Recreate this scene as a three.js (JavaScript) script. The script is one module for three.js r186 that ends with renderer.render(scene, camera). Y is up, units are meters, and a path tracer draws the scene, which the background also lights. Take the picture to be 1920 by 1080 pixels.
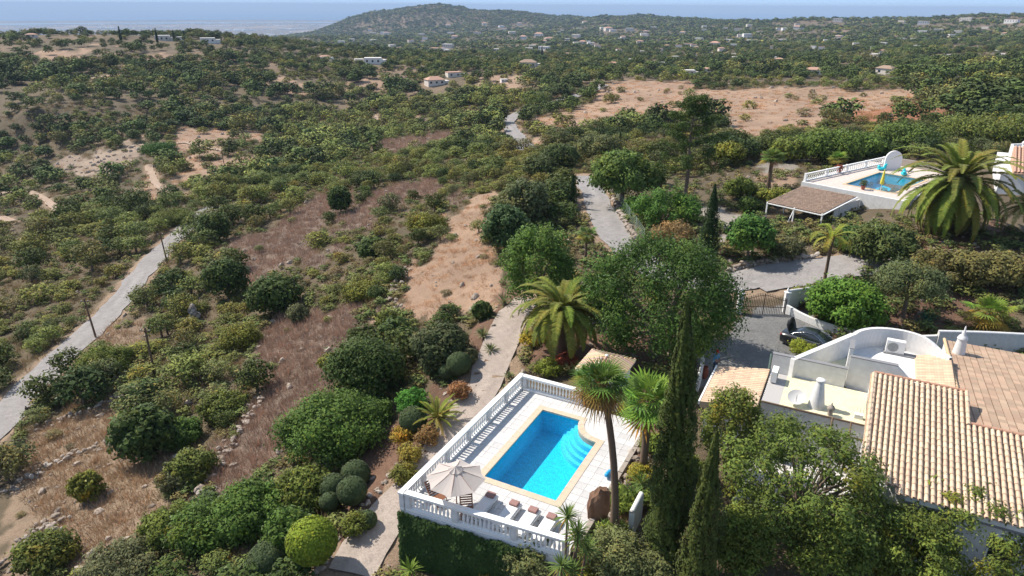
import * as THREE from 'three';
import { mergeGeometries } from 'three/addons/utils/BufferGeometryUtils.js';
import { ImprovedNoise } from 'three/addons/math/ImprovedNoise.js';
import { MarchingCubes } from 'three/addons/objects/MarchingCubes.js';
import { RoundedBoxGeometry } from 'three/addons/geometries/RoundedBoxGeometry.js';

// ---------- camera, sky, sun, haze, exposure ----------
const scene = new THREE.Scene();
const D2R = Math.PI / 180;
const camera = new THREE.PerspectiveCamera(45.59, 16 / 9, 0.5, 70000);
camera.position.set(0, 22, 0);
camera.rotation.order = 'YXZ';
camera.rotation.set(-22.41 * D2R, 0, 0.3 * D2R);

const sunDir = new THREE.Vector3(-0.889 * Math.cos(48 * D2R), Math.sin(48 * D2R), -0.458 * Math.cos(48 * D2R)).normalize();
{
  const w = 1024, h = 512, data = new Float32Array(w * h * 4);
  const stops = [[-90, .30, .30, .30], [-2, .36, .47, .62], [0, .38, .54, .76], [3, .34, .50, .74], [10, .30, .42, .60], [30, .235, .33, .49], [60, .17, .25, .40], [90, .15, .225, .37]];
  for (let j = 0; j < h; j++) {
    const el = ((j + .5) / h - .5) * 180;
    let k = 0; while (k < stops.length - 2 && el > stops[k + 1][0]) k++;
    const A = stops[k], B = stops[k + 1], t = Math.min(1, Math.max(0, (el - A[0]) / (B[0] - A[0])));
    for (let i = 0; i < w; i++) {
      const az = ((i + .5) / w - .5) * 2 * Math.PI, e = el * D2R;
      const d = Math.cos(e) * Math.cos(az) * sunDir.x + Math.sin(e) * sunDir.y + Math.cos(e) * Math.sin(az) * sunDir.z;
      const glow = el > -2 ? 0.22 * Math.pow(Math.max(0, d), 6) : 0;           // the bright air round the sun
      const o = (j * w + i) * 4;
      for (let c = 0; c < 3; c++) data[o + c] = A[c + 1] + (B[c + 1] - A[c + 1]) * t + glow * [1, .96, .9][c];
      data[o + 3] = 1;
    }
  }
  const sky = new THREE.DataTexture(data, w, h, THREE.RGBAFormat, THREE.FloatType);
  sky.mapping = THREE.EquirectangularReflectionMapping; sky.magFilter = sky.minFilter = THREE.LinearFilter; sky.needsUpdate = true;
  scene.background = sky; scene.environment = sky;
}
const sun = new THREE.DirectionalLight(new THREE.Color().setRGB(1, .93, .82), 5.0);
sun.position.copy(sunDir).multiplyScalar(260).add(new THREE.Vector3(0, 0, -70));
sun.target.position.set(0, 0, -70); sun.castShadow = true; sun.shadow.mapSize.set(4096, 4096); sun.shadow.bias = -0.0004;
Object.assign(sun.shadow.camera, { left: -130, right: 130, top: 110, bottom: -110, near: 20, far: 600 });
scene.add(sun, sun.target);
scene.fog = new THREE.FogExp2(0xbcd6f7, 0.000092);
const renderer = new THREE.WebGLRenderer({ antialias: true });
renderer.toneMapping = THREE.LinearToneMapping;
renderer.toneMappingExposure = 1.38;
renderer.shadowMap.enabled = true;

// ---------- helpers ----------
function mulberry(a) { return () => { a |= 0; a = a + 0x6D2B79F5 | 0; let t = Math.imul(a ^ a >>> 15, 1 | a); t = t + Math.imul(t ^ t >>> 7, 61 | t) ^ t; return ((t ^ t >>> 14) >>> 0) / 4294967296; }; }
const perlin = new ImprovedNoise();
const noise = (x, y, z = .5) => perlin.noise(x, y, z);
function fbm(x, y, o = 4) { let s = 0, a = .5, f = 1; for (let k = 0; k < o; k++) { s += a * noise(x * f, y * f, k * 7.3 + .37); a *= .5; f *= 2.03; } return s; }
const lerp = (a, b, t) => a + (b - a) * t, clamp = (x, a = 0, b = 1) => Math.min(b, Math.max(a, x));
const sstep = (a, b, x) => { const t = clamp((x - a) / (b - a)); return t * t * (3 - 2 * t); };
const V3 = (x, y, z) => new THREE.Vector3(x, y, z);
const taken = {};
function numbered(name) { const n = taken[name] = (taken[name] ?? -1) + 1; return n ? `${name}_${String(n).padStart(3, '0')}` : name; }
const lin = (r, g, b) => new THREE.Color().setRGB(r, g, b);

class GB {                                     // collects faces of ONE part
  constructor() { this.p = []; this.n = []; this.c = []; this.u = []; this.i = []; }
  v(x, y, z, nx, ny, nz, c, u = 0, w = 0) { this.p.push(x, y, z); this.n.push(nx, ny, nz); this.c.push(c[0], c[1], c[2]); this.u.push(u, w); return this.p.length / 3 - 1; }
  quad(a, b, c, d, col = W1, uv) {
    const ux = b[0] - a[0], uy = b[1] - a[1], uz = b[2] - a[2], vx = d[0] - a[0], vy = d[1] - a[1], vz = d[2] - a[2];
    let nx = uy * vz - uz * vy, ny = uz * vx - ux * vz, nz = ux * vy - uy * vx; const l = Math.hypot(nx, ny, nz) || 1; nx /= l; ny /= l; nz /= l;
    const q = uv || [[0, 0], [Math.hypot(ux, uy, uz), 0], [Math.hypot(ux, uy, uz), Math.hypot(vx, vy, vz)], [0, Math.hypot(vx, vy, vz)]];
    const k = [a, b, c, d].map((p, j) => this.v(p[0], p[1], p[2], nx, ny, nz, col, q[j][0], q[j][1]));
    this.i.push(k[0], k[1], k[2], k[0], k[2], k[3]); return this;
  }
  tri(a, b, c, col = W1) {
    const ux = b[0] - a[0], uy = b[1] - a[1], uz = b[2] - a[2], vx = c[0] - a[0], vy = c[1] - a[1], vz = c[2] - a[2];
    let nx = uy * vz - uz * vy, ny = uz * vx - ux * vz, nz = ux * vy - uy * vx; const l = Math.hypot(nx, ny, nz) || 1;
    const k = [a, b, c].map(p => this.v(p[0], p[1], p[2], nx / l, ny / l, nz / l, col, p[0], p[2])); this.i.push(...k); return this;
  }
  box(x0, x1, y0, y1, z0, z1, col = W1) {
    const A = [x0, y0, z0], B = [x1, y0, z0], C = [x1, y0, z1], D = [x0, y0, z1], E = [x0, y1, z0], F = [x1, y1, z0], G = [x1, y1, z1], Hh = [x0, y1, z1];
    this.quad(D, C, G, Hh, col); this.quad(B, A, E, F, col); this.quad(C, B, F, G, col); this.quad(A, D, Hh, E, col); this.quad(Hh, G, F, E, col); this.quad(A, B, C, D, col); return this;
  }
  prism(poly, y0, y1, col = W1, top = true) {     // poly: [[x,z]...] counter-clockwise seen from above or not; y0/y1 number or array per vertex
    const n = poly.length, Y0 = k => y0.length ? y0[k] : y0, Y1 = k => y1.length ? y1[k] : y1;
    for (let k = 0; k < n; k++) { const a = poly[k], b = poly[(k + 1) % n], j = (k + 1) % n; this.quad([a[0], Y0(k), a[1]], [b[0], Y0(j), b[1]], [b[0], Y1(j), b[1]], [a[0], Y1(k), a[1]], col); }
    if (top) { const tr = THREE.ShapeUtils.triangulateShape(poly.map(p => new THREE.Vector2(p[0], p[1])), []); for (const [a, b, c] of tr) this.tri([poly[c][0], Y1(c), poly[c][1]], [poly[b][0], Y1(b), poly[b][1]], [poly[a][0], Y1(a), poly[a][1]], col); }
    return this;
  }
  tube(pts, rad, seg = 6, col = W1, cap = true) {
    const n = pts.length; let last = null;
    for (let k = 0; k < n; k++) {
      const a = pts[Math.max(0, k - 1)], b = pts[Math.min(n - 1, k + 1)];
      let d = [b[0] - a[0], b[1] - a[1], b[2] - a[2]]; const l = Math.hypot(...d) || 1; d = d.map(x => x / l);
      let s = Math.abs(d[1]) > .9 ? [1, 0, 0] : [0, 1, 0];
      let e = [d[1] * s[2] - d[2] * s[1], d[2] * s[0] - d[0] * s[2], d[0] * s[1] - d[1] * s[0]]; const le = Math.hypot(...e); e = e.map(x => x / le);
      const f = [d[1] * e[2] - d[2] * e[1], d[2] * e[0] - d[0] * e[2], d[0] * e[1] - d[1] * e[0]], r = rad.length ? rad[k] : rad, row = [];
      for (let j = 0; j < seg; j++) { const t = j / seg * 2 * Math.PI, c = Math.cos(t), q = Math.sin(t), N = [e[0] * c + f[0] * q, e[1] * c + f[1] * q, e[2] * c + f[2] * q]; row.push(this.v(pts[k][0] + N[0] * r, pts[k][1] + N[1] * r, pts[k][2] + N[2] * r, ...N, col, j / seg, k)); }
      if (last) for (let j = 0; j < seg; j++) { const j2 = (j + 1) % seg; this.i.push(last[j], last[j2], row[j2], last[j], row[j2], row[j]); }
      if (cap && (k === 0 || k === n - 1)) for (let j = 1; j < seg - 1; j++) k === 0 ? this.i.push(row[0], row[j + 1], row[j]) : this.i.push(row[0], row[j], row[j + 1]);
      last = row;
    } return this;
  }
  lathe(prof, seg = 10, cx = 0, cz = 0, col = W1) {   // prof [[r,y]...] upward
    let last = null;
    prof.forEach(([r, y], k) => {
      const a = prof[Math.max(0, k - 1)], b = prof[Math.min(prof.length - 1, k + 1)]; let dr = b[0] - a[0], dy = b[1] - a[1]; const l = Math.hypot(dr, dy) || 1; dr /= l; dy /= l; const row = [];
      for (let j = 0; j < seg; j++) { const t = j / seg * 2 * Math.PI, c = Math.cos(t), s = Math.sin(t); row.push(this.v(cx + r * c, y, cz + r * s, c * dy, -dr, s * dy, col, j / seg, y)); }
      if (last) for (let j = 0; j < seg; j++) { const q = (j + 1) % seg; this.i.push(last[j], row[j], row[q], last[j], row[q], last[q]); }
      last = row;
    }); return this;
  }
  leaf(x, y, z, nx, ny, nz, ox, oy, oz, L, asp, col, R) {   // one leaf: a folded diamond facing n, shaded half-way to o
    const a = R() * 6.283, hx = Math.cos(a), hy = R() * 2 - 1, hz = Math.sin(a);
    let tx = hy * nz - hz * ny, ty = hz * nx - hx * nz, tz = hx * ny - hy * nx; let l = Math.hypot(tx, ty, tz) || 1; tx /= l; ty /= l; tz /= l;
    const bx = ny * tz - nz * ty, by = nz * tx - nx * tz, bz = nx * ty - ny * tx, w = L / asp;
    let sx = nx + ox, sy = ny + oy, sz = nz + oz; l = Math.hypot(sx, sy, sz) || 1; sx /= l; sy /= l; sz /= l;
    const k = this.p.length / 3, f = L * .12;
    this.p.push(x + tx * L, y + ty * L, z + tz * L, x + bx * w + nx * f, y + by * w + ny * f, z + bz * w + nz * f, x - tx * L, y - ty * L, z - tz * L, x - bx * w + nx * f, y - by * w + ny * f, z - bz * w + nz * f);
    for (let q = 0; q < 4; q++) { this.n.push(sx, sy, sz); this.c.push(col[0], col[1], col[2]); this.u.push(0, 0); }
    this.i.push(k, k + 1, k + 2, k, k + 2, k + 3);
  }
  geo() {
    const g = new THREE.BufferGeometry();
    g.setAttribute('position', new THREE.Float32BufferAttribute(this.p, 3)); g.setAttribute('normal', new THREE.Float32BufferAttribute(this.n, 3));
    g.setAttribute('color', new THREE.Float32BufferAttribute(this.c, 3)); g.setAttribute('uv', new THREE.Float32BufferAttribute(this.u, 2));
    g.setIndex(this.i); return g;
  }
}
const W1 = [1, 1, 1];
function mesh(name, geo, mat, parent) { const m = new THREE.Mesh(geo.geo ? geo.geo() : geo, mat); m.name = parent && parent !== scene ? name : numbered(name); m.castShadow = m.receiveShadow = true; (parent || scene).add(m); return m; }
function tag(o, label, category, group, kind) { if (label) o.userData.label = label; if (category) o.userData.category = category; if (group) o.userData.group = group; if (kind) o.userData.kind = kind; return o; }
function thing(name, label, category, [x, y, z] = [0, 0, 0], turn = 0, group) { const o = new THREE.Group(); o.name = numbered(name); o.position.set(x, y, z); o.rotation.y = turn; scene.add(o); return tag(o, label, category, group); }
function copy(src, name, label, group) { const c = src.clone(); c.name = numbered(name); c.userData = { ...src.userData }; if (label) c.userData.label = label; if (group) c.userData.group = group; scene.add(c); return c; }
function sub(name, parent) { const o = new THREE.Group(); o.name = name; parent.add(o); return o; }

// ---------- materials ----------
function noiseTex(size, f, srgb) {
  const d = new Uint8Array(size * size * 4);
  for (let j = 0; j < size; j++) for (let i = 0; i < size; i++) { const c = f(i / size, j / size, i, j), o = (j * size + i) * 4; for (let k = 0; k < 3; k++) d[o + k] = clamp(c[k] ?? c[0], 0, 1) * 255; d[o + 3] = 255; }
  const t = new THREE.DataTexture(d, size, size); t.wrapS = t.wrapT = THREE.RepeatWrapping; t.magFilter = THREE.LinearFilter; t.minFilter = THREE.LinearMipmapLinearFilter; t.generateMipmaps = true; if (srgb) t.colorSpace = THREE.SRGBColorSpace; t.needsUpdate = true; return t;
}
const tn = (u, v, f, s) => { // tileable noise by blending
  const a = noise(u * f, v * f, s), b = noise((u - 1) * f, v * f, s), c = noise(u * f, (v - 1) * f, s), d = noise((u - 1) * f, (v - 1) * f, s);
  return lerp(lerp(a, b, u), lerp(c, d, u), v);
};
const tr0 = mulberry(5);
const grit = noiseTex(512, (u, v) => { const n = .70 + .13 * tn(u, v, 7, 1.1) + .20 * tn(u, v, 31, 3.7) + .30 * tn(u, v, 97, 5.1) + .16 * (tr0() - .5); return [n, n * (.99 + .02 * tn(u, v, 5, 8)), n]; });
const blotch = noiseTex(256, (u, v) => { const n = .86 + .16 * tn(u, v, 4, 2.2) + .14 * tn(u, v, 13, 4.2) + .05 * (tr0() - .5); return [n, n, n]; });
const mosaic = noiseTex(512, (() => { const q = Array.from({ length: 32 * 32 }, () => .62 + .42 * tr0()); return (u, v, i, j) => { const g = i % 16 < 1 || j % 16 < 1, c = q[(i >> 4) + (j >> 4) * 32], m = g ? .8 : c; return [m, m * (.97 + .05 * c), m]; }; })());
const rep = (t, s) => { const c = t.clone(); c.repeat.set(s, s); c.needsUpdate = true; return c; };
const std = (r, g, b, rough = .8, o = {}) => new THREE.MeshStandardMaterial({ color: lin(r, g, b), roughness: rough, vertexColors: true, ...o });
const MAT = {
  ground: std(1, 1, 1, 1, { map: rep(grit, 1 / 7), bumpMap: rep(grit, 1 / 5), bumpScale: .16 }),
  asphalt: std(.37, .345, .33, .95, { map: rep(grit, 1 / 5), bumpMap: rep(grit, 1), bumpScale: .01 }),
  gravel: std(.52, .435, .37, 1, { map: rep(grit, 1 / 3.3), bumpMap: rep(grit, .7), bumpScale: .02 }),
  white: std(.78, .77, .76, .85, { map: rep(blotch, 1 / 3) }),
  whiteClean: std(.80, .80, .79, .7), marble: std(.68, .66, .65, .55, { map: rep(blotch, .9) }),
  stone: std(.46, .40, .34, .95, { map: rep(grit, 1) }), sandstone: std(.66, .49, .31, .8, { map: rep(blotch, 1) }),
  bark: std(.16, .12, .09, .95), palmbark: std(.20, .135, .09, .95, { map: rep(grit, 1) }), wood: std(.13, .085, .055, .8), redwood: std(.22, .085, .04, .6),
  iron: std(.05, .035, .03, .6, { metalness: .3 }), metal: std(.6, .6, .62, .35, { metalness: .8 }),
  poolTile: std(.006, .60, .88, .4, { map: rep(mosaic, .55) }), poolStep: std(.05, .62, .92, .4, { map: rep(mosaic, .55) }),
  water: new THREE.MeshPhysicalMaterial({ color: lin(.94, .99, 1), roughness: .03, transmission: 1, thickness: 0, ior: 1.33, bumpMap: rep(blotch, .5), bumpScale: .05 }),
  yellow: std(.80, .74, .50, .9, { map: rep(blotch, .6) }), grey: std(.22, .22, .23, .8), dark: std(.02, .02, .022, .5),
  terracotta: std(1, 1, 1, .85, { map: rep(blotch, 2) }), fabric: std(.62, .55, .52, .95), white2: std(.75, .73, .71, .95), brownfab: std(.30, .17, .15, .95),
  turq: std(.02, .55, .62, .35), yellowfab: std(.65, .6, .08, .9), blue: std(.01, .22, .6, .4),
  paint: new THREE.MeshPhysicalMaterial({ color: lin(.012, .012, .014), roughness: .35, clearcoat: 1, clearcoatRoughness: .06, metalness: .2 }),
  glass: new THREE.MeshPhysicalMaterial({ color: lin(.02, .025, .03), roughness: .05, clearcoat: 1 }), chrome: std(.8, .8, .82, .15, { metalness: 1 }), tyre: std(.02, .02, .02, .9),
  lampred: std(.4, .01, .01, .3), fence: std(.33, .42, .36, .6)
};
const leafMat = (r = 1, g = 1, b = 1, rough = .9, trans = .32) => new THREE.MeshPhysicalMaterial({ color: lin(r, g, b), vertexColors: true, roughness: rough, transmission: trans, thickness: 0, side: THREE.DoubleSide, specularIntensity: .35 });
const LEAF = leafMat(1.3, 1.3, .95, .9, .28), LEAFGLOSS = leafMat(1.3, 1.3, .95, .84, .25), LEAFDRY = leafMat(1.1, 1.05, 1, 1, .2);
const LEAFFAR = new THREE.MeshStandardMaterial({ color: lin(1.3, 1.3, .95), vertexColors: true, roughness: .95, side: THREE.DoubleSide });

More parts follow.
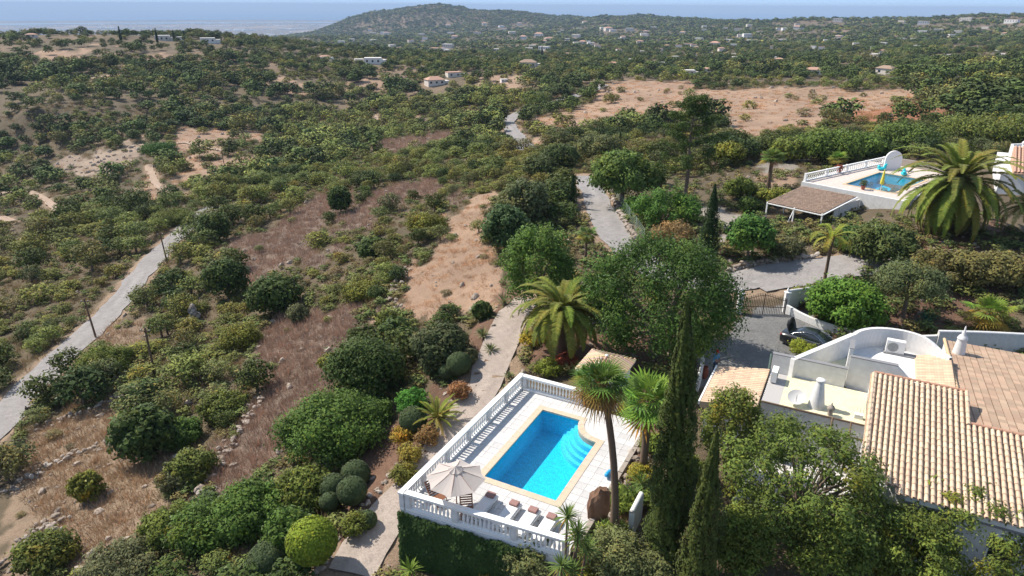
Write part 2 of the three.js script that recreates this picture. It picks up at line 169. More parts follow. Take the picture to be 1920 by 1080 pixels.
// ---------- surveyed ground: heights (x, z, height) ----------
const L = {
  CTRL: [[1.2,-30.9,-0.4],[4.7,-36.8,-0.3],[6.0,-28.3,-0.1],[4.7,-24.6,-0.2],[-7.0,-26.2,-3.4],[-8.2,-25.4,-3.5],[-6.8,-29.4,-3.2],[-5.0,-33.8,-2.6],[-2.7,-37.9,-1.8],[-1.1,-42.5,-0.8],[0.0,-47.4,-0.2],[-1.6,-27.6,-3.0],[0.6,-24.8,-2.6],[2.5,-23.5,-1.5],[6.8,-23.1,-0.9],[13.4,-25.0,-0.5],[18.3,-25.0,-0.5],[23.3,-25.1,-0.5],[16.5,-33.2,-0.2],[24.0,-35.9,0.0],[30.2,-35.6,0.2],[18.0,-45.4,0.0],[19.9,-49.8,0.2],[24.0,-55.4,0.8],[28.3,-57.0,1.2],[13.5,-39.0,0.0],[10.1,-39.0,0.0],[11.3,-46.9,0.1],[27.4,-46.3,0.5],[33.7,-43.7,0.5],[34.6,-48.9,1.6],[36.3,-52.1,2.6],[46.0,-60.4,3.2],[38.7,-61.2,2.9],[33.4,-59.1,2.0],[25.4,-63.5,1.0],[10.3,-70.8,0.3],[10.5,-88.8,-0.8],[10.5,-101.4,-1.6],[7.7,-124.4,-5.0],[3.0,-161.8,-10.0],[-1.6,-219.4,-13.0],[1.9,-57.1,-0.5],[2.5,-79.9,-1.2],[7.2,-101.7,-2.5],[13.3,-196.4,-10.0],[58.3,-227.3,-8.0],[109.4,-226.8,-6.0],[74.0,-291.4,-9.0],[74.7,-152.4,-2.5],[108.5,-151.3,-1.0],[37.2,-109.0,0.2],[43.6,-103.7,0.5],[28.2,-91.8,0.0],[17.5,-92.8,-0.3],[21.9,-117.5,-2.5],[16.1,-150.0,-7.0],[45.5,-84.7,1.8],[36.8,-76.6,0.6],[54.0,-87.0,2.0],[69.5,-94.8,2.5],[31.3,-75.0,0.4],[-6.9,-63.5,-2.5],[-4.9,-86.0,-3.0],[-10.0,-59.1,-3.5],[-2.7,-53.8,-1.2],[-2.3,-67.9,-1.8],[-13.5,-35.6,-6.0],[-16.2,-28.8,-6.0],[-25.5,-31.3,-8.5],[-30.6,-32.2,-9.8],[-24.7,-39.4,-9.0],[-36.1,-44.4,-12.0],[-47.3,-55.9,-14.0],[-50.7,-66.9,-14.8],[-52.8,-81.1,-15.5],[-59.7,-111.8,-16.5],[-63.4,-133.1,-17.0],[-61.2,-141.2,-17.0],[-21.2,-61.3,-8.0],[-21.0,-48.4,-8.5],[-13.6,-49.7,-6.2],[-29.3,-75.1,-10.5],[-32.3,-98.6,-11.0],[-21.7,-81.9,-7.5],[-23.2,-110.9,-8.5],[-26.7,-161.6,-12.0],[-47.0,-113.2,-14.0],[-38.1,-60.5,-12.5],[-33.6,-69.4,-12.0],[-12.0,-38.3,-4.6],[-8.2,-33.6,-3.6],[-9.5,-40.3,-4.2],[-7.1,-44.9,-3.0],[-10.0,-30.4,-4.0],[-79.4,-111.6,-18.5],[-67.5,-83.5,-17.5],[-99.0,-162.4,-23.0],[-121.1,-159.6,-25.0],[-117.7,-228.9,-23.0],[-134.0,-209.9,-26.0],[-82.2,-193.5,-20.5],[-186.8,-248.2,-31.0],[-53.9,-170.2,-18.0],[-77.6,-278.6,-26.0],[-69.5,-349.9,-25.0],[-21.4,-249.8,-17.0],[-30.2,-358.0,-18.0],[-148.2,-294.8,-18.06],[-182.3,-263.0,-13.99],[-118.6,-339.9,-18.91],[-351.3,-498.7,1.07],[-321.8,-541.6,0.31],[-266.0,-548.9,-0.45],[-239.7,-582.6,-1.61],[-211.7,-625.1,-5.26],[-204.0,-690.5,-12.73],[-250.5,-349.5,-8.09],[-190.2,-385.7,-10.78],[-139.9,-406.6,-12.25],[-160.2,-599.0,-15.55],[-99.2,-510.4,-15.2],[-19.9,-429.5,-13.55],[41.8,-332.4,-9.97],[97.7,-387.9,-12.28],[154.9,-325.0,-8.22],[172.2,-245.7,-0.92],[341.0,-493.7,-6.6],[110.1,-154.8,1.92],[19.0,-679.7,-24.38],[174.5,-698.5,-25.88],[264.4,-560.8,-15.82],[31.8,-1149.6,-36.38],[300.3,-1213.4,-34.11],[486.2,-1042.2,-21.47],[537.6,-783.2,-11.44],[-246.3,-1276.5,-46.88],[-123.4,-1494.9,-54.74],[-86.7,-1898.0,-55.42],[529.8,-2545.4,-19.74],[755.6,-2383.1,-22.24],[964.0,-2088.2,-12.48],[1088.3,-1796.0,-3.96],[1146.0,-1639.1,3.46],[490.2,-2858.3,-9.99],[328.5,-2881.3,-26.57],[200.6,-2993.3,-39.25],[310.6,-2278.9,-37.77],[430.1,-1747.9,-34.81],[673.3,-1451.4,-18.68],[788.8,-1156.7,-9.18],[-832.5,-3193.3,-83.19],[-727.4,-3218.8,-39.76],[-633.7,-3238.6,-15.68],[-488.6,-3263.6,7.69],[-395.5,-3276.2,21.19],[-290.2,-3287.2,27.17],[-238.9,-3291.3,11.0],[-156.4,-3296.3,-5.14],[-77.9,-3299.1,-0.36],[41.1,-3299.7,-0.89],[112.7,-3298.1,-12.69],[-452.9,-2356.9,-79.09],[-196.7,-2391.9,-72.71],[68.3,-2499.1,-58.5],[-620.3,-2006.3,-62.44],[-566.9,-1602.7,-52.43],[-487.8,-1836.3,-61.22],[-601.2,-799.1,-60.0],[-511.8,-859.1,-60.0],[-402.0,-915.6,-60.0],[-326.2,-945.3,-60.0],[-1661.5,-1999.8,-190.0],[-1264.3,-2271.9,-190.0],[-848.2,-2457.8,-190.0],[-3513.6,-3557.3,-235.0],[-2297.5,-4440.9,-235.0],[-1289.2,-4830.9,-235.0],[-239.1,-4994.3,-235.0],[916.8,-4915.2,-235.0],[1939.0,-4608.7,-235.0],[2738.7,-4183.2,-235.0],[3611.1,-3458.3,-235.0],[-5668.8,-4106.7,-257.0],[-11337.5,-8213.4,-258.0],[-26724.2,-19360.2,-258.0],[-4919.1,-4980.2,-257.0],[-9838.2,-9960.5,-258.0],[-23190.0,-23478.2,-258.0],[-3216.6,-6217.2,-257.0],[-6433.1,-12434.4,-258.0],[-15163.7,-29309.8,-258.0],[-334.8,-6992.0,-257.0],[-669.6,-13984.0,-258.0],[-1578.3,-32962.2,-258.0],[2714.6,-6452.2,-257.0],[5429.1,-12904.4,-258.0],[12797.3,-30417.6,-258.0],[5055.5,-4841.7,-257.0],[10111.0,-9683.4,-258.0],[23833.0,-22825.1,-258.0],[5923.8,-3729.4,-257.0],[11847.6,-7458.8,-258.0],[27926.5,-17581.6,-258.0],[0.0,0.0,-3.0],[0.0,40.0,-6.0],[-30.0,10.0,-9.0],[-60.0,-20.0,-14.0],[30.0,0.0,-1.5],[60.0,-20.0,1.0],[90.0,-60.0,4.0],[140.0,-120.0,6.0],[-120.0,-40.0,-22.0],[-200.0,-120.0,-34.0],[300.0,-200.0,4.0],[0.0,150.0,-10.0],[200.0,50.0,0.0],[-250.0,50.0,-30.0],[0.0,1000.0,-20.0],[1000.0,-300.0,0.0],[-900.0,-300.0,-60.0],[1200.0,800.0,0.0],[-1500.0,800.0,-60.0],[-3000.0,-1500.0,-150.0],[3000.0,-500.0,-20.0]],
  ROADS: {
    valley: [[-46.8,-47.36],[-47.69,-54.3],[-49.18,-60.19],[-50.51,-66.55],[-51.47,-73.08],[-52.52,-80.64],[-55.0,-92.15],[-58.48,-107.35],[-60.38,-119.4],[-61.96,-130.32],[-62.09,-137.81]],
    hill: [[22.16,-55.4],[16.56,-53.3],[12.9,-56.33],[11.08,-62.84],[10.33,-68.94],[10.4,-78.9],[10.7,-91.71],[10.77,-101.26]],
    lane: [[3.61,-162.04],[1.49,-182.36],[-0.73,-208.22],[-1.53,-231.22],[2.55,-251.76],[14.09,-272.64],[28.21,-292.1],[40.9,-315.15]],
    drive: [[20.02,-53.65],[23.31,-54.78],[26.32,-55.54],[29.51,-55.6],[33.13,-54.87]],
    garden: [[1.1,-51.88],[-0.07,-47.49],[-0.67,-44.2],[-1.49,-40.82],[-2.53,-37.77],[-3.66,-34.85],[-5.14,-32.26],[-6.26,-29.97],[-7.03,-27.79],[-7.67,-25.38]],
    t1: [[-142.91,-186.26],[-142.52,-190.56]],
    t2: [[-134.45,-186.22],[-123.31,-175.01],[-112.53,-162.66],[-101.99,-148.51]],
    t3: [[-110.94,-206.92],[-101.13,-189.74],[-92.11,-174.4],[-82.24,-160.18],[-81.85,-154.63]],
    t4: [[-129.42,-238.47],[-119.81,-233.2],[-115.75,-240.35],[-106.17,-233.18],[-91.45,-221.02]],
    t5: [[-121.44,-156.28],[-114.57,-150.54]],
    t6: [[-65.19,-320.81],[-54.58,-288.96]],
    t7: [[-200.24,-337.53],[-195.95,-358.39],[-184.25,-391.66],[-161.05,-415.21]] },
  SOIL: [["orange",[[-10.91,-55.81],[-11.63,-63.34],[-10.94,-69.16],[-8.74,-75.91],[-8.07,-86.33],[-7.59,-99.0],[-4.47,-100.29],[-1.97,-95.2],[-2.92,-78.95],[-2.65,-71.04],[-0.8,-63.1],[0.24,-57.78],[-1.37,-54.33],[-2.35,-50.2],[-4.89,-52.13],[-7.21,-52.48]]],["mauve",[[-43.39,-99.14],[-43.24,-108.0],[-38.84,-114.16],[-38.33,-127.48],[-33.37,-130.6],[-28.11,-108.75],[-28.9,-98.22],[-23.07,-83.27],[-24.68,-80.04],[-30.82,-83.92],[-35.26,-84.09]]],["mauve",[[-26.99,-107.75],[-26.92,-124.79],[-20.22,-126.91],[-16.06,-126.03],[-10.48,-108.87],[-8.33,-93.64],[-13.78,-107.3],[-18.38,-103.63],[-20.25,-95.81],[-22.7,-92.55]]],["mauve",[[-25.15,-61.55],[-25.65,-68.12],[-21.47,-68.35],[-15.42,-62.52],[-13.25,-57.11],[-14.21,-53.39],[-13.33,-48.41],[-13.66,-43.78],[-15.49,-42.97],[-16.29,-38.69],[-16.96,-36.4],[-17.46,-34.09],[-19.49,-35.56],[-21.05,-37.83],[-21.89,-43.9],[-22.04,-49.98],[-22.29,-54.84]]],["straw",[[-43.11,-48.04],[-43.13,-52.17],[-38.57,-54.6],[-35.47,-55.54],[-33.19,-49.53],[-26.69,-44.97],[-22.02,-40.41],[-23.1,-37.01],[-19.19,-34.1],[-19.76,-31.72],[-20.82,-28.87],[-30.54,-31.27]]],["straw",[[-49.79,-73.58],[-48.2,-79.28],[-42.87,-75.62],[-44.0,-70.23],[-43.38,-64.74],[-44.49,-62.64]]],["orange",[[-102.64,-211.17],[-100.89,-218.75],[-86.72,-204.82],[-81.31,-212.21],[-71.92,-190.52],[-73.19,-177.94],[-79.17,-168.68],[-87.66,-175.19]]],["orange",[[-98.56,-179.85],[-100.34,-189.39],[-86.22,-169.12],[-75.18,-147.31],[-82.86,-154.11]]],["scree",[[-139.03,-223.12],[-142.74,-241.72],[-144.53,-256.63],[-131.62,-246.05],[-121.12,-226.56],[-119.78,-210.16],[-120.38,-194.9],[-131.74,-208.87]]],["scree",[[-151.6,-221.67],[-144.35,-227.71],[-134.92,-215.89],[-131.06,-199.4],[-143.53,-210.16]]],["orange",[[-115.21,-243.37],[-121.36,-262.13],[-111.12,-272.01],[-102.95,-263.72],[-85.26,-213.82],[-95.09,-217.2]]],["orange",[[4.67,-180.05],[6.67,-227.53],[18.77,-251.42],[29.92,-287.14],[37.39,-326.28],[59.13,-332.26],[77.52,-315.62],[78.29,-283.04],[95.03,-276.07],[120.66,-268.76],[135.37,-237.6],[121.9,-211.62],[100.5,-189.85],[81.89,-179.72],[65.1,-157.59],[49.85,-137.77],[44.42,-130.82],[52.87,-173.2],[48.09,-191.66],[36.51,-200.46],[23.07,-189.7],[13.22,-173.62],[8.24,-154.16]]],["red",[[78.08,-183.63],[101.67,-210.41],[109.21,-190.28],[103.72,-166.99],[94.71,-155.36],[81.05,-153.72],[74.13,-161.87]]],["mauve",[[-39.92,-188.72],[-43.06,-212.57],[-30.98,-221.29],[-19.17,-223.46],[-13.8,-195.2],[-22.13,-176.21],[-31.65,-175.3]]],["orange",[[-14.25,-365.16],[-12.4,-394.55],[8.21,-394.1],[12.77,-355.27],[-0.5,-338.71]]],["orange",[[-81.32,-369.54],[-82.86,-407.51],[-72.62,-400.86],[-66.49,-381.36],[-73.22,-370.86]]],["orange",[[-203.25,-336.23],[-212.0,-368.66],[-208.13,-382.26],[-193.95,-359.66],[-190.64,-333.55]]],["orange",[[-253.6,-378.96],[-270.03,-419.71],[-253.94,-413.13],[-253.51,-440.03],[-258.04,-470.16],[-237.35,-421.64],[-238.69,-391.75],[-245.74,-375.23]]],["orange",[[-216.73,-405.02],[-221.05,-432.42],[-207.37,-437.04],[-198.39,-403.71]]],["orange",[[-44.3,-287.26],[-45.37,-319.51],[-40.12,-306.85],[-37.88,-280.41]]],["orange",[[-120.56,-346.15],[-117.45,-370.73],[-108.72,-390.39],[-101.51,-373.05],[-110.48,-346.81]]],["orange",[[-178.9,-410.37],[-171.63,-426.96],[-163.59,-413.84],[-170.54,-393.48]]],["gravel",[[22.19,-74.65],[25.74,-78.5],[25.6,-72.16],[21.98,-64.08],[19.12,-61.21]]],["orange",[[30.84,-90.96],[33.51,-97.18],[41.75,-98.92],[40.14,-91.15],[35.42,-87.92],[31.83,-87.46]]],["gravel",[[33.85,-97.07],[43.74,-106.09],[43.81,-98.34],[38.64,-94.74]]],["bed",[[7.11,-37.74],[11.46,-37.65],[6.78,-28.29],[6.39,-24.56],[4.23,-24.83],[5.34,-29.6],[6.98,-31.91]]],["bed",[[-5.82,-32.71],[-7.41,-28.04],[-8.52,-26.77],[-9.98,-30.36],[-9.29,-35.69],[-6.92,-38.05],[-3.6,-40.62],[-2.92,-41.52],[-2.1,-39.89],[-3.63,-36.49]]],["bed",[[-2.57,-50.37],[-0.93,-55.47],[1.1,-51.88],[-0.4,-47.72],[-1.5,-43.47],[-2.96,-42.19],[-3.55,-45.49]]],["yard",[[17.51,-49.61],[21.48,-48.66],[23.39,-43.39],[22.19,-39.07],[16.22,-37.78],[12.48,-36.43],[11.07,-36.7],[13.97,-41.94],[15.7,-46.13]]],["bed",[[1.15,-43.27],[3.64,-46.95],[7.41,-45.05],[12.49,-43.48],[11.44,-38.98],[7.65,-39.03],[3.57,-40.07],[1.1,-40.56]]],["bed",[[32.43,-58.02],[40.08,-63.52],[44.98,-62.49],[43.27,-56.2],[40.08,-54.01],[33.48,-54.7]]],["orange",[[34.85,-58.28],[39.19,-61.14],[39.26,-58.73],[35.3,-56.52]]],["bed",[[21.24,-47.77],[25.68,-53.93],[39.93,-51.04],[35.34,-42.37],[24.12,-43.34]]]],
  TREES: {
    broad: [[9.84,-39.66,8.78,11.92]],
    pepper: [[2.12,-49.72,7.67,6.99]],
    oleander: [[1.46,-73.42,7.79,6.59],[-0.57,-66.69,6.99,4.95]],
    pine: [[20.67,-80.46,12.24,10.03]],
    lighttree: [[13.02,-79.56,7.42,8.13]],
    hedgebush: [[15.98,-69.24,4.3,7.51],[14.18,-75.15,1.25,3.71]],
    brownbush: [[15.53,-62.75,3.31,4.77]],
    cypress: [[18.02,-59.87,6.79,1.85],[7.06,-78.88,4.49,1.09],[23.52,-151.34,3.13,0.73],[26.41,-147.81,2.83,0.71],[-236.42,-507.2,5.23,1.31],[-242.01,-494.15,7.13,1.71],[-261.17,-484.18,6.98,1.71],[-232.07,-514.07,4.95,1.32],[351.07,-1276.9,11.4,4.13],[28.34,-713.36,8.97,2.78]],
    bigcypress: [[6.79,-23.27,12.59,3.06],[7.62,-21.45,8.52,2.11]],
    roundbush: [[27.9,-81.85,2.98,4.16],[26.82,-75.22,2.05,2.83]],
    darktree: [[21.19,-58.21,4.88,4.18]],
    yellowhedge: [[31.47,-79.6,2.27,5.15]],
    smallfan: [[32.81,-86.33,5.79,4.87],[44.18,-92.77,3.77,4.9]],
    queen: [[25.89,-52.8,5.43,5.59]],
    canary: [[39.72,-60.19,8.59,14.51],[3.38,-41.6,7.36,6.25],[44.34,-57.46,5.48,7.0]],
    yellowfan: [[33.64,-43.97,3.69,5.54]],
    fan: [[4.69,-24.53,9.6,3.12],[6.67,-28.28,5.96,3.55]],
    dracaena: [[10.82,-41.48,3.08,1.12]],
    fgtree: [[13.0,-25.31,8.48,8.47]],
    fgbush: [[15.44,-23.09,2.21,5.29],[19.24,-22.81,3.32,5.82],[21.58,-22.52,2.74,4.49],[16.54,-22.07,2.72,4.16],[13.28,-22.36,2.88,4.02],[9.75,-22.72,2.48,2.87]],
    olive: [[28.67,-45.72,4.6,5.06]],
    greenbush: [[24.33,-45.56,4.0,6.1]],
    brownhedge: [[34.73,-50.63,2.99,6.53],[38.2,-49.56,2.72,5.62],[36.52,-50.18,2.66,5.58]],
    gardenbush: [[31.71,-55.55,4.51,6.27],[30.89,-58.73,3.01,4.32],[24.83,-59.03,2.29,3.15]],
    olivebush: [[1.17,-24.03,2.39,3.59],[4.47,-22.81,1.92,3.04],[6.02,-22.42,1.48,2.28]],
    greensphere: [[-9.55,-25.77,2.98,2.41]],
    darksphere: [[-12.03,-26.25,1.62,2.02],[-8.67,-30.3,1.8,1.64],[-9.01,-32.53,1.5,1.72],[-10.03,-31.47,1.78,1.57],[-9.92,-30.12,1.45,1.08],[-6.1,-36.18,1.91,1.73],[-3.56,-41.1,1.9,1.7],[-5.62,-43.0,1.29,1.32],[-4.47,-41.42,1.34,1.2],[-7.49,-28.43,0.98,1.03]],
    sago: [[-4.63,-36.36,2.88,3.08]],
    brightbush: [[-6.49,-38.75,2.15,2.17]],
    carob: [[-10.35,-42.6,6.45,6.57],[-4.96,-43.42,4.3,4.66],[-48.83,-107.18,6.34,6.33],[-108.54,-209.49,6.53,12.34],[-35.19,-78.3,6.32,6.47],[-25.94,-69.01,5.05,6.86],[-16.77,-77.95,2.7,4.6],[-28.11,-108.75,5.78,4.54],[-27.68,-43.13,5.39,5.17],[-2.31,-49.1,1.84,1.69]],
    lush: [[-11.44,-36.68,5.31,8.38],[-14.37,-30.45,4.03,5.42],[-11.79,-31.75,3.34,4.37],[-16.87,-30.37,3.37,5.23],[-9.58,-38.79,2.67,4.08],[-19.76,-31.72,2.54,4.43],[-11.43,-27.62,3.77,3.11],[-25.37,-44.5,2.9,3.74],[-41.67,-61.77,3.98,6.41]],
    mastic: [[-23.45,-47.69,3.24,4.79],[-29.2,-38.31,3.57,2.7],[-27.61,-31.45,3.21,4.46],[-15.14,-63.81,2.33,4.98],[-10.68,-53.84,3.04,2.84],[-15.4,-51.29,2.04,2.36],[-21.9,-38.43,3.48,4.17],[-27.11,-61.54,3.55,5.21],[-64.43,-125.91,3.68,10.28],[-10.59,-80.9,4.07,6.0],[-49.13,-83.83,2.31,4.04]],
    greyshrub: [[-22.56,-37.43,2.81,2.9],[-21.55,-29.06,2.64,5.08],[-22.06,-64.25,3.29,2.89],[-2.96,-42.19,2.09,1.51]] },
  POLES: [[-53.67,-100.04,3.58,0.28],[-49.98,-73.8,3.23,0.23],[-35.47,-59.67,4.42,0.18],[-74.14,-175.29,6.52,0.46],[6.41,-23.14,3.69,0.15]],
  YUCCA: [[2.69,-25.64,2.34,1.35],[2.97,-24.71,1.94,1.59],[3.82,-25.55,1.09,1.2],[4.3,-24.48,1.22,1.17],[3.21,-23.57,1.22,1.29],[5.55,-28.52,1.14,1.14],[3.45,-24.16,1.07,1.04],[6.24,-30.0,1.01,1.18],[5.81,-26.41,1.41,1.63],[6.35,-27.32,1.28,1.67],[-4.74,-24.84,1.15,1.67]],
  AGAVE: [[-1.87,-48.78,1.82,2.52],[-0.64,-50.82,1.64,2.16],[-1.5,-43.47,1.27,1.53],[30.07,-45.06,1.57,2.72],[-2.15,-45.37,1.74,1.58],[21.48,-88.18,1.56,2.91],[-0.15,-40.18,0.81,1.08],[1.81,-40.39,1.21,1.44]],
  FLOWERS: [[1.55,-43.92,1.27,2.3],[3.57,-40.07,0.72,1.79],[2.49,-39.6,0.8,2.13],[19.9,-41.62,0.53,2.39],[19.35,-43.61,0.84,0.41]],
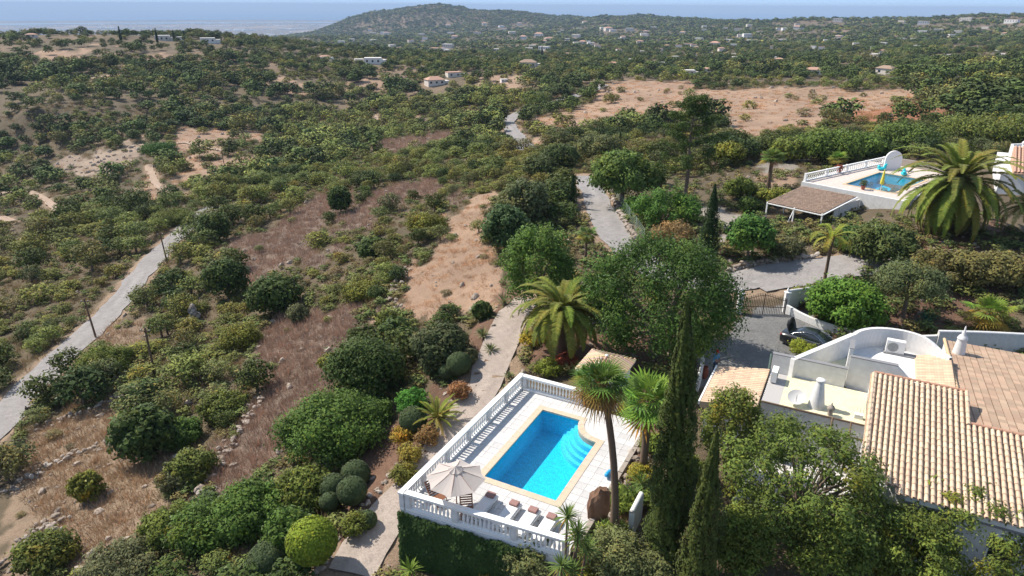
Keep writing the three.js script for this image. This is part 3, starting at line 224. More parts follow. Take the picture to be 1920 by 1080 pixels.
  HOUSES: [[-90.8,-466.2,17.1,0,-0.08],[-100.4,-469.4,9.0,0,0.15],[-126.6,-485.5,10.2,1,0.33],[-112.1,-469.0,8.3,0,-0.04],[-42.1,-381.3,15.0,1,0.35],[-33.7,-402.3,12.6,0,0.31],[-4.7,-369.0,5.8,0,0.35],[-246.4,-511.3,15.0,0,-0.17],[-221.5,-527.3,16.0,0,-0.03],[-242.6,-532.1,9.1,0,-0.34],[154.6,-368.7,11.9,1,0.08],[180.7,-347.6,12.2,2,-0.46],[9.2,-445.1,16.0,2,-0.03],[-314.5,-475.6,9.8,1,-0.34],[-98.0,-640.2,10.1,0,-0.02],[-111.4,-1061.8,33.3,0,-0.32],[-103.6,-1150.5,21.6,0,-0.5],[-32.8,-613.9,10.5,0,-0.08],[-33.2,-786.0,9.8,0,-0.07],[29.4,-1063.0,16.6,0,0.04],[40.1,-942.6,17.7,0,-0.38],[61.3,-770.2,13.3,0,-0.0],[67.6,-485.1,11.5,1,-0.2],[93.2,-564.7,8.0,0,-0.42],[100.1,-485.5,11.6,0,-0.09],[96.9,-396.4,10.8,0,0.17],[111.4,-412.5,8.0,1,-0.2],[126.7,-445.3,7.2,1,0.21],[179.5,-580.2,8.5,0,0.29],[167.0,-481.4,10.3,1,-0.49],[192.4,-521.7,8.7,1,-0.28],[-349.8,-1477.8,16.6,0,-0.22],[-349.8,-1577.1,15.1,0,0.09],[-515.2,-2685.6,42.6,0,-0.01],[-448.3,-2581.6,61.2,1,0.07],[-301.8,-2393.3,33.8,0,-0.43],[-207.2,-2412.4,33.9,0,-0.21],[-103.1,-2090.2,32.6,0,-0.34],[-42.3,-2577.2,24.1,0,0.25],[-3.6,-2009.2,25.0,0,0.18],[61.1,-1758.5,32.9,1,-0.2],[73.4,-1482.7,34.7,1,0.38],[142.2,-2108.8,23.0,0,-0.36],[133.8,-1554.1,21.9,0,-0.48],[117.1,-1158.9,14.5,0,-0.13],[113.1,-975.1,10.7,0,0.17],[241.9,-1868.2,32.3,1,0.45],[288.4,-1817.4,28.7,0,0.01],[299.5,-1656.4,18.4,0,-0.36],[218.6,-1254.6,15.9,0,0.1],[169.7,-844.4,10.7,0,-0.48],[268.0,-1228.1,13.7,0,0.32],[236.2,-981.3,14.2,0,-0.18],[325.8,-1279.9,16.5,0,-0.4],[265.2,-955.7,15.5,1,-0.35],[409.8,-1280.7,18.8,0,0.33],[357.6,-1089.8,17.9,0,0.41],[468.4,-1387.0,16.0,0,-0.32],[529.8,-1431.4,14.3,0,0.5],[584.2,-1492.1,17.5,0,0.36],[766.8,-1740.1,26.6,0,-0.17],[704.1,-1495.6,20.6,0,-0.45],[827.1,-1567.5,16.6,0,-0.35],[779.8,-1398.5,24.9,0,-0.06],[883.7,-1437.8,26.3,0,-0.29],[847.4,-1251.2,28.2,0,-0.32],[403.5,-724.9,9.0,0,-0.23],[590.9,-983.4,12.5,0,0.38],[278.1,-555.4,9.7,0,-0.46],[233.2,-426.5,8.3,0,0.42],[233.6,-405.1,5.1,0,-0.05],[198.2,-2221.2,17.4,0,0.24],[271.5,-2450.8,19.2,0,0.01],[202.7,-1400.9,13.2,0,0.45],[369.4,-1932.3,18.4,0,-0.32],[394.0,-1701.1,16.3,1,-0.24],[459.2,-1763.2,14.2,0,0.01],[506.2,-1748.8,14.2,0,0.01],[274.1,-903.5,10.3,0,-0.17],[300.5,-837.9,9.7,0,-0.19],[264.9,-693.5,9.3,0,-0.41],[336.7,-792.7,8.1,0,0.0],[10.2,-777.2,9.7,0,0.33],[-13.1,-549.5,6.9,0,0.37],[-37.8,-498.8,5.5,0,-0.09],[-213.5,-1276.8,14.1,0,0.48],[-221.1,-1566.1,17.3,0,0.47],[33.5,-546.3,6.8,0,-0.18],[68.1,-667.6,7.3,0,-0.38],[97.2,-785.2,8.6,0,0.34],[125.8,-863.4,8.2,0,0.44],[134.9,-736.8,8.2,0,0.15],[155.4,-694.0,8.9,0,0.46],[181.8,-728.5,8.2,0,-0.02],[204.8,-754.7,8.5,0,0.02],[97.8,-747.9,8.0,0,-0.43],[506.2,-1649.0,20.0,0,-0.13],[374.0,-1110.8,12.5,0,0.42],[-188.9,-1163.9,13.4,0,-0.4],[632.8,-941.2,10.2,1,-0.36],[223.6,-732.2,5.5,0,-0.47],[20.7,-953.1,12.2,0,-0.0],[140.7,-798.5,9.3,0,0.1],[-23.7,-958.9,11.6,0,0.03],[139.4,-2497.0,30.8,0,0.38],[55.0,-873.0,7.7,1,0.18],[415.1,-1122.7,13.0,0,0.14],[314.0,-615.1,7.3,1,0.1],[694.5,-1196.6,18.0,0,0.01],[315.4,-465.7,6.7,0,-0.43],[40.0,-2361.4,19.7,1,-0.4],[199.0,-1142.1,14.3,1,0.14],[120.2,-1066.2,12.2,0,-0.29],[213.4,-937.4,10.8,0,-0.08],[532.0,-1465.8,15.7,0,0.15],[248.9,-703.5,7.1,0,0.1],[86.6,-809.6,7.7,0,-0.26],[-218.9,-1801.5,16.7,0,-0.23],[201.7,-556.0,6.2,0,-0.36],[35.2,-811.0,9.8,1,0.16],[401.1,-1292.5,11.7,0,0.22],[340.0,-822.5,6.8,0,-0.37],[700.0,-1478.3,13.2,0,-0.23],[503.8,-1130.7,10.2,1,-0.35],[113.8,-1809.7,16.5,0,0.11],[762.4,-1185.7,13.5,0,-0.2],[213.6,-2133.8,22.2,1,0.37],[569.6,-1470.2,18.6,1,-0.23],[-103.4,-2656.5,25.5,1,0.14],[459.6,-1023.2,9.7,0,0.14],[177.4,-766.9,8.0,0,0.44],[100.0,-1374.5,17.2,0,0.22],[-507.2,-1914.2,23.4,0,0.43],[253.4,-563.5,7.0,0,0.08],[509.9,-1142.4,14.0,0,-0.5],[-243.1,-2730.3,28.4,1,-0.17],[458.5,-1066.2,10.7,0,0.24],[273.1,-454.5,6.9,0,-0.16],[530.2,-861.8,8.8,0,0.16],[89.9,-1216.1,13.6,0,-0.38],[484.3,-873.9,9.7,0,0.15],[673.5,-1109.0,13.5,0,-0.11],[276.5,-440.7,5.0,0,0.45],[-308.5,-1604.3,18.7,0,-0.43],[315.5,-735.4,7.4,0,-0.14],[402.0,-853.3,8.6,0,0.27],[-550.5,-2809.2,20.3,1,-0.11],[-470.6,-2635.7,22.1,0,-0.04],[651.3,-1165.8,16.7,0,-0.17],[16.6,-577.6,5.9,0,-0.4],[110.3,-1157.3,14.9,1,-0.18],[506.7,-1141.1,9.8,0,0.38],[96.4,-1119.7,10.6,0,0.27],[20.7,-2630.0,21.9,1,-0.19],[284.7,-640.8,7.7,0,0.17],[239.2,-1939.9,25.8,0,0.29],[656.4,-1088.4,9.3,0,0.3],[347.7,-1175.1,15.8,0,-0.44],[-117.5,-466.9,5.0,0,-0.34],[233.3,-813.1,9.2,1,0.46],[225.6,-894.3,6.6,1,-0.22],[248.2,-1828.1,20.4,0,0.28],[298.5,-1672.0,19.6,0,0.13],[-16.7,-1903.3,17.2,0,0.37],[284.4,-703.3,6.7,0,-0.42],[204.6,-2409.4,18.0,0,0.43],[233.1,-863.2,10.5,0,0.38],[122.5,-1432.9,14.3,0,-0.26],[115.6,-1086.3,13.8,0,0.21],[-104.2,-516.2,5.0,0,-0.49],[351.6,-1991.7,15.3,0,0.37],[-2.1,-532.7,6.3,0,-0.09],[305.2,-508.4,6.6,0,0.24],[474.3,-698.6,6.4,0,0.3],[359.9,-722.0,9.4,0,-0.47],[217.3,-1444.1,12.7,1,0.38],[91.5,-840.0,8.0,0,-0.4],[123.1,-1998.5,16.0,0,-0.35],[199.9,-944.2,10.8,1,-0.04],[684.6,-1599.0,12.9,0,-0.25],[521.8,-980.9,11.2,0,0.15],[-29.5,-2480.6,30.6,0,-0.31],[121.4,-803.6,9.3,0,0.12],[234.9,-946.9,10.5,0,0.26],[205.0,-2504.0,23.5,0,0.46],[355.5,-644.7,7.8,0,-0.1],[-79.6,-1934.5,23.0,0,-0.21],[770.9,-1444.8,12.8,0,0.08],[665.8,-1720.6,16.1,0,0.15],[247.5,-2550.4,22.1,1,0.42],[208.9,-568.5,6.9,0,0.09],[51.4,-1203.0,10.4,1,-0.06],[22.2,-1641.6,19.7,1,-0.2],[536.0,-1572.3,12.8,0,0.23],[618.7,-1560.3,18.8,0,0.14],[-206.8,-1685.5,16.1,0,-0.43],[-435.1,-1951.5,14.7,0,-0.2],[255.6,-390.2,5.0,0,-0.33],[-144.1,-1788.1,21.3,1,-0.0],[540.7,-1614.5,13.8,0,-0.12],[532.7,-970.3,9.0,0,-0.34],[1.8,-490.7,5.0,0,0.03],[-29.7,-690.4,5.2,0,0.16],[-40.7,-529.3,6.7,0,-0.16],[678.7,-1588.8,12.2,1,0.33],[408.9,-804.6,10.7,0,-0.4],[-53.9,-583.0,7.1,0,-0.44],[232.5,-848.7,7.2,0,0.21],[320.0,-1768.8,13.8,1,0.06],[35.1,-869.6,9.4,0,0.25],[-96.4,-1041.7,8.1,0,0.43],[351.8,-527.3,6.5,0,0.01],[567.2,-1766.1,16.2,0,0.32],[504.7,-1940.3,14.4,0,0.15],[1.3,-1546.6,12.8,0,0.01]],
  WALLS: [[[-38.47,-41.73],[-37.16,-42.84],[-36.09,-45.12],[-34.71,-46.52],[-32.72,-47.03],[-32.08,-48.38]],[[-42.53,-52.03],[-39.97,-52.71],[-37.95,-54.42],[-36.1,-56.24]],[[-30.15,-34.59],[-29.93,-35.89],[-29.24,-35.98]],[[-19.99,-36.29],[-20.8,-41.29],[-20.83,-44.99],[-20.94,-49.52]],[[-10.63,-56.54],[-11.67,-61.3],[-11.55,-66.34],[-11.28,-69.48]],[[-30.56,-32.21],[-31.04,-34.83],[-30.63,-36.94]],[[-40.08,-59.02],[-39.51,-60.47],[-38.55,-61.29]]],
  CAIRN: [-37.59,-73.57,2.21,2.09],
  ROWTREES: [[45.78,-100.27,5.33,10.04],[51.38,-102.28,4.57,8.15],[41.16,-101.43,4.16,6.08],[60.85,-107.44,5.32,10.72],[74.2,-110.26,5.84,13.61],[82.08,-111.28,4.64,9.79],[32.03,-106.86,6.15,7.08],[8.0,-114.49,5.18,7.32],[15.95,-124.66,5.29,8.99],[4.28,-111.1,3.94,6.22],[32.19,-101.74,3.8,5.09],[9.56,-260.79,7.65,10.25],[18.29,-90.92,3.25,5.19],[28.62,-98.73,3.86,4.91]],
  MINIFAN: [6.91,-60.66,4.67,3.03]
};
const NC = L.CTRL.length, CU = L.CTRL.map(([x, z]) => [Math.atan2(x, -z), Math.log(Math.hypot(x, z) + 6)]);
const CW = (() => {
  const n = NC + 1, A = Array.from({ length: n }, (_, i) => { const r = new Float64Array(n + 1); for (let j = 0; j < NC; j++) r[j] = i < NC ? Math.hypot(CU[i][0] - CU[j][0], CU[i][1] - CU[j][1]) - (i === j ? 1e-3 : 0) : 1; r[NC] = i < NC ? 1 : 0; r[n] = i < NC ? L.CTRL[i][2] : 0; return r; });
  for (let c = 0; c < n; c++) { let p = c; for (let r = c + 1; r < n; r++) if (Math.abs(A[r][c]) > Math.abs(A[p][c])) p = r; [A[c], A[p]] = [A[p], A[c]]; for (let r = c + 1; r < n; r++) { const f = A[r][c] / A[c][c]; if (f) for (let k = c; k <= n; k++) A[r][k] -= f * A[c][k]; } }
  const x = new Float64Array(n); for (let r = n - 1; r >= 0; r--) { let s = A[r][n]; for (let k = r + 1; k < n; k++) s -= A[r][k] * x[k]; x[r] = s / A[r][r]; } return x;
})();
function rbf(x, z) { const a = Math.atan2(x, -z), b = Math.log(Math.hypot(x, z) + 6); let s = CW[NC]; for (let k = 0; k < NC; k++) { const p = a - CU[k][0], q = b - CU[k][1]; s += CW[k] * Math.sqrt(p * p + q * q); } return s; }
// roads: centre lines with widths
const ROADW = { valley: 3.35, hill: 3.4, lane: 4.6, drive: 4.8, garden: 2.25, t1: 2, t2: 1.8, t3: 1.9, t4: 1.8, t5: 2, t6: 2, t7: 2.6 };
const ROADS = Object.entries(L.ROADS).map(([k, pts]) => {
  const c = new THREE.CatmullRomCurve3(pts.map(p => V3(p[0], 0, p[1])), false, 'centripetal'), len = c.getLength(), n = Math.max(6, Math.round(len / 1.6)), P = [];
  for (let i = 0; i <= n; i++) { const q = c.getPointAt(i / n); P.push([q.x, q.z, rbf(q.x, q.z)]); }
  for (let s = 0; s < 3; s++) for (let i = 1; i < n; i++) P[i][2] = (P[i - 1][2] + P[i][2] * 2 + P[i + 1][2]) / 4;
  const xs = P.map(p => p[0]), zs = P.map(p => p[1]);
  return { k, w: ROADW[k], P, bb: [Math.min(...xs) - 8, Math.max(...xs) + 8, Math.min(...zs) - 8, Math.max(...zs) + 8] };
});
function roadAt(x, z) {     // [distance beyond the edge, height of the centre line, road]
  let best = [99, 0, null];
  for (const r of ROADS) { if (x < r.bb[0] || x > r.bb[1] || z < r.bb[2] || z > r.bb[3]) continue; for (const p of r.P) { const d = Math.hypot(x - p[0], z - p[1]) - r.w / 2; if (d < best[0]) best = [d, p[2], r]; } }
  return best;
}
const TA = -Math.atan2(.458, .889), TC = Math.cos(TA), TS = Math.sin(TA);          // the villa and its terrace share one direction
const toLocal = (x, z, ox, oz) => [(x - ox) * TC - (z - oz) * TS, (x - ox) * TS + (z - oz) * TC];
const toWorld = (s, t, ox, oz) => [ox + s * TC + t * TS, oz - s * TS + t * TC];
const TO = [.6, -37], HO = [15.5, -33.7];
function ground(x, z) {
  const r = Math.hypot(x, z); let h = rbf(x, z);
  let amp = r < 170 ? .35 : r < 600 ? .35 + (r - 170) * .004 : Math.min(16, 2.1 + (r - 600) * .006); if (r > 4300) amp = Math.max(1, 16 - (r - 4300) * .02);
  const [d, rh] = roadAt(x, z);
  const [s, t] = toLocal(x, z, ...TO), [a, b] = toLocal(x, z, ...HO);
  const calm = Math.min(sstep(0, 4, d), Math.max(sstep(0, 3, -s), sstep(0, 3, s - 30), sstep(0, 3, -12 - t), sstep(0, 3, t - 16)));
  const f = r < 170 ? 1 / 9 : r < 600 ? 1 / 40 : 1 / 260;
  h += amp * calm * 2 * fbm(x * f, z * f, 4);
  if (d < 2) h = lerp(rh - .06, h, sstep(.2, 2, d));
  if (s > .12 && s < 8 && t > .12 && t < 12.3) h = Math.min(h, -.3);
  if (s > 1.3 && s < 7.1 && t > .7 && t < 9.5) h = -2.6;
  if (a > -4 && a < 17 && b > -9 && b < 8) h = Math.min(h, .02);
  return h;
}
function inside(P, x, z) { let c = false; for (let i = 0, j = P.length - 1; i < P.length; j = i++) if ((P[i][1] > z) !== (P[j][1] > z) && x < (P[j][0] - P[i][0]) * (z - P[i][1]) / (P[j][1] - P[i][1]) + P[i][0]) c = !c; return c; }
const SOIL = L.SOIL.map(([t, P]) => { P = P.filter(Boolean); const xs = P.map(p => p[0]), zs = P.map(p => p[1]); return { t, P, bb: [Math.min(...xs), Math.max(...xs), Math.min(...zs), Math.max(...zs)] }; });
function soilAt(x, z) {
  const r = Math.hypot(x, z), j = Math.min(14, r * .03), f = 1 / (1.5 + j * 1.1), x2 = x + j * (1.5 * noise(x * f, z * f, 2.2) + noise(x * f * 3.1, z * f * 3.1, 5.2)), z2 = z + j * (1.5 * noise(x * f, z * f, 9.2) + noise(x * f * 3.1, z * f * 3.1, 7.2));
  for (const s of SOIL) if (x2 > s.bb[0] && x2 < s.bb[1] && z2 > s.bb[2] && z2 < s.bb[3] && inside(s.P, x2, z2)) return s.t; return 'scrub';
}
const SOILC = { orange: [.44, .285, .195], mauve: [.25, .175, .135], straw: [.36, .25, .17], scree: [.42, .31, .235], red: [.40, .17, .09], gravel: [.42, .36, .31], bed: [.21, .115, .075], yard: [.30, .29, .29], scrub: [.17, .125, .075] };
{
  const az = []; for (let a = -180; a < -44; a += 6) az.push(a); for (let a = -44; a < 44; a += .34) az.push(a); for (let a = 44; a <= 180; a += 6) az.push(a); az[az.length - 1] = 180;
  const rr = []; for (let r = 4; r < 34000;) { rr.push(r); r += r < 300 ? Math.max(.45, r * .0105) : r < 4000 ? r * .019 : r * .045; }
  const n = az.length, p = [], c = [], u = [], idx = [];
  for (const r of rr) for (const a of az) {
    const x = r * Math.sin(a * D2R), z = -r * Math.cos(a * D2R); let y = ground(x, z);
    if (r > 13600) y = Math.min(y, -258.6 - (r > 14300 ? 5 : 0));
    p.push(x, y, z); u.push(x, z);
    let k;
    if (r < 4400) {
      const t = r < 900 ? soilAt(x, z) : 'scrub'; k = SOILC[t].slice(); const d = r < 900 ? roadAt(x, z)[0] : 99;
      if (t === 'scrub' && r > 120) { const q = sstep(.05, .3, fbm(x * .012 + 4, z * .012, 3)); k = k.map((v, i) => lerp(v, SOILC.orange[i], q * .35)); }
      if (d < 1.1 && t !== 'yard' && t !== 'bed') k = k.map((v, i) => lerp([.42, .29, .20][i], v, sstep(.6, 1.1, d)));
      const m = 1 + .5 * fbm(x * .09, z * .09, 3), g = .5 + .5 * noise(x * .05, z * .05, 6.6); k = [k[0] * m, k[1] * m * (1 + .05 * g), k[2] * m];
    }
    else { const q = fbm(x * .0011, z * .0011, 4) + .7 * noise(x * .004, z * .0009, 3.3), g = sstep(-.1, .45, q); k = SOILC.scrub.map((v, i) => lerp(v, SOILC.straw[i] * 1.1, g)); }
    c.push(...k);
  }
  for (let j = 0; j < rr.length - 1; j++) for (let i = 0; i < n - 1; i++) { const a = j * n + i, b = a + 1, d = a + n, e = d + 1; idx.push(a, b, e, a, e, d); }
  const g = new THREE.BufferGeometry(); g.setAttribute('position', new THREE.Float32BufferAttribute(p, 3)); g.setAttribute('color', new THREE.Float32BufferAttribute(c, 3)); g.setAttribute('uv', new THREE.Float32BufferAttribute(u, 2)); g.setIndex(idx); g.computeVertexNormals();
  tag(mesh('terrain', g, MAT.ground), null, null, null, 'structure');
  // sea and lagoon
  const sea = new GB(); const N = 96, col = [1, 1, 1];
  for (let i = 0; i < N; i++) { const a = lerp(-75, 75, i / N) * D2R, b = lerp(-75, 75, (i + 1) / N) * D2R, ra = 14600 + 700 * noise(i * .21, .3), rb = 14600 + 700 * noise((i + 1) * .21, .3); sea.quad([ra * Math.sin(a), -257.6, -ra * Math.cos(a)], [rb * Math.sin(b), -257.6, -rb * Math.cos(b)], [36000 * Math.sin(b), -257.6, -36000 * Math.cos(b)], [36000 * Math.sin(a), -257.6, -36000 * Math.cos(a)], col); }
  tag(mesh('sea', sea, new THREE.MeshStandardMaterial({ color: lin(.02, .11, .24), roughness: .5 })), null, null, null, 'structure');
  const lag = new GB(); for (let i = 0; i < 60; i++) { const a = lerp(-40, 6, i / 60) * D2R, b = lerp(-40, 6, (i + 1) / 60) * D2R, w = k => 260 + 240 * noise(k * .33, 4.4), m = k => 12700 + 500 * noise(k * .12, 1.7), q = (t, r) => [r * Math.sin(t), -256.6, -r * Math.cos(t)]; lag.quad(q(a, m(i) - w(i)), q(b, m(i + 1) - w(i + 1)), q(b, m(i + 1) + w(i + 1)), q(a, m(i) + w(i))); }
  tag(mesh('lagoon_water', lag, new THREE.MeshStandardMaterial({ color: lin(.16, .26, .36), roughness: .3 })), null, null, null, 'structure');
}
// road ribbons
function ribbon(name, r, mat, lift) {
  const g = new GB(), n = r.P.length; let last = null, run = 0;
  for (let i = 0; i < n; i++) {
    const a = r.P[Math.max(0, i - 1)], b = r.P[Math.min(n - 1, i + 1)], l = Math.hypot(b[0] - a[0], b[1] - a[1]) || 1, nx = -(b[1] - a[1]) / l, nz = (b[0] - a[0]) / l, p = r.P[i], row = [];
    run += i ? Math.hypot(p[0] - r.P[i - 1][0], p[1] - r.P[i - 1][1]) : 0;
    for (let k = 0; k <= 4; k++) { const w = (k / 4 - .5) * (r.w + .9 * noise(run * .3, k > 2 ? 3 : 8, .5) + .5 * noise(run * 1.1, k > 2 ? 3 : 8, 2.5)), x = p[0] + nx * w, z = p[1] + nz * w, m = [1.04, .93, 1.05, .93, 1.04][k] * (1 + .2 * noise(run * .15, k * .8, 3.1) + .1 * noise(run * .7, k * 1.7, 6.1)); row.push(g.v(x, p[2] + lift + (k === 2 ? .03 : 0), z, 0, 1, 0, [m, m, m], x, z)); }
    if (last) for (let k = 0; k < 4; k++) g.i.push(last[k], last[k + 1], row[k + 1], last[k], row[k + 1], row[k]);
    last = row;
  }
  const ge = g.geo(); ge.computeVertexNormals(); return tag(mesh(name, ge, mat), null, null, null, 'structure');
}
for (const r of ROADS) {
  if (r.k === 'valley' || r.k === 'hill' || r.k === 'drive') ribbon(r.k === 'drive' ? 'driveway' : 'road', r, MAT.asphalt, r.k === 'drive' ? .055 : .04);
  else if (r.k === 'lane') ribbon('road', r, MAT.asphalt, .35);
  else if (r.k === 'garden') ribbon('garden_path', r, MAT.gravel, .03);
  else ribbon('dirt_track', r, MAT.track = MAT.track || std(.50, .37, .275, 1, { map: rep(grit, 1 / 4) }), r.k === 't7' ? .9 : .25);
}

// ---------- pool terrace (local x to the house, z towards the foot of the hill) ----------
const rT = mulberry(77);
const T0 = [TO[0], 0, TO[1]];
{
  const deck = new THREE.Group(); deck.name = 'pool_terrace'; deck.position.set(...T0); deck.rotation.y = TA; scene.add(deck); tag(deck, null, null, null, 'structure');
  // retaining walls under the edge
  const nz = s => 12.46 - .085 * s;                             // the near edge runs slightly askew
  const w = new GB(); w.box(-.1, .16, -4.6, -.02, -.1, 12.5); w.prism([[.16, nz(.16) - .2], [8.2, nz(8.2) - .2], [8.2, nz(8.2) + .06], [.16, nz(.16) + .06]], -4.6, -.02); w.box(.16, 4.2, -2, -.02, -.1, .16);
  mesh('retaining_wall', w, MAT.white, deck);
  const bed = new GB(); bed.box(.16, 1.85, -.3, -.06, .16, 12.24); bed.box(6.55, 8.1, -.3, -.06, .16, 11.5); bed.box(1.85, 6.55, -.3, -.06, .16, 1.22); bed.box(1.85, 6.55, -.3, -.06, 8.95, 11.6);
  mesh('screed', bed, MAT.stone, deck);
  const ep = new GB(); ep.prism([[.17, 11.2], [8.1, 11.2], [8.1, nz(8.1) - .21], [.17, nz(.17) - .21]], -.055, -.006); mesh('edge_paving', ep, MAT.marble, deck);
  const tint = [0, 1, 2, 3, 4].map(k => std(...[[.68, .66, .65], [.64, .62, .61], [.70, .685, .67], [.60, .58, .57], [.67, .64, .63]][k], .5, { map: rep(blotch, 1.2) }));
  const strips = [[.16, 1.85, .16, 12.24], [6.55, 8.1, .16, 12.24], [1.85, 6.55, .16, 1.22], [1.85, 6.55, 8.95, 12.24]], cache = {};
  for (const [x0, x1, z0, z1] of strips) {
    const nx = Math.round((x1 - x0) / .55), nzz = Math.round((z1 - z0) / .5), dx = (x1 - x0) / nx, dz = (z1 - z0) / nzz, key = `${dx.toFixed(3)}_${dz.toFixed(3)}`;
    const g = cache[key] ??= (() => { const b = new GB(); b.box(-dx / 2 + .006, dx / 2 - .006, -.05, 0, -dz / 2 + .006, dz / 2 - .006); return b.geo(); })();
    for (let i = 0; i < nx; i++) for (let j = 0; j < nzz; j++) { if (z0 + (j + 1) * dz > nz(x0 + (i + 1) * dx) - .1) continue; const m = mesh('paver', g, tint[Math.floor(rT() * 5)], deck); m.position.set(x0 + (i + .5) * dx, rT() * .004, z0 + (j + .5) * dz); }
  }
  // swimming pool
  const PX0 = 2.2, PX1 = 6.2, PZ0 = 1.57, PZ1 = 8.6, RC = 1.6, dep = -1.45;
  const pool = thing('swimming_pool', 'rectangular blue tiled swimming pool with curved corner steps on white terrace', 'pool', T0, TA);
  const bs = new GB();
  bs.quad([PX0, dep, PZ1], [PX1, dep, PZ1], [PX1, dep, PZ0], [PX0, dep, PZ0]);
  bs.quad([PX0, dep, PZ0], [PX1, dep, PZ0], [PX1, -.02, PZ0], [PX0, -.02, PZ0]); bs.quad([PX0, dep, PZ1], [PX0, dep, PZ0], [PX0, -.02, PZ0], [PX0, -.02, PZ1]);
  bs.quad([PX1, dep, PZ1], [PX0, dep, PZ1], [PX0, -.02, PZ1], [PX1, -.02, PZ1]); bs.quad([PX1, dep, PZ0], [PX1, dep, PZ1], [PX1, -.02, PZ1], [PX1, -.02, PZ0]);
  mesh('basin', bs, MAT.poolTile, pool);
  const arc = (r, n = 18) => Array.from({ length: n + 1 }, (_, k) => { const t = Math.PI / 2 + k / n * Math.PI / 2; return [PX1 + r * Math.cos(t), PZ0 + r * Math.sin(t)]; });
  [[RC + .26, -.36], [RC + .50, -.66], [RC + .74, -.94], [RC + .96, -1.2]].forEach(([r, y]) => { const g = new GB(); g.prism([[PX1 - .001, PZ0 + .001], ...arc(r).map(([x, z]) => [Math.min(x, PX1 - .001), Math.max(z, PZ0 + .001)])], dep, y); mesh('step', g, MAT.poolStep, pool); });
  const isl = new GB(); isl.prism([[PX1 + .002, PZ0 - .002], ...arc(RC)], dep, -.055); mesh('corner_island', isl, MAT.stone, pool);
  const isq = new GB(); isq.prism([[PX1 + .348, PZ0 - .348], [PX1 + .348, PZ0 + RC - .31], ...arc(RC - .335), [PX1 - RC + .31, PZ0 - .348]], -.054, -.002); mesh('corner_paving', isq, tint[0], pool);
  const wsh = new GB(); { const N = 26; for (let i = 0; i < N; i++) for (let j = 0; j < 40; j++) { const x = k => lerp(PX0 + .002, PX1 - .002, k / N), z = k => lerp(PZ0 + .002, PZ1 - .002, k / 40); wsh.quad([x(i), -.16, z(j + 1)], [x(i + 1), -.16, z(j + 1)], [x(i + 1), -.16, z(j)], [x(i), -.16, z(j)], W1, [[x(i), z(j + 1)], [x(i + 1), z(j + 1)], [x(i + 1), z(j)], [x(i), z(j)]]); } }
  mesh('water', wsh, MAT.water, pool);
  // coping stones, each its own piece
  const cop = (x0, x1, z0, z1) => { const b = new GB(); b.box(x0, x1, -.075, .02 + rT() * .003, z0, z1); const m = mesh('coping_stone', b, copm[Math.floor(rT() * 3)], pool); return m; };
  const copm = [std(.66, .53, .39, .7, { map: rep(blotch, 1) }), std(.68, .54, .42, .7, { map: rep(blotch, 1) }), std(.63, .52, .38, .7, { map: rep(blotch, 1) })];
  const seg = (a, b, f) => { const n = Math.round((b - a) / .5), d = (b - a) / n; for (let k = 0; k < n; k++) f(a + k * d + .003, a + (k + 1) * d - .003); };
  seg(PZ0 - .35, PZ1 + .35, (a, b) => cop(PX0 - .35, PX0 + .03, a, b)); seg(PZ0 + RC - .3, PZ1 + .35, (a, b) => cop(PX1 - .03, PX1 + .35, a, b));
  seg(PX0 + .034, PX1 - .034, (a, b) => cop(a, b, PZ1 - .03, PZ1 + .35)); seg(PX0 + .034, PX1 - RC + .3, (a, b) => cop(a, b, PZ0 - .35, PZ0 + .03));
  for (let k = 0; k < 5; k++) { const t0 = Math.PI / 2 + k / 5 * Math.PI / 2 + .004, t1 = Math.PI / 2 + (k + 1) / 5 * Math.PI / 2 - .004, q = (r, t) => [PX1 + r * Math.cos(t), PZ0 + r * Math.sin(t)], g = new GB(), m = (t0 + t1) / 2; g.prism([q(RC - .33, t0), q(RC - .33, m), q(RC - .33, t1), q(RC + .03, t1), q(RC + .03, m), q(RC + .03, t0)], -.07, .024); mesh('coping_stone', g, copm[k % 3], pool); }
  // balustrades
  const balG = (() => { const b = new GB(); b.lathe([[.055, .16], [.055, .21], [.034, .24], [.066, .36], [.07, .44], [.045, .58], [.03, .68], [.05, .72], [.055, .80], [.055, .84]], 8); return b.geo(); })();
  function balustrade(name, label, x, z, len, turn, sections) {
    const [wx, wz] = toWorld(x, z, ...TO), B = thing(name, label, 'balustrade', [wx, 0, wz], TA + turn, 'terrace balustrades');
    const q = new GB(); q.box(0, len, 0, .158, -.11, .11); mesh('plinth', q, MAT.whiteClean, B);
    const r = new GB(); r.box(-.02, len + .02, .842, .93, -.125, .125); r.box(-.05, len + .05, .93, 1.0, -.155, .155); mesh('rail', r, MAT.whiteClean, B);
    let at = 0; const post = a => { const g = new GB(); g.box(a - .13, a + .13, .15, .85, -.125, .125); mesh('post', g, MAT.white, B); };
    post(.13); sections.forEach((L_, k) => { const n = Math.round((L_ - .5) / .2), s = (L_ - .34) / n; for (let i = 0; i < n; i++) { const m = mesh('baluster', balG, MAT.whiteClean, B); m.position.x = at + .17 + .13 + (i + .5) * s * (L_ - .4) / (L_ - .34); } at += L_; post(k === sections.length - 1 ? len - .13 : at); });
  }
  balustrade('balustrade', 'long white stone balustrade beside the garden path, casting striped shadow', 0, 12.52, 12.62, Math.PI / 2, [1.8, 2.16, 2.16, 2.16, 2.16, 2.16]);
  balustrade('balustrade', 'short white stone balustrade at the pool end by the tiled shelter', .16, .02, 3.9, 0, [3.9]);
  balustrade('balustrade', 'white stone balustrade above the ivy covered wall behind the loungers', .16, 12.36, 8.0, .085, [2.6, 2.9, 2.5]);
}
const tl = (s, t, y = 0) => { const [x, z] = toWorld(s, t, ...TO); return [x, y, z]; };
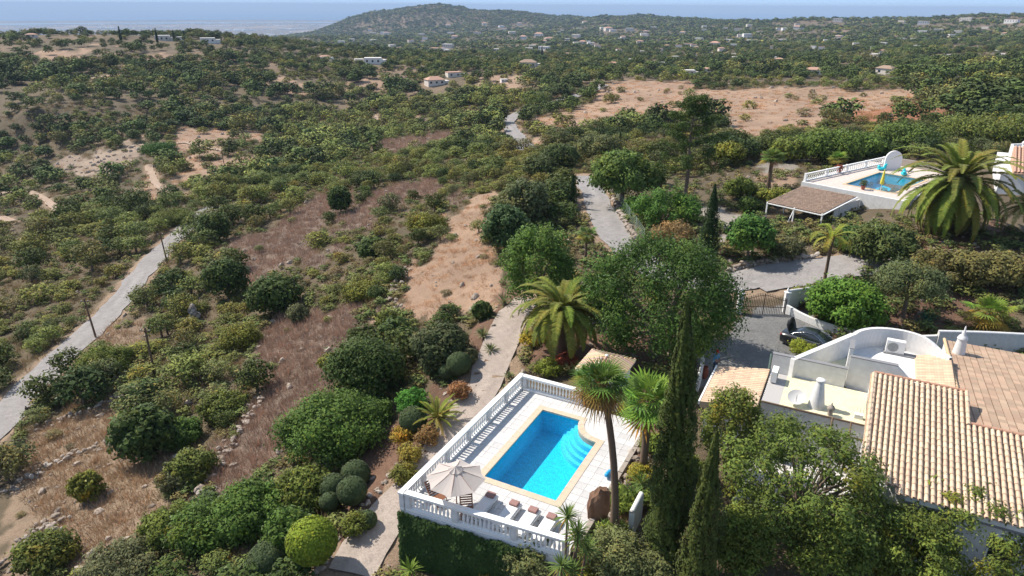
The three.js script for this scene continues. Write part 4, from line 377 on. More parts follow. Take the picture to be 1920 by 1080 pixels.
// loungers
{
  const make = (x, z, label) => {
    const g = thing('sun_lounger', label, 'sun lounger', tl(x, z, 0), TA, 'sun loungers behind the pool');
    const f = new GB(); f.box(-.32, -.27, .2, .27, -.95, .95); f.box(.27, .32, .2, .27, -.95, .95); f.box(-.27, .27, .2, .26, .9, .95); f.box(-.27, .27, .2, .26, -.95, -.9); mesh('frame', f, MAT.whiteClean, g);
    for (const [a, b] of [[-.29, -.85], [.29, -.85], [-.29, .85], [.29, .85]]) { const q = new GB(); q.box(a - .025, a + .025, 0, .2, b - .025, b + .025); mesh('leg', q, MAT.whiteClean, g); }
    const m = new THREE.Mesh(new RoundedBoxGeometry(.58, .08, 1.86, 2, .035), MAT.white2); m.name = 'mattress'; m.position.set(0, .31, 0); g.add(m);
    const p = new THREE.Mesh(new RoundedBoxGeometry(.46, .13, .36, 3, .055), MAT.brownfab); p.name = 'pillow'; p.position.set(0, .41, -.7); g.add(p); m.castShadow = p.castShadow = m.receiveShadow = p.receiveShadow = true;
    return g;
  };
  for (const [x, l] of [[3.42, 'white sun lounger with brown pillow half shaded by the cream parasol'], [4.7, 'white sun lounger with brown pillow, second from the parasol'], [5.68, 'white sun lounger with brown pillow, third from the parasol'], [6.62, 'white sun lounger with brown pillow beside the spiky yuccas']]) make(x, 10.78, l);
  const chair = (x, z, turn, label) => {
    const g = thing('deck_chair', label, 'deck chair', tl(x, z, 0), TA + turn, 'wooden chairs under the parasol');
    for (const s of [-.28, .28]) { const q = new GB(); q.tube([[s, 0, .5], [s, .36, .42], [s, .36, -.1], [s, 1.0, -.55]], .028, 6); mesh('frame', q, MAT.redwood, g); const l = new GB(); l.tube([[s, 0, -.35], [s, .36, -.12]], .028, 6); mesh('leg', l, MAT.redwood, g); }
    for (let k = 0; k < 7; k++) { const b = new GB(); b.box(-.26, .26, .365, .39, -.08 + k * .075, -.02 + k * .075); mesh('slat', b, MAT.redwood, g); }
    for (let k = 0; k < 7; k++) { const b = new GB(), t = k / 7; b.quad([-.26, .42 + t * .6, -.13 - t * .42], [.26, .42 + t * .6, -.13 - t * .42], [.26, .48 + t * .6, -.17 - t * .42], [-.26, .48 + t * .6, -.17 - t * .42]); mesh('slat', b, MAT.redwood, g); }
  };
  chair(1.15, 11.3, 1.2, 'reddish wooden deck chair in the balustrade corner'); chair(2.85, 11.35, .6, 'reddish wooden deck chair beneath the cream parasol');
  // parasol
  const u = thing('parasol', 'large cream parasol with scalloped top vent over the terrace corner', 'parasol', tl(2.25, 11.25, 0), TA);
  const p = new GB(); p.tube([[0, 0, 0], [0, 2.4, 0]], .028, 8); mesh('pole', p, MAT.redwood, u);
  const b = new GB(); b.lathe([[0, 0], [.3, 0], [.3, .08], [.06, .12], [.05, .3], [0, .3]], 12); mesh('base', b, MAT.grey, u);
  const can = (r0, y0, r1, y1, sag, name, parent) => {
    const g = new GB(), N = 8, M = 5, S = 4;
    for (let k = 0; k < N; k++) { const P = (i, j) => { const t = (k + i / S + .5) / N * 2 * Math.PI, f = i / S, q = j / M, edge = Math.cos(Math.PI / N) / Math.cos((f - .5) * 2 * Math.PI / N), r = lerp(r0, r1, q) * edge * (1 - .05 * Math.sin(Math.PI * f) * q), y = lerp(y0, y1, q) - sag * Math.sin(Math.PI * q) - .07 * q * Math.sin(Math.PI * f); return [r * Math.cos(t), y, r * Math.sin(t)]; }; for (let i = 0; i < S; i++) for (let j = 0; j < M; j++) g.quad(P(i, j + 1), P(i + 1, j + 1), P(i + 1, j), P(i, j)); }
    return mesh(name, g, MAT.parasol, parent);
  };
  MAT.parasol = new THREE.MeshPhysicalMaterial({ color: lin(.53, .47, .435), roughness: 1, transmission: .3, thickness: 0, side: THREE.DoubleSide });
  can(.12, 2.28, 1.4, 1.8, .04, 'canopy', u); can(.02, 2.42, .36, 2.26, .02, 'vent', u);
  for (let k = 0; k < 8; k++) { const t = (k + .5) / 8 * 2 * Math.PI, g = new GB(); g.tube([[.03 * Math.cos(t), 2.3, .03 * Math.sin(t)], [1.36 * Math.cos(t), 1.79, 1.36 * Math.sin(t)]], .01, 4); mesh('rib', g, MAT.redwood, u); }
  // shelter with tiled roof at the end of the terrace
  const s = thing('pool_shelter', 'small white shelter with a tiled hip roof behind the pool end', 'shelter', tl(4.9, -1.5, -.2), TA);
  for (const [x, z] of [[-1.1, -1], [1.1, -1], [-1.1, 1], [1.1, 1]]) { const q = new GB(); q.box(x - .09, x + .09, 0, 2.3, z - .09, z + .09); mesh('post', q, MAT.whiteClean, s); }
  const bw = new GB(); bw.box(-1.0, 1.0, 0, 2.25, -1.06, -.94); mesh('back_wall', bw, MAT.white, s);
  const rf = new GB(); rf.prism([[-1.4, -1.35], [1.4, -1.35], [1.4, 1.35], [-1.4, 1.35]], 2.3, 2.38); mesh('roof_slab', rf, MAT.whiteClean, s);
  const ht = new GB(), top = [0, 3.0, 0];
  for (let side = 0; side < 4; side++) for (let k = -6; k <= 6; k++) {
    const f = k / 6.5, col = [.62, .47, .33].map(v => v * (.85 + .3 * rT())), e = 1.42, run = 1 - Math.abs(f), P = (a, d) => { const x = a, z = d, R = [[1, 0], [0, 1], [-1, 0], [0, -1]][side]; return [x * R[0] - z * R[1], 0, x * R[1] + z * R[0]]; };
    const p0 = P(f * e, e), p1 = P(f * e, e * (1 - run)); p0[1] = 2.42; p1[1] = 2.42 + .6 * run; if (run > .05) ht.tube([p0, p1], [.085, .07], 7, col);
  }
  mesh('roof_tiles', ht, MAT.terracotta, s).userData.kind = 'stuff'; const cp = new GB(); cp.lathe([[0, 2.95], [.12, 2.98], [.1, 3.06], [0, 3.1]], 8); mesh('cap', cp, MAT.terracotta, s);
  for (const [x, z] of [[1.42, 1.42], [-1.42, 1.42], [1.42, -1.42], [-1.42, -1.42]]) { const g = new GB(); g.quad([0, 3.0, 0], [x, 2.40, z], [-z, 2.40, x], [0, 3.0, 0], [.5, .3, .2]); mesh('roof_underlay', g, MAT.terracotta, s); }
}
// kerb and bed to the right of the terrace
{
  const k = thing('bed_kerb', 'low pale stone kerb between white terrace and planted bed', 'kerb', T0, TA);
  for (let i = 0; i < 20; i++) { const g = new GB(), z = 1.2 + i * .5, w = .02 * rT(); g.box(8.12 - w, 8.34 + w, -.2, .10 + .03 * rT(), z, z + .47); mesh('stone', g, MAT.stone, k); }
}
function stoneGeo(R, sx, sy, sz, det = 1) { const g = new THREE.IcosahedronGeometry(1, det), p = g.attributes.position, o = R() * 99; for (let i = 0; i < p.count; i++) { const x = p.getX(i), y = p.getY(i), z = p.getZ(i), n = 1 + .45 * noise(x * 1.3 + o, y * 1.3, z * 1.3) + .15 * noise(x * 4 + o, y * 4, z * 4); p.setXYZ(i, x * sx * n, y * sy * n, z * sz * n); } g.computeVertexNormals(); const c = new Float32Array(p.count * 3).fill(1); g.setAttribute('color', new THREE.BufferAttribute(c, 3)); return g; }
{
  const b = mesh('standing_boulder', stoneGeo(rT, .5, 1.0, .38, 3), std(.30, .165, .10, .95, { map: rep(grit, 2), bumpMap: rep(grit, 2), bumpScale: .05 })); b.position.set(...tl(8.35, 8.7, .75)); tag(b, 'tall reddish brown boulder standing at the terrace edge', 'boulder');
  const f = thing('pool_float', 'blue rolled air mattress lying beside the palm trunk', 'pool float', tl(7.75, 5.6, .0), TA); const t = new THREE.CapsuleGeometry(.13, .5, 4, 10); t.rotateX(1.3); const m = mesh('roll', t, MAT.blueNoV = new THREE.MeshStandardMaterial({ color: lin(.01, .30, .62), roughness: .35 }), f); m.position.y = .15;
  const f2 = thing('pool_float', 'blue rolled air mattress behind the reddish boulder', 'pool float', tl(8.0, 7.1, 0), TA); const m2 = mesh('roll', t, MAT.blueNoV, f2); m2.position.y = .15;
  const wl = thing('garden_wall', 'short rounded white wall stub beside the tall cypress', 'wall', tl(10.0, 8.2, 0), TA); const g = new GB(); g.box(-.12, .12, -.3, 1.1, -.7, .7); mesh('body', g, MAT.white, wl); const c = new GB(); c.tube([[0, 1.1, -.7], [0, 1.1, .7]], .122, 8); mesh('coping', c, MAT.white, wl);
}

// ---------- villa ----------
const rH = mulberry(31);
const TILEC = [[.66, .50, .35], [.69, .53, .37], [.66, .48, .34], [.71, .56, .40], [.63, .45, .32]];
const tileMats = TILEC.map(c => std(...c, .85, { map: rep(blotch, 2.3) }));
function coverTile(r0, r1, len, th = .012) { // half-round tile running along +z, crown up
  const g = new GB(), N = 6; for (let k = 0; k < N; k++) { const a = k / N * Math.PI, b = (k + 1) / N * Math.PI, P = (r, t, z) => [-r * Math.cos(t), r * .92 * Math.sin(t), z]; g.quad(P(r0, a, 0), P(r1, a, len), P(r1, b, len), P(r0, b, 0)); g.quad(P(r1, a, len), P(r1 - th, a, len), P(r1 - th, b, len), P(r1, b, len)); }
  // smooth the round
  const ge = g.geo(); const p = ge.attributes.position, n = ge.attributes.normal; for (let i = 0; i < p.count; i++) { if (Math.abs(n.getZ(i)) > .8) continue; const l = Math.hypot(p.getX(i), p.getY(i)) || 1; n.setXYZ(i, p.getX(i) / l, p.getY(i) / l, .02); } return ge;
}
const coverG = coverTile(.078, .094, .44);
// a pitched field of barrel tiles: origin at its upper start, columns side by side along x, running down +z
function barrelRoof(parent, name, { cols, rows, pitch = .236, len = .385, slope, single = 0, keep = () => true, first = 0 }) {
  const R = sub(name, parent), pan = new GB();
  for (let c = 0; c <= cols; c++) for (let r = 0; r < rows; r++) { if (!keep(c, r) && !keep(Math.max(0, c - 1), r)) continue; const x = (c - .5) * pitch, z0 = r * len, z1 = z0 + len, y = z => -z * slope; pan.quad([x - .5 * pitch + .02, y(z1) + .012, z1], [x + .06, y(z1) - .045, z1], [x + .06, y(z0) - .06, z0], [x - .5 * pitch + .02, y(z0) - .005, z0], TILEC[(c * 7 + r * 3) % 5]); pan.quad([x + .06, y(z1) - .045, z1], [x + pitch * .5 + .1, y(z1) + .012, z1], [x + pitch * .5 + .1, y(z0) - .005, z0], [x + .06, y(z0) - .06, z0], TILEC[(c * 7 + r * 3) % 5]); }
  mesh('pan_tiles', pan, MAT.terracotta, R).userData.kind = 'stuff';
  const rest = [[], [], [], [], []], list = [];
  for (let c = 0; c < cols; c++) for (let r = 0; r < rows; r++) if (keep(c, r)) list.push([c, r]);
  list.sort((a, b) => b[1] - a[1] || a[0] - b[0]);
  const tilt = Math.atan(slope), dum = new THREE.Object3D();
  list.forEach(([c, r], k) => {
    const m = Math.floor(rH() * 5); dum.position.set(c * pitch + (rH() - .5) * .012, -r * len * slope + .014, r * len + (rH() - .5) * .02); dum.rotation.set(tilt - .03, (rH() - .5) * .03, 0); dum.updateMatrix();
    if (k < single) { const t = mesh('tile', coverG, tileMats[m], R); t.position.copy(dum.position); t.rotation.copy(dum.rotation); } else rest[m].push(coverG.clone().applyMatrix4(dum.matrix));
  });
  rest.forEach((a, m) => { if (a.length) { const t = mesh('tiles', mergeGeometries(a), tileMats[m], R); t.userData.kind = 'stuff'; } });
  return R;
}
const villa = thing('villa', 'white villa with cream barrel tiled roof and flat yellow roof terrace', 'house', [HO[0], 0, HO[1]], TA);
{
  const v = villa, w = new GB();
  w.box(-.9, 4.05, -.8, 2.86, -.02, 3.55);                      // block under the yellow roof
  w.box(2.98, 4.052, -.8, 3.26, -5.2, -.33); w.box(4.056, 8.0, -.8, 3.26, -5.2, .9);                        // block under the white roof terrace
  w.box(8.05, 17, -.8, 2.75, -9.0, 1.0);                        // long wing under the orange roof
  mesh('wall', w, MAT.white, v);
  const fw = new GB(); fw.prism([[4.06, .95], [17, .95], [17, 8.35], [5.75, 8.35], [4.25, 6.75], [4.06, 6.4]], -.8, 2.7); mesh('front_wall', fw, MAT.white, v);
  const yr = new GB(); yr.box(0, 4.02, 2.862, 2.90, .05, 3.45); mesh('flat_roof', yr, MAT.yellow, v); const gr = new GB(); gr.box(-.85, -.004, 2.862, 2.895, .05, 3.45); mesh('roof_gutter_floor', gr, MAT.grey2 = std(.42, .40, .39, .9), v);
  const wr = new GB(); wr.box(3.05, 4.06, 3.262, 3.30, -5.0, -.57); wr.box(4.062, 7.95, 3.262, 3.30, -5.0, .7); mesh('white_roof_floor', wr, MAT.white, v);
  // parapets
  const p1 = new GB(); p1.box(-.95, 2.86, 2.8, 3.98, -.28, -.04); mesh('parapet', p1, MAT.white, v); const p1c = new GB(); p1c.box(-.97, 2.86, 3.982, 4.03, -.30, -.02); mesh('parapet_coping', p1c, MAT.grey, v);
  const p2 = new GB(); p2.prism([[2.9, -.55], [5.15, -.55], [5.15, -.32], [2.9, -.32]], 2.8, 4.62); p2.prism([[5.152, -.54], [6.4, -.54], [6.4, -.33], [5.152, -.33]], 2.8, [4.6, 3.5, 3.5, 4.6]); mesh('parapet', p2, MAT.white, v); const p2c = new GB(); p2c.box(2.88, 5.17, 4.622, 4.67, -.57, -.30); mesh('parapet_coping', p2c, MAT.grey, v);
  const po = new GB(); po.box(2.78, 2.98, 3.0, 4.98, -1.75, -.56); mesh('stair_end_wall', po, MAT.white, v); const poc = new GB(); poc.box(2.76, 3.0, 4.982, 5.03, -1.77, -.57); mesh('parapet_coping', poc, MAT.grey, v);
  const dg = new GB(); { const A = [2.86, -3.5], B = [.1, .1], n = [.79, .61], q = (p, s) => [p[0] + n[0] * s, p[1] + n[1] * s]; dg.prism([q(A, -.14), q(A, .14), q(B, .14), q(B, -.14)], [-.5, -.5, -.5, -.5], [4.62, 4.62, 4.0, 4.0]); } mesh('stair_wall', dg, MAT.white, v);
  const st = new GB(); st.prism([[2.78, -3.2], [2.78, -.3], [.5, -.3]], .2, 3.2); mesh('stair_floor', st, MAT.yellow, v);
  const cv = new THREE.CatmullRomCurve3([[2.8, -3.5], [3.3, -4.6], [4.25, -5.42], [5.6, -5.66], [6.8, -5.15], [7.9, -4.2]].map(p => V3(p[0], 0, p[1])), false, 'centripetal').getPoints(24), cg = new GB(), cf = new GB();
  for (let k = 0; k < 24; k++) { const a = cv[k], b = cv[k + 1], nn = (i) => { const p = cv[Math.max(0, i - 1)], q = cv[Math.min(24, i + 1)], l = Math.hypot(q.x - p.x, q.z - p.z); return [-(q.z - p.z) / l, (q.x - p.x) / l]; }, na = nn(k), nb = nn(k + 1), t = .11, yt = i => 4.5 - .5 * sstep(.72, 1, i / 24); const P = (c, n, s, y) => [c.x + n[0] * s, y, c.z + n[1] * s]; cg.quad(P(a, na, -t, 2), P(b, nb, -t, 2), P(b, nb, -t, yt(k + 1)), P(a, na, -t, yt(k))); cg.quad(P(b, nb, t, 2), P(a, na, t, 2), P(a, na, t, yt(k)), P(b, nb, t, yt(k + 1))); cg.quad(P(a, na, -t, yt(k)), P(b, nb, -t, yt(k + 1)), P(b, nb, t, yt(k + 1)), P(a, na, t, yt(k))); }
  mesh('curved_parapet', cg, MAT.white, v);
  const fl = cv.map(p => [p.x, p.z]).concat([[7.9, -4.0], [3.0, -3.2]]); cf.prism(fl, 2.4, 3.29); mesh('curved_floor', cf, MAT.white, v);
  // main barrel roof (two fields, the nearer ridge lower) and the orange roof behind
  const sl = .205, Y = b => 2.92 + (8.7 - b) * sl, len = .385;
  const A = barrelRoof(v, 'barrel_roof', { cols: 17, rows: 20, slope: sl, single: 180, keep: (c, r) => r * len + 1.0 < 6.9 + Math.max(0, (c * .236)) * 1.1 }); A.position.set(4.12, Y(1.0) + .09, 1.0);
  const B = barrelRoof(v, 'barrel_roof', { cols: 18, rows: 14, slope: sl, single: 120 }); B.position.set(4.12 + 17 * .236, Y(3.31) + .085, 3.31);
  const un = new GB(); un.prism([[4.05, 1.0], [8.06, 1.0], [8.06, 3.25], [12.4, 3.25], [12.4, 8.6], [5.75, 8.6], [4.05, 6.85]], [Y(1) - .3, Y(1) - .3, Y(3.25) - .3, Y(3.25) - .3, 2.7, 2.7, Y(6.85) - .3], [Y(1), Y(1), Y(3.25), Y(3.25), Y(8.6), Y(8.6), Y(6.85)]); mesh('roof_deck', un, MAT.white, v);
  const vg = new GB(); for (let k = 0; k < 15; k++) { const b0 = 1.0 + k * .4; vg.tube([[4.05, Y(b0) + .12, b0], [4.05, Y(b0 + .44) + .135, b0 + .44]], [.08, .095], 8, TILEC[k % 5]); } for (let k = 0; k < 6; k++) { const b0 = 1.0 + k * .4; vg.tube([[8.12, Y(b0) + .16, b0], [8.12, Y(b0 + .43) + .175, b0 + .43]], [.085, .1], 8, TILEC[(k + 2) % 5]); } for (let k = 0; k < 10; k++) vg.tube([[4.05 + k * .41, Y(1) + .13, .93], [4.05 + k * .41 + .44, Y(1) + .145, .93]], [.075, .09], 8, [.5, .27, .18]); for (let k = 0; k < 11; k++) vg.tube([[8.16 + k * .41, Y(3.3) + .13, 3.25], [8.16 + k * .41 + .44, Y(3.3) + .145, 3.25]], [.075, .09], 8, [.5, .28, .19]);
  mesh('ridge_tiles', vg, MAT.terracotta, v).userData.kind = 'stuff';
  const fc = new GB(); fc.prism([[5.8, 8.45], [12.4, 8.45], [12.4, 8.56], [5.8, 8.56]], 2.55, 2.93); mesh('fascia', fc, MAT.grey, v);
  // orange interlocking tiles
  const og = new GB(), ol = .36, ow = .345; for (let r = 0; r < 34; r++) for (let c = 0; c < 24; c++) { const z1 = 3.2 - r * ol, z0 = z1 - ol - .04, x0 = 8.14 + c * ow, x1 = x0 + ow - .028 - (c % 2 ? .012 : 0), y = b => 4.02 - (3.2 - b) * .088, m = .82 + .36 * rH(), q = rH(), cl = [.46 * m, (.305 + .03 * q) * m, (.215 + .02 * q) * m]; const y0 = y(z0) + .045 + .006 * rH(), y1 = y(z1) + .012; og.quad([x0, y1, z1], [x1, y1, z1], [x1, y0, z0], [x0, y0, z0], cl); og.quad([x0, y0 - .05, z0], [x0, y1 - .02, z1], [x0, y1, z1], [x0, y0, z0], cl); og.quad([x1, y1 - .03, z1], [x1, y0 - .05, z0], [x1, y0, z0], [x1, y1, z1], cl); og.quad([x1, y0 - .05, z0], [x0, y0 - .05, z0], [x0, y0, z0], [x1, y0, z0], cl); }
  const or = sub('orange_roof', v); const om = mesh('tiles', og, MAT.terracotta, or); om.userData.kind = 'stuff';
  const ou = new GB(); ou.prism([[8.1, -9.1], [16.5, -9.1], [16.5, 3.2], [8.1, 3.2]], 2.5, [2.9, 2.9, 3.98, 3.98]); mesh('underlay', ou, MAT.dark2 = std(.47, .30, .21, .9), or);
  const ov = new GB(); for (let k = 0; k < 24; k++) { const b = -9.1 + k * .42, y = q => 4.1 - (3.2 - q) * .088; ov.tube([[8.04, y(b), b], [8.04, y(b + .45) + .012, b + .45]], [.09, .105], 8, [.66, .47, .29]); } mesh('verge_tiles', ov, MAT.terracotta, or).userData.kind = 'stuff';
  // lean-to fields with courses running across
  const lean = sub('lean_to_roof', v), lg = [];
  const across = (parent, x0, x1, y0, y1, z0, z1, pit) => { const n = Math.round((z1 - z0) / pit), rest = [[], [], [], [], []], rows = Math.round((x1 - x0) / .42), d = new THREE.Object3D(); for (let k = 0; k < n; k++) for (let r = 0; r < rows; r++) { d.position.set(lerp(x1, x0, r / rows), lerp(y1, y0, r / rows), z0 + (k + .5) * pit); d.rotation.set(0, -Math.PI / 2, 0); d.rotation.order = 'YXZ'; d.rotation.x = Math.atan((y1 - y0) / (x1 - x0)); d.updateMatrix(); rest[Math.floor(rH() * 5)].push(coverG.clone().applyMatrix4(d.matrix)); } rest.forEach((a, m) => { if (a.length) mesh('tiles', mergeGeometries(a), tileMats[m], parent).userData.kind = 'stuff'; }); const u = new GB(); u.prism([[x0 - .1, z0], [x1, z0], [x1, z1], [x0 - .1, z1]], y0 - .35, [y0 - .0, y1, y1, y0 - .0], TILEC[2]); mesh('underlay', u, MAT.terracotta, parent); };
  across(lean, 6.35, 7.95, 3.36, 3.82, -5.0, -.6, .2);
  const porch = sub('porch_roof', v); across(porch, -3.75, -.98, 2.45, 2.95, -.1, 4.3, .215);
  const pw = new GB(); pw.box(-3.6, -1.0, -.4, 2.1, .05, 4.2); mesh('porch_wall', pw, MAT.white, v); const pe = new GB(); pe.box(-3.95, -3.86, 2.28, 2.48, -.15, 4.35); mesh('porch_edge', pe, MAT.whiteClean, v);
  const gp = new GB(); gp.tube([[-1.05, .2, -.2], [-1.05, 3.9, -.2]], .05, 8); mesh('drain_pipe', gp, std(.16, .25, .22, .6), v);
  // chimneys and roof gear that is built in
  const c1 = new GB(); c1.lathe([[.34, 3.1], [.26, 3.9], [.25, 4.1], [.29, 4.12], [.2, 4.3], [.11, 4.36], [.12, 4.5], [.05, 4.62], [.04, 4.85], [0, 4.95]], 12, 8.62, -7.0); mesh('chimney', c1, MAT.white, v);
  const c2 = new GB(); c2.lathe([[.42, 2.9], [.36, 3.3], [.2, 4.25], [.19, 4.4], [.23, 4.42], [.2, 4.5], [0, 4.52]], 14, 1.7, 2.75); mesh('chimney', c2, MAT.white, v);
  // wooden rail pergola
  const pg = sub('pergola_rail', v);
  for (const [a, b, y] of [[-.9, 4.0, 2.95], [1.9, 4.05, 2.55]]) { const g = new GB(), z = y > 2.8 ? 3.62 : 4.35; g.tube([[a, y, z], [b, y, z]], .05, 6); mesh('beam', g, MAT.wood, pg); }
  const g3 = new GB(); g3.tube([[2.7, 2.2, 5.0], [4.0, 2.2, 5.0]], .05, 6); mesh('beam', g3, MAT.wood, pg);
  for (const x of [2.55, 3.4]) { const g = new GB(); g.tube([[x, 2.97, 3.6], [x, 2.15, 5.1]], .05, 6); mesh('rafter', g, MAT.wood, pg); const q = new GB(); q.tube([[x, -.3, 5.05], [x, 2.2, 5.05]], .05, 6); mesh('post', q, MAT.wood, pg); }
  const pt = new GB(); pt.box(-1, 4.6, -.8, -.05, 3.56, 8.2); mesh('patio', pt, MAT.marble, v);
  for (const [a, b, wd, ht, n] of [[6.6, 8.352, 1.1, 1.2, 0], [9.0, 8.352, 1.1, 1.2, 0]]) { const f = new GB(); f.box(a, a + wd, .9, .9 + ht, b, b + .05); const wm = mesh('window', f, MAT.whiteClean, v); const q = new GB(); q.box(a + .07, a + wd - .07, .97, .83 + ht, b + .05, b + .056); mesh('pane', q, MAT.glass, wm); }
}
const hl = (a, b, y = 0) => { const [x, z] = toWorld(a, b, ...HO); return [x, y, z]; };
// things standing on the roofs
{
  const ac = thing('air_conditioner', 'white air conditioner unit with round fan grille on the roof terrace', 'air conditioner', hl(5.2, -4.85, 3.3), TA);
  const b = new THREE.Mesh(new RoundedBoxGeometry(.98, .78, .36, 2, .03), new THREE.MeshStandardMaterial({ color: lin(.74, .73, .70), roughness: .6 })); b.name = 'casing'; b.position.y = .47; b.castShadow = true; ac.add(b);
  const f = new THREE.CylinderGeometry(.29, .29, .03, 24); f.rotateX(Math.PI / 2); const fm = mesh('fan_grille', f, new THREE.MeshStandardMaterial({ color: lin(.25, .25, .24), roughness: .7 }), ac); fm.position.set(-.14, .47, .19);
  for (let k = 0; k < 4; k++) { const t = new THREE.TorusGeometry(.07 + k * .065, .008, 4, 24), m = mesh('ring', t, MAT.metal2 = new THREE.MeshStandardMaterial({ color: lin(.6, .6, .58), roughness: .5 }), fm); m.position.z = .02; }
  const s = new GB(); s.box(-.55, 1.2, 0, .08, -.2, .26); mesh('base', s, MAT.grey, ac);
  const sm = thing('air_conditioner', 'small white air conditioner unit against the parapet end', 'air conditioner', hl(-.62, 1.0, 2.9), TA + Math.PI / 2); const g = new GB(); g.box(-.4, .4, .08, .72, -.15, .15); mesh('casing', g, MAT.whiteClean, sm); const q = new GB(); q.box(-.3, .3, 0, .08, -.12, .12); mesh('base', q, MAT.grey, sm); const sl = new GB(); for (let k = 0; k < 6; k++) sl.box(-.34 + k * .12, -.30 + k * .12, .12, .68, .152, .16); mesh('grille', sl, MAT.grey, sm);
  const d = thing('satellite_dish', 'pale grey satellite dish on the yellow flat roof', 'satellite dish', hl(.75, 3.0, 2.9), TA); const dg = new GB(); dg.lathe([[0, 0], [.16, .015], [.32, .06], [.45, .13]], 18); const dm = mesh('dish', dg, MAT.dish = std(.52, .51, .50, .6, { side: THREE.DoubleSide }), d); dm.rotation.set(.55, 0, .1); dm.position.y = .35; const ps = new GB(); ps.tube([[0, 0, 0], [0, .36, 0]], .025, 6); mesh('mast', ps, MAT.grey, d); const ar = new GB(); ar.tube([[0, .3, .3], [0, .72, .34]], .012, 5); mesh('arm', ar, MAT.grey, d);
  const ln = thing('roof_lantern', 'small weathered lantern shaped vent on the roof edge', 'vent', hl(2.4, 3.3, 2.9), TA); const lb = new GB(); lb.lathe([[.12, 0], [.12, .3], [.2, .36], [.16, .5], [.06, .58], [.02, .72], [0, .74]], 8); mesh('body', lb, MAT.stone, ln);
  const an = thing('aerial_box', 'white equipment box with short aerials beside the barrel roof', 'antenna', hl(3.7, 2.95, 2.9), TA); const ab = new GB(); ab.box(-.2, .2, 0, .25, -.12, .12); mesh('box', ab, MAT.whiteClean, an); for (const x of [-.12, .02, .16]) { const t = new GB(); t.tube([[x, .25, 0], [x, .75, 0]], .012, 5); mesh('rod', t, MAT.whiteClean, an); }
}

// ---------- plants ----------
const rP = mulberry(2024);
const vary = (c, R, v = .22, warm = .18) => { const m = 1 + v * (R() * 2 - 1), y = R() < warm ? R() * .6 : 0; return [c[0] * m * (1 + y), c[1] * m * (1 + y * .35), c[2] * m * (1 - y * .2)]; };
// leaves spread over and through a set of ellipsoid lobes {c, r}
function crown(g, R, lobes, n, leaf, asp, col, o = {}) {
  const wts = lobes.map(l => l.r[0] * l.r[1] + l.r[0] * l.r[2]), tot = wts.reduce((a, b) => a + b, 0);
  lobes.forEach((l, k) => {
    const m = Math.round(n * wts[k] / tot), lc = vary(col, R, o.lobeVar ?? .14, .1);
    for (let q = 0; q < m; q++) {
      let y = R() * 2 - 1; if (y < (o.down ?? -.55)) y = -y; const a = R() * 6.2832, s = Math.sqrt(1 - y * y), dx = s * Math.cos(a), dz = s * Math.sin(a), inn = R() < .06 ? 1.1 + .45 * R() : R() < (o.inner ?? .3) ? .35 + .5 * R() : .72 + .5 * Math.pow(R(), 1.4);
      const nx = dx * .7 + (R() - .5) * 1.3, ny = y * .7 + .25 + (R() - .5) * 1.3, nz = dz * .7 + (R() - .5) * 1.3, nl = Math.hypot(nx, ny, nz) || 1;
      g.leaf(l.c[0] + dx * l.r[0] * inn, l.c[1] + y * l.r[1] * inn, l.c[2] + dz * l.r[2] * inn, nx / nl, ny / nl, nz / nl, dx * .8, y * .8, dz * .8, leaf * (.6 + .8 * R()), asp, vary(lc, R, o.v ?? .25, o.warm ?? .15), R);
    }
  });
}
function lobesIn(R, n, w, y0, y1, lr, o = {}) { // lobes on the shell of an ellipsoid crown
  const L_ = []; const cy = (y0 + y1) / 2, hy = (y1 - y0) / 2;
  for (let k = 0; k < n; k++) { const gy = 1 - 2 * (k + .5) / n * (o.low ?? .8), a = k * 2.39996 + R() * .8, s = Math.sqrt(Math.max(.03, 1 - gy * gy)), f = .55 + .45 * Math.sqrt(R()), q = lr * (.7 + .6 * R()); L_.push({ c: [s * Math.cos(a) * Math.max(.05, w / 2 - q * .75) * f, cy + gy * Math.max(.05, hy - q * .6) * (.75 + .25 * f), s * Math.sin(a) * Math.max(.05, w / 2 - q * .75) * f], r: [q, q * (o.flat ?? .8), q] }); }
  return L_;
}
function limbs(g, R, lobes, tr, h0, n = 6, col = W1) {
  g.tube([[0, -.4, 0], [tr * .4 * (R() - .5), h0 * .5, tr * .4 * (R() - .5)], [0, h0, 0]], [tr * 1.25, tr, tr * .8], 7, col);
  for (let k = 0; k < Math.min(n, lobes.length); k++) { const l = lobes[Math.floor(k * lobes.length / n)].c, m = [l[0] * .45 + (R() - .5) * .3, lerp(h0, l[1], .55), l[2] * .45 + (R() - .5) * .3]; g.tube([[0, h0 * .85, 0], m, [l[0] * .92, l[1], l[2] * .92]], [tr * .6, tr * .38, tr * .12], 5, col); }
}
// a full tree: named group with trunk and crown
function tree(name, label, cat, [x, z, h, w], o, group) {
  const R = mulberry(Math.round(x * 131 + z * 17 + h * 1009)), T = thing(name, label, cat, [x, ground(x, z) - .05, z], R() * 6.28, group);
  const base = h * (o.base ?? .25), lr = o.lr ?? w * .2, lobes = lobesIn(R, o.lobes ?? 14, w, base, h, lr, o);
  const t = new GB(); limbs(t, R, lobes, o.tr ?? Math.max(.06, w * .03), base + (h - base) * .25, o.nl ?? 7); mesh(o.tn ?? 'trunk', t, o.bark ?? MAT.bark, T);
  const g = new GB(); crown(g, R, lobes, o.n, o.leaf, o.asp ?? 1.7, o.col, o); mesh(o.cn ?? 'crown', g, o.mat ?? LEAF, T);
  return T;
}
const GREEN = { dark: [.032, .062, .018], mid: [.058, .095, .024], lush: [.085, .145, .026], yellow: [.17, .175, .030], grey: [.105, .125, .070], blue: [.050, .075, .045], olive: [.10, .115, .055], brown: [.16, .105, .055] };
const TR = L.TREES;
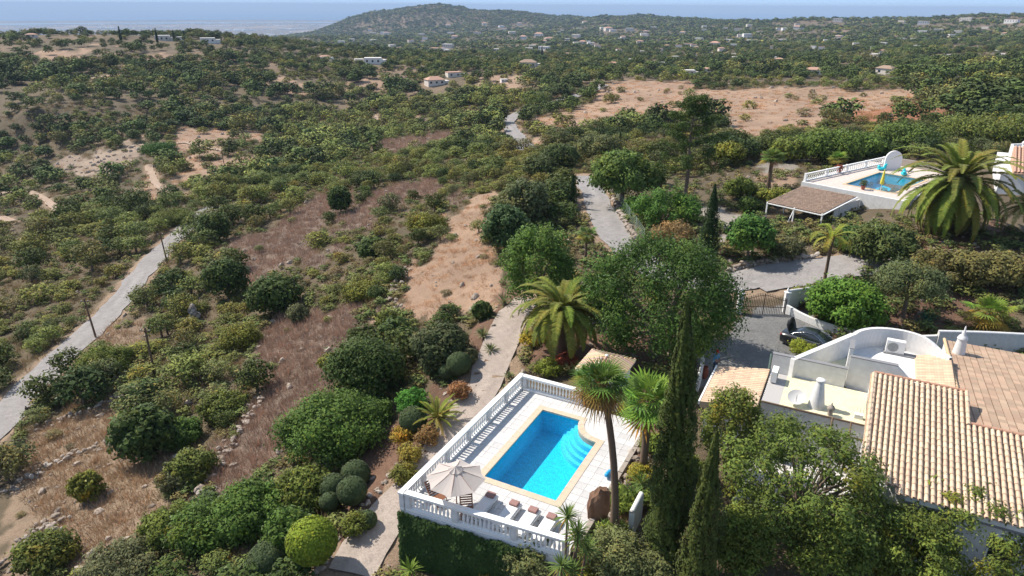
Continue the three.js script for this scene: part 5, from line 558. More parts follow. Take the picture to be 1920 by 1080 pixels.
tree('broadleaf_tree', 'huge dense dark green tree filling the garden beside the courtyard', 'tree', [TR.broad[0][0], TR.broad[0][1] - 1.5, 8.2, 11.6], { lobes: 120, lr: .95, n: 44000, leaf: .095, asp: 2, col: [.048, .094, .022], base: .04, flat: 1.1, inner: .4, low: .92, warm: .08, lobeVar: .2 });
tree('pepper_tree', 'bright green weeping tree above the bare soil clearing', 'tree', [TR.pepper[0][0], TR.pepper[0][1], 6.6, 6.6], { lobes: 40, lr: .8, n: 13000, leaf: .13, asp: 2.6, col: [.075, .135, .032], base: .03, flat: 1.3, low: .95 });
tree('oleander_shrub', 'tall grey green shrub by the road with silvery crown', 'shrub', [TR.oleander[0][0], TR.oleander[0][1], 5.6, 6.4], { lobes: 30, lr: .95, n: 9000, leaf: .16, col: [.085, .105, .06], base: .03, low: .95 });
tree('oleander_shrub', 'tall dark leaved shrub between clearing and weeping tree', 'shrub', [TR.oleander[1][0], TR.oleander[1][1], 4.8, 5.2], { lobes: 26, lr: .85, n: 8000, leaf: .16, col: [.055, .095, .045], base: .03, low: .95 });
tree('carob_tree', 'light green rounded tree standing at the road bend', 'tree', [TR.lighttree[0][0], TR.lighttree[0][1], 6.6, 8.2], { lobes: 36, lr: 1.1, n: 12000, leaf: .17, col: [.085, .135, .042], base: .16, low: .85 });
TR.hedgebush.forEach((q, k) => tree('hedge_shrub', ['tall vivid green hedge shrub below the pine', 'low bright green bush at the roadside corner'][k], 'shrub', [q[0], q[1], Math.max(1.6, q[2] * .85), q[3]], { lobes: 26, lr: .8, n: 7500 - 4000 * k, leaf: .15, asp: 2.4, col: [.065, .135, .03], base: .03, low: .95, flat: 1.2 }));
tree('dry_shrub', 'pale orange brown twiggy shrub under the cypress', 'shrub', [TR.brownbush[0][0], TR.brownbush[0][1], 2.4, 4.6], { lobes: 22, lr: .6, n: 5000, leaf: .12, asp: 3.5, col: [.26, .19, .09], base: .03, low: .95, mat: LEAFDRY });
tree('garden_tree', 'compact fresh green tree with dark shade beneath it', 'tree', [TR.darktree[0][0], TR.darktree[0][1], 4.3, 4.3], { lobes: 26, lr: .75, n: 7500, leaf: .15, col: [.06, .13, .032], base: .18, mat: LEAFGLOSS });
TR.roundbush.forEach((q, k) => tree('clipped_bush', ['round clipped yellowish green bush by the gravel garden', 'small round dark bush near the gravel patch'][k], 'bush', [q[0], q[1], q[2] * .9, q[3]], { lobes: 30, lr: .55, n: 5200, leaf: .13, col: k ? GREEN.mid : [.10, .13, .032], base: .02, low: .95 }));
tree('hedge_shrub', 'yellow green hedge beside the neighbouring carport roof', 'shrub', [TR.yellowhedge[0][0], TR.yellowhedge[0][1], 1.9, 5], { lobes: 24, lr: .6, n: 4500, leaf: .14, col: [.15, .165, .035], base: .02, low: .95 });
tree('olive_tree', 'rounded silvery olive tree with twin crown beside the agave', 'tree', [TR.olive[0][0], TR.olive[0][1], 4.4, 5.0], { lobes: 44, lr: .72, n: 13000, leaf: .10, asp: 2.6, col: [.10, .125, .068], base: .36, low: .8 });
tree('green_shrub', 'broad glossy green shrub behind the white courtyard wall', 'shrub', [TR.greenbush[0][0], TR.greenbush[0][1], 3.5, 6.0], { lobes: 40, lr: .8, n: 12000, leaf: .13, col: [.075, .15, .026], base: .02, low: .95, mat: LEAFGLOSS });
TR.brownhedge.forEach((q, k) => tree('terrace_hedge', 'brownish green clipped hedge above the dry stone terrace', 'hedge', [q[0], q[1], 2.2, q[3] * .95], { lobes: 28, lr: .65, n: 6500, leaf: .12, col: [.125, .115, .052], base: .03, low: .95 }, 'hedge plants above the stone terrace'));
TR.gardenbush.forEach((q, k) => tree('garden_shrub', ['wide dark green shrub under the big date palm', 'dark green shrub beside the carport', 'thin grey green shrub among pale boulders'][k], 'shrub', [q[0], q[1], q[2] * .75, q[3]], { lobes: 30, lr: .75, n: 7500 - k * 1500, leaf: .14, col: [[.075, .10, .04], [.055, .105, .035], [.10, .105, .06]][k], base: .03, low: .95 }));
TR.olivebush.forEach((q, k) => tree('olive_bush', ['grey green bush growing in front of the terrace corner', 'loose grey green bush below the palm trunk', 'small grey green bush at the foot of the cypress'][k], 'bush', [q[0], q[1], q[2] * 1.0, q[3]], { lobes: 34, lr: .5, n: 12000, leaf: .075, asp: 2.4, col: [.125, .14, .072], base: .05, low: .95 }));
// topiary
function ball(name, label, [x, z, h, w], col, group, leaf = .055) {
  const R = mulberry(Math.round(x * 77 + z * 31)), r = w * .5, T = thing(name, label, 'topiary', [x, ground(x, z), z], 0, group), cy = Math.max(r * .85, h - r);
  const t = new GB(); t.tube([[0, -.3, 0], [.03, cy, .02]], [.08, .06], 6); mesh('trunk', t, MAT.bark, T);
  const g = new GB(), n = Math.round(4200 * (r / .9) ** 2 + 1500); for (let k = 0; k < n; k++) { const y = 1 - 2 * R(), a = R() * 6.283, s = Math.sqrt(1 - y * y), d = [s * Math.cos(a), y, s * Math.sin(a)], f = r * (.93 + .09 * R() + .05 * noise(d[0] * 2.2 + x, d[1] * 2.2, d[2] * 2.2)), j = [d[0] + (R() - .5) * 1.1, d[1] + (R() - .5) * 1.1, d[2] + (R() - .5) * 1.1], l = Math.hypot(...j); g.leaf(d[0] * f, cy + d[1] * f * .93, d[2] * f, j[0] / l, j[1] / l, j[2] / l, ...d, leaf * (.7 + .6 * R()), 1.6, vary(col, R, .28, .15), R); }
  const c = new THREE.IcosahedronGeometry(r * .9, 3); c.scale(1, .93, 1); c.translate(0, cy, 0); const cm = mesh('inner_twigs', c, std(col[0] * 1.3, col[1] * 1.3, col[2], 1), T); cm.geometry.setAttribute('color', new THREE.BufferAttribute(new Float32Array(c.attributes.position.count * 3).fill(1), 3));
  mesh('crown', g, LEAF, T);
}
ball('topiary_ball', 'large clipped ball of bright yellow green leaves by the path', TR.greensphere[0], [.16, .21, .028], 'clipped balls', .07);
const ballL = ['dark clipped ball beside the yellow green ball', 'dark clipped ball lowest in the cluster of three', 'dark clipped ball topmost in the cluster of three', 'dark clipped ball deepest in the cluster of three', 'low dark clipped ball under the cluster of three', 'dark clipped ball beside the sago palm', 'large dark clipped ball above the path', 'small dark clipped ball under the carob', 'small dark clipped ball touching the large one', 'small shaded clipped ball at the path edge'];
TR.darksphere.forEach((q, k) => ball('topiary_ball', ballL[k], q, [.062, .088, .05], 'clipped balls'));
tree('green_shrub', 'vivid green leafy bush next to the sago palm', 'shrub', [TR.brightbush[0][0], TR.brightbush[0][1], 1.7, 2.3], { lobes: 20, lr: .4, n: 4500, leaf: .08, col: [.06, .17, .03], base: .05, low: .95 });
// cypresses
function cypress(name, label, [x, z, h, w], n, leaf, o = {}) {
  const R = mulberry(Math.round(x * 51 + z * 91)), T = thing(name, label, 'cypress', [x, ground(x, z) - .1, z], 0, o.group), g = new GB(), ph = R() * 9;
  const t = new GB(); t.tube([[0, -.3, 0], [0, h * .9, 0]], [w * .09, .03], 6); mesh('trunk', t, MAT.bark, T);
  for (let k = 0; k < n; k++) {
    const y = Math.pow(R(), 1.25) * .985 + .012, a = R() * 6.283, prof = Math.min(1, Math.pow((1.01 - y) / (o.mid ?? .6), .85)) * (y < .08 ? .75 + y * 3 : 1), cl = .82 + .6 * noise(Math.cos(a) * 1.6 + ph, y * h * .55, Math.sin(a) * 1.6) + .5 * noise(Math.cos(a) * 4 + ph, y * h * 1.4, Math.sin(a) * 4), r = Math.max(.03, w * .5 * prof * cl) * (R() < .25 ? Math.sqrt(R()) : .85 + .3 * R() * R());
    const d = [Math.cos(a), .45, Math.sin(a)], j = [d[0] + (R() - .5) * .9, (R() - .5) * .8 + .15, d[2] + (R() - .5) * .9], l = Math.hypot(...j), lean = o.lean ? o.lean * y * y : 0;
    g.leaf(d[0] * r + lean, y * h, d[2] * r, j[0] / l, j[1] / l, j[2] / l, d[0], .3, d[2], leaf * (.6 + .8 * R()), 2.3, vary(o.col ?? [.058, .080, .025], R, .3, o.warm ?? .14), R);
  }
  mesh('crown', g, LEAF, T);
}
cypress('cypress_tree', 'tall ragged cypress with a thin tip in front of the courtyard', [TR.bigcypress[0][0], TR.bigcypress[0][1], 12.9, 2.15], 33000, .075, { lean: -.3, mid: .62 });
cypress('cypress_tree', 'shorter pointed cypress right beside the lamp post', [TR.bigcypress[1][0], TR.bigcypress[1][1], 8.4, 1.7], 18000, .07, { mid: .7, col: [.066, .086, .026] });
const cyL = ['slim dark cypress standing between the pine and the fresh green tree', 'small slim cypress at the edge of the hill road', 'tiny cypress behind the light green roadside tree', 'tiny cypress behind the light green roadside tree', 'distant cypress on the ridge skyline', 'distant cypress on the ridge skyline', 'distant cypress on the ridge skyline', 'distant cypress on the ridge skyline', 'distant cypress among the valley houses', 'distant cypress beside the brown roofed farmhouse'];
TR.cypress.forEach((q, k) => cypress('cypress_tree', cyL[k], k > 3 ? [q[0], q[1], Math.min(q[2], 14) + 2, Math.max(q[3] * .9, 1.5)] : [q[0], q[1], q[2], q[3]], k ? 1500 : 7000, k > 3 ? .4 : .1, { col: [.025, .045, .018], warm: .05, group: k > 3 && k < 8 ? 'cypresses on the ridge' : k > 1 && k < 4 ? 'small cypresses by the field' : undefined }));
// pine
{
  const [x, z] = TR.pine[0], h = 12.8, R = mulberry(404), T = thing('pine_tree', 'tall dark pine with layered branches beside the hill road', 'pine tree', [x, ground(x, z) - .1, z], 0), t = new GB(), g = new GB(), lobes = [];
  t.tube([[0, -.3, 0], [.15, 3.5, .1], [-.05, 7, 0], [.25, h - .8, .1]], [.27, .22, .15, .05], 8);
  for (let k = 0; k < 30; k++) { const y = 3.2 + (k / 30) * (h - 4.2), a = k * 2.4 + R(), len = (y < 6.5 ? 3.7 - .1 * k * .3 : 2.9 * (1 - (y - 6.5) / (h - 5.6)) + .7) * (.65 + .5 * R()), e = [Math.cos(a) * len, y + .5 + len * .16, Math.sin(a) * len]; t.tube([[.1, y, .05], [e[0] * .5, y + .15, e[2] * .5], e], [.07, .045, .02], 5); for (let q = 0; q < 4; q++) { const f = .45 + q * .19; lobes.push({ c: [e[0] * f + (R() - .5) * .7, lerp(y, e[1], f) + .2 + (R() - .5) * .3, e[2] * f + (R() - .5) * .7], r: [.62, .40, .62] }); } }
  for (let q = 0; q < 7; q++) lobes.push({ c: [.25 + (R() - .5) * 1.4, h - .3 - R() * 1.4, (R() - .5) * 1.4], r: [.6, .5, .6] });
  crown(g, R, lobes, 17000, .13, 3.2, [.05, .082, .024], { v: .3, warm: .1, down: -.7 }); mesh('trunk', t, MAT.bark, T); mesh('crown', g, LEAF, T);
}
// palms
function frondLeaflets(g, R, pts, n, len, col, droop, w = .03) {
  const N = pts.length - 1; g.tube(pts, pts.map((_, k) => .03 * (1 - k / N) + .008), 4, [col[0] * 1.6, col[1] * 1.2, col[2]]);
  for (let k = 2; k < n; k++) for (const s of [-1, 1]) {
    const f = k / n * N, i = Math.min(N - 1, Math.floor(f)), q = f - i, A = pts[i], B = pts[i + 1], p = A.map((v, j) => lerp(v, B[j], q)), d = B.map((v, j) => v - A[j]), l = Math.hypot(...d); let sx = -d[2], sz = d[0]; const sl = Math.hypot(sx, sz) || 1; sx /= sl; sz /= sl;
    const L_ = len * Math.sin(Math.PI * (.12 + .82 * k / n)) * (.85 + .3 * R()), c = vary(col, R, .22, .2), e = [p[0] + (sx * s * .78 + d[0] / l * .55) * L_, p[1] + (d[1] / l * .5 + .18 - droop * .6 + (R() - .5) * .2) * L_, p[2] + (sz * s * .78 + d[2] / l * .55) * L_], u = d.map(v => v / l * w);
    const m = [lerp(p[0], e[0], .55), lerp(p[1], e[1], .55) + .06 * L_, lerp(p[2], e[2], .55)];
    g.quad([p[0] - u[0], p[1] - u[1], p[2] - u[2]], [p[0] + u[0], p[1] + u[1], p[2] + u[2]], [m[0] + u[0], m[1] + u[1], m[2] + u[2]], [m[0] - u[0], m[1] - u[1], m[2] - u[2]], c); g.tri([m[0] - u[0], m[1] - u[1], m[2] - u[2]], [m[0] + u[0], m[1] + u[1], m[2] + u[2]], e, c);
  }
}
function featherPalm(name, label, [x, z], h, span, o) {
  const R = mulberry(Math.round(x * 13 + z * 7)), T = thing(name, label, 'palm tree', [x, ground(x, z) - .1, z], R() * 6, o.group), t = new GB(), lean = o.lean ?? [0, 0];
  const tp = []; for (let k = 0; k <= 8; k++) tp.push([lean[0] * (k / 8) ** 2, h * k / 8, lean[1] * (k / 8) ** 2]); t.tube(tp, tp.map((_, k) => o.tr * (k === 8 ? 1.25 : 1.15 - .25 * Math.sin(k / 8 * Math.PI) + (k % 2) * .06)), 10); mesh('trunk', t, MAT.palmbark, T);
  const hx = lean[0], hz = lean[1];
  for (let k = 0; k < o.n; k++) {
    const f = k / o.n, a = k * 2.39996 + R() * .3, el = lerp(1.35, o.low ?? -.55, Math.pow(f, .8)) + (R() - .5) * .15, len = span * (.8 + .25 * R()) * (f < .12 ? .75 : 1), P = [], M = 9; let px = hx + Math.cos(a) * .12, py = h + .1, pz = hz + Math.sin(a) * .12, e = el;
    for (let j = 0; j <= M; j++) { P.push([px, py, pz]); const d = len / M; px += Math.cos(a) * Math.cos(e) * d; pz += Math.sin(a) * Math.cos(e) * d; py += Math.sin(e) * d; e -= (o.bend ?? .2) * (.35 + j / M); }
    const g = new GB(), dry = f > (o.dry ?? .85) ? R() : 0; frondLeaflets(g, R, P, o.leaflets ?? 34, o.ll ?? .55, o.col.map((v, i) => lerp(v, [.24, .17, .06][i], dry * .8)).map(v => v * (.85 + .3 * R())), .15 + .3 * f, o.lw ?? .03); mesh('frond', g, LEAF, T);
  }
}
featherPalm('date_palm', 'huge date palm with arching fronds in front of the neighbouring pool', [TR.canary[0][0], TR.canary[0][1]], 5.0, 6.4, { tr: .5, n: 112, col: [.135, .155, .04], leaflets: 84, ll: .66, lw: .038, bend: .22, low: -.95, dry: .84 });
featherPalm('date_palm', 'date palm with drooping golden green fronds over the gravel path', [TR.canary[1][0], TR.canary[1][1]], 3.6, 4.0, { tr: .42, n: 56, col: [.13, .155, .038], leaflets: 78, ll: .5, lw: .026, bend: .27, low: -.6, dry: .85 });
featherPalm('date_palm', 'leaning palm at the edge of the neighbouring house', [TR.canary[2][0] + 1.2, TR.canary[2][1]], 3.0, 3.2, { tr: .24, n: 30, col: [.12, .15, .036], leaflets: 36, ll: .5, lean: [.5, .8], bend: .26 });
featherPalm('queen_palm', 'slender palm with yellowish feathery fronds beside the driveway', TR.queen[0], 4.1, 2.5, { tr: .13, n: 15, col: [.16, .19, .035], leaflets: 34, ll: .42, bend: .34, low: -.3, dry: .5 });
featherPalm('sago_palm', 'low sago palm with stiff yellow green fronds', [TR.sago[0][0], TR.sago[0][1]], .5, 1.75, { tr: .22, n: 34, col: [.15, .18, .04], leaflets: 34, ll: .2, lw: .018, bend: .12, low: .05, dry: .75 });
function fanPalm(name, label, [x, z], h, o) {
  const R = mulberry(Math.round(x * 19 + z * 3)), T = thing(name, label, 'palm tree', [x, ground(x, z) - .1, z], 0), t = new GB(), tp = [], lean = o.lean ?? [0, 0];
  for (let k = 0; k <= 8; k++) tp.push([lean[0] * (k / 8) ** 2, h * k / 8, lean[1] * (k / 8) ** 2]); t.tube(tp, tp.map((_, k) => o.tr * (k < 2 ? 1.5 - k * .25 : 1.05 - .03 * k)), 10); mesh('trunk', t, MAT.palmbark, T);
  for (let k = 0; k < o.n; k++) {
    const f = k / o.n, a = k * 2.39996 + R() * .4, el = lerp(1.3, o.low ?? -1.1, Math.pow(f, .85)), pl = o.pet * (.7 + .5 * R()) * (f < .15 ? .7 : 1), dead = f > (o.dead ?? .74), c0 = dead ? [.20, .115, .06] : f > (o.yel ?? .6) ? [.20, .17, .035] : o.col, c = c0.map(v => v * (.8 + .4 * R()));
    const d = [Math.cos(a) * Math.cos(el), Math.sin(el), Math.sin(a) * Math.cos(el)], b = [lean[0] + d[0] * .1, h + .05, lean[1] + d[2] * .1], e = [b[0] + d[0] * pl, b[1] + d[1] * pl - .08, b[2] + d[2] * pl], g = new GB(); g.tube([b, e], [.022, .014], 4, [c[0] * 1.3, c[1] * 1.1, c[2]]);
    let s = [-Math.sin(a), 0, Math.cos(a)], u = [s[1] * d[2] - s[2] * d[1], s[2] * d[0] - s[0] * d[2], s[0] * d[1] - s[1] * d[0]]; const sp = o.split ?? .55, S = o.seg ?? 17, r = o.r * (.8 + .4 * R());
    for (let i = 0; i < S; i++) { const t0 = (i / S - .5) * 4.2, t1 = ((i + .9) / S - .5) * 4.2, tm = (t0 + t1) / 2, P = (t, q, lift) => [e[0] + (d[0] * Math.cos(t) + s[0] * Math.sin(t)) * q + u[0] * lift, e[1] + (d[1] * Math.cos(t) + s[1] * Math.sin(t)) * q + u[1] * lift - .28 * q * q / r * (dead ? 1.6 : .6), e[2] + (d[2] * Math.cos(t) + s[2] * Math.sin(t)) * q + u[2] * lift], rr = r * (.75 + .25 * Math.cos(tm * .8)) * (.9 + .2 * R()), cc = vary(c, R, .2, .1); g.tri(e, P(t0, rr * sp, 0), P(tm, rr * sp, .03), cc); g.tri(e, P(tm, rr * sp, .03), P(t1, rr * sp, 0), cc); g.tri(P(t0 + .02, rr * sp, 0), P(tm, rr, -.05), P(t1 - .02, rr * sp, 0), cc); }
    mesh(dead ? 'dry_leaf' : 'fan_leaf', g, LEAF, T);
  }
}
fanPalm('fan_palm', 'tall fan palm with brown skirt and slim trunk beside the pool', TR.fan[0], 8.1, { tr: .17, n: 48, pet: .6, r: .84, split: .4, col: [.075, .135, .03], dead: .58, yel: .5, lean: [-1.0, 0] });
fanPalm('fan_palm', 'lower fan palm with fresh leaves between pool and cypress', [TR.fan[1][0], TR.fan[1][1] - .3], 4.6, { tr: .2, n: 30, pet: .9, r: 1.05, col: [.12, .21, .04], dead: .93, yel: .75, low: -.7 });
fanPalm('fan_palm', 'fan palm with thick trunk on the orange gravel', TR.smallfan[0], 4.2, { tr: .26, n: 34, pet: .7, r: .95, col: [.09, .15, .035], low: -.6, dead: .9, yel: .8 });
fanPalm('fan_palm', 'low fan palm behind the white lattice balustrade', TR.smallfan[1], 2.1, { tr: .2, n: 24, pet: .6, r: .9, col: [.13, .19, .04], low: -.5, dead: .95 });
fanPalm('fan_palm', 'squat fan palm with large yellow leaves beneath the stone terrace', TR.yellowfan[0], 1.9, { tr: .25, n: 30, pet: .9, r: .95, col: [.13, .19, .035], low: -.9, dead: .9, yel: .5 });
function spiky(name, label, cat, [x, z, h, w], col, n, o = {}) {
  const R = mulberry(Math.round(x * 29 + z * 11)), T = thing(name, label, cat, [x, ground(x, z) - .05, z], 0, o.group), heads = o.heads ?? [[0, h * .55, 0]];
  if (!o.flat) { const t = new GB(); for (const q of heads) t.tube([[0, -.1, 0], [q[0] * .6, q[1] * .5, q[2] * .6], q], [.07, .055, .05], 6); mesh('stem', t, MAT.palmbark, T); }
  const g = new GB(); for (const q of heads) for (let k = 0; k < n; k++) { const a = k * 2.4 + R() * .4, el = lerp(1.35, o.low ?? -.7, k / n) + (R() - .5) * .2, len = w * .5 * (.8 + .4 * R()), d = [Math.cos(a) * Math.cos(el), Math.sin(el), Math.sin(a) * Math.cos(el)], s = [-Math.sin(a) * (o.bw ?? .026), 0, Math.cos(a) * (o.bw ?? .026)], m = [q[0] + d[0] * len * .55, q[1] + d[1] * len * .55, q[2] + d[2] * len * .55], e = [q[0] + d[0] * len, q[1] + d[1] * len - len * .12, q[2] + d[2] * len], c = vary(k > n * .85 && !o.flat ? [.2, .15, .06] : col, R, .2, .15); g.quad([q[0] - s[0] * .5, q[1], q[2] - s[2] * .5], [q[0] + s[0] * .5, q[1], q[2] + s[2] * .5], [m[0] + s[0], m[1], m[2] + s[2]], [m[0] - s[0], m[1], m[2] - s[2]], c); g.tri([m[0] - s[0], m[1], m[2] - s[2]], [m[0] + s[0], m[1], m[2] + s[2]], e, c); }
  mesh('leaves', g, LEAF, T);
}
L.YUCCA.forEach((q, k) => { const [a, b] = toLocal(q[0], q[1], ...TO); if (!(a > 0 && a < 8.3 && b > 0 && b < 12.6)) spiky('yucca', k < 7 ? 'spiky green yucca rosette on a stem at the terrace corner' : k === 10 ? 'spiky yucca at the foot of the ivy wall' : 'small spiky rosette in the rocky bed beside the terrace', 'yucca', [q[0], q[1], Math.max(.7, q[2] * .9), Math.min(1.5, q[3])], k % 3 === 1 ? [.14, .21, .045] : [.095, .155, .055], 64, { group: k < 7 ? 'yuccas at the terrace corner' : k === 10 ? undefined : 'rosettes in the rocky bed' }); });
L.AGAVE.forEach((q, k) => spiky('agave', ['grey green agave with long leaves above the gravel path', 'grey green agave with long leaves above the gravel path', 'grey green agave with long leaves above the gravel path', 'blue green agave rosette beside the olive tree', 'grey green agave with long leaves above the gravel path', 'pale agave below the pine', 'small agave outside the balustrade corner', 'agave in the bed under the date palm'][k], 'agave', [q[0], q[1], .25, Math.min(2.4, q[3])], k === 3 ? [.04, .10, .075] : [.13, .15, .085], 34, { flat: 1, heads: [[0, .12, 0]], low: .1, bw: .05, group: [0, 1, 2, 4].includes(k) ? 'agaves along the gravel path' : undefined }));
[[2.25, -21.75, 4.9, 'tall stemmed yucca with two spiky heads before the terrace corner'], [2.7, -21.9, 3.8, 'shorter stemmed yucca with spiky heads before the terrace corner']].forEach(([x, z, h, l], k) => spiky('yucca', l, 'yucca', [x, z, h, 1.35], [.10, .155, .05], 70, { heads: [[0, h, 0], [.45, h * .72, -.2], [-.2, h * .55, .35]] }));
spiky('dracaena', 'pale stemmed dracaena in front of the dense dark tree', 'dracaena', TR.dracaena[0].map((v, k) => k === 2 ? 3.0 : k === 3 ? 1.3 : v), [.13, .17, .07], 40, { heads: [[0, 2.7, 0]] });
// foreground tree with open branches, and the bushes under it
tree('almond_tree', 'slim leafy tree rising over the villa porch roof', 'tree', [10.9, -28.6, 5.2, 3.4], { lobes: 44, lr: .42, n: 8000, leaf: .08, asp: 2.1, col: [.105, .135, .036], base: .2, low: .93, inner: .45, flat: 1.2, nl: 16, tr: .08, lobeVar: .25, warm: .3 });
tree('almond_tree', 'large loose leaved tree with open branches in front of the villa', 'tree', [12.9, -24.6, 5.6, 8.0], { lobes: 120, lr: .55, n: 23000, leaf: .082, asp: 2.1, col: [.095, .135, .036], base: .12, low: .93, inner: .45, flat: 1, nl: 40, tr: .16, lobeVar: .25, warm: .2 });
TR.fgbush.forEach((q, k) => tree('garden_shrub', 'loose yellow green shrub growing along the villa front', 'shrub', [q[0], q[1], Math.min(4.2, q[2] * 1.35), q[3]], { lobes: 46, lr: .5, n: 11000, leaf: .075, asp: 2.1, col: [.105, .14, .034], base: .04, low: .95, inner: .4, lobeVar: .25, warm: .25 }, 'shrubs along the villa front'));
// ivy on the retaining wall
{
  const R = mulberry(9), g = new GB();
  for (let k = 0; k < 16000; k++) { const s = -.15 + 7.2 * R(), hi = -.08 + .1 * noise(s * 1.4, 2.2), y = hi - (3.9 - .32 * s) * Math.pow(R(), .9), side = R() < .12, d = .05 + .3 * Math.max(0, .5 + noise(s * .9, y * .9, 4)) * R(); const p = side ? [-.1 - d, y, 12.5 - R() * 1.6] : [s, y, 12.53 - .085 * s + d]; const n = side ? [-1, .5, .2] : [(R() - .5), .4 + R() * .5, 1], l = Math.hypot(...n); if (p[1] > hi) continue; g.leaf(...p, n[0] / l, n[1] / l, n[2] / l, 0, .3, 1, .05 + .05 * R(), 1.3, vary([.032, .062, .02], R, .35, .12), R); }
  const iv = thing('ivy', 'dark green ivy covering the retaining wall under the balustrade', 'ivy', T0, TA); mesh('leaves', g, LEAFGLOSS, iv);
}
// small colourful shrubs
const smallS = [['yellow leaved shrub under the date palm', [.22, .19, .03]], ['green groundcover behind the short balustrade', [.14, .17, .03]], ['red flowering shrub behind the short balustrade', [.22, .06, .045]], ['bright yellow green clipped shrub beside the parked car', [.19, .22, .035]]];
[[L.FLOWERS[0], 0], [L.FLOWERS[2], 1], [L.FLOWERS[1], 2], [L.FLOWERS[3], 3]].forEach(([q, k]) => tree('flowering_shrub', smallS[k][0], 'shrub', [q[0], q[1], 1.0, Math.min(2.4, q[3])], { lobes: 14, lr: .35, n: 2600, leaf: .07, col: smallS[k][1], base: .05, low: .95 }));
[[[-5.0, -34.6], [.20, .12, .06], 'orange brown shrub in the litter of the bed'], [[-5.9, -33.2], [.20, .16, .04], 'yellowish shrub beside the dark clipped ball'], [[-6.6, -35.6], [.24, .17, .035], 'yellow orange shrub below the sago palm'], [[-6.0, -31.6], [.13, .13, .035], 'low olive green shrub near the balustrade'], [[-3.4, -38.6], [.24, .12, .07], 'bare orange shrub under the large clipped ball'], [[-1.0, -23.0], [.22, .18, .03], 'yellow green shrub at the foot of the ivy'], [[-3.2, -22.6], [.15, .17, .04], 'leafy plant before the ivy wall'], [[-8.0, -28.0], [.10, .12, .03], 'dark leafy plant at the path edge']].forEach(([p, c, l]) => tree('bed_shrub', l, 'shrub', [p[0], p[1], 1.1, 1.7], { lobes: 14, lr: .34, n: 2400, leaf: .07, col: c, base: .06, low: .95, inner: .5 }));
// named trees of the slope
const carL = ['broad dark carob tree above the garden path', 'dark carob tree beside the topiary', 'dark tree where the valley road disappears', 'umbrella shaped green pine beside the pale dirt track', 'large dark tree on the slope beside the valley road', 'wide dark mastic tree on the slope in mauve grass', 'dark round bush at the edge of the clearing', 'tall dark tree amid the dry grass', 'dense dark bush below the dry stone wall', 'bush at the corner of the clearing'];
TR.carob.forEach((q, k) => tree(k === 3 ? 'stone_pine' : 'carob_tree', carL[k], 'tree', [q[0], q[1], q[2] * (k === 3 ? .9 : .78), q[3] * .92], { lobes: 40, lr: q[3] * .15, n: k < 2 ? 14000 : 5200, leaf: k < 2 ? .11 : .2, col: k === 3 ? [.045, .10, .025] : k === 1 ? [.06, .075, .04] : [.048, .075, .024], base: k === 3 ? .45 : .08, low: .92, mat: k < 2 ? LEAFGLOSS : LEAF }));
TR.lush.forEach((q, k) => tree('lush_shrub', 'dense bright green shrub thicket on the slope below the garden', 'shrub', [q[0], q[1], q[2] * .68, q[3] * .88], { lobes: 50, lr: q[3] * .12, n: Math.round(2400 * q[3]), leaf: .095, col: k % 3 === 2 ? [.10, .125, .03] : [.068, .118, .028], base: .03, low: .95, lobeVar: .22 }, 'green thickets below the garden'));
TR.mastic.forEach((q, k) => tree('mastic_shrub', 'yellowish olive mastic shrub on the dry terraced slope', 'shrub', [q[0], q[1], q[2] * .62, q[3] * .85], { lobes: 34, lr: q[3] * .13, n: Math.round(1500 * q[3]), leaf: .11, col: k % 2 ? [.13, .135, .032] : [.095, .115, .032], base: .03, low: .95, lobeVar: .25 }, 'mastic shrubs on the terraced slope'));
TR.greyshrub.forEach((q, k) => tree('grey_shrub', 'grey green rockrose shrub on the dry terraced slope', 'shrub', [q[0], q[1], q[2] * .6, q[3] * .85], { lobes: 30, lr: q[3] * .13, n: Math.round(1600 * q[3]), leaf: .10, asp: 2.4, col: [.105, .112, .068], base: .03, low: .95 }, 'grey shrubs on the terraced slope'));

// larger trees round the neighbouring plot and the hill road
const rowL = ['spreading green tree behind the second pool', 'rounded green tree behind the lattice balustrade', 'light green tree behind the orange gravel', 'broad green tree behind the arched panel', 'wide green tree beyond the big date palm', 'green tree near the octagonal parapet', 'dark tree beyond the pine', 'dark tree beside the slim roadside cypress', 'grey green tree at the hill road crest', 'dark bushy tree left of the hill road', 'yellow green tree behind the pine', 'green tree at the start of the field', 'small leafy tree below the pine shade', 'dark tree behind the round clipped bush'];
L.ROWTREES.forEach((q, k) => k === 6 || k === 13 || tree('shade_tree', rowL[k], 'tree', [q[0], q[1], q[2] * .85, q[3]], { lobes: 34, lr: q[3] * .15, n: 5200, leaf: .2, col: [[.09, .135, .036], [.08, .13, .034], [.12, .15, .04], [.085, .125, .036], [.11, .135, .04], [.09, .12, .036], [.05, .08, .03], [.06, .085, .035], [.10, .115, .06], [.07, .09, .042], [.15, .16, .035], [.09, .12, .04], [.09, .125, .035], [.06, .09, .03]][k], base: .08, low: .92, lobeVar: .2 }));
fanPalm('fan_palm', 'small fan palm with silvery leaves beside the hill road bend', L.MINIFAN, 2.6, { tr: .12, n: 22, pet: .5, r: .7, col: [.10, .15, .06], low: -.8, dead: .9 });

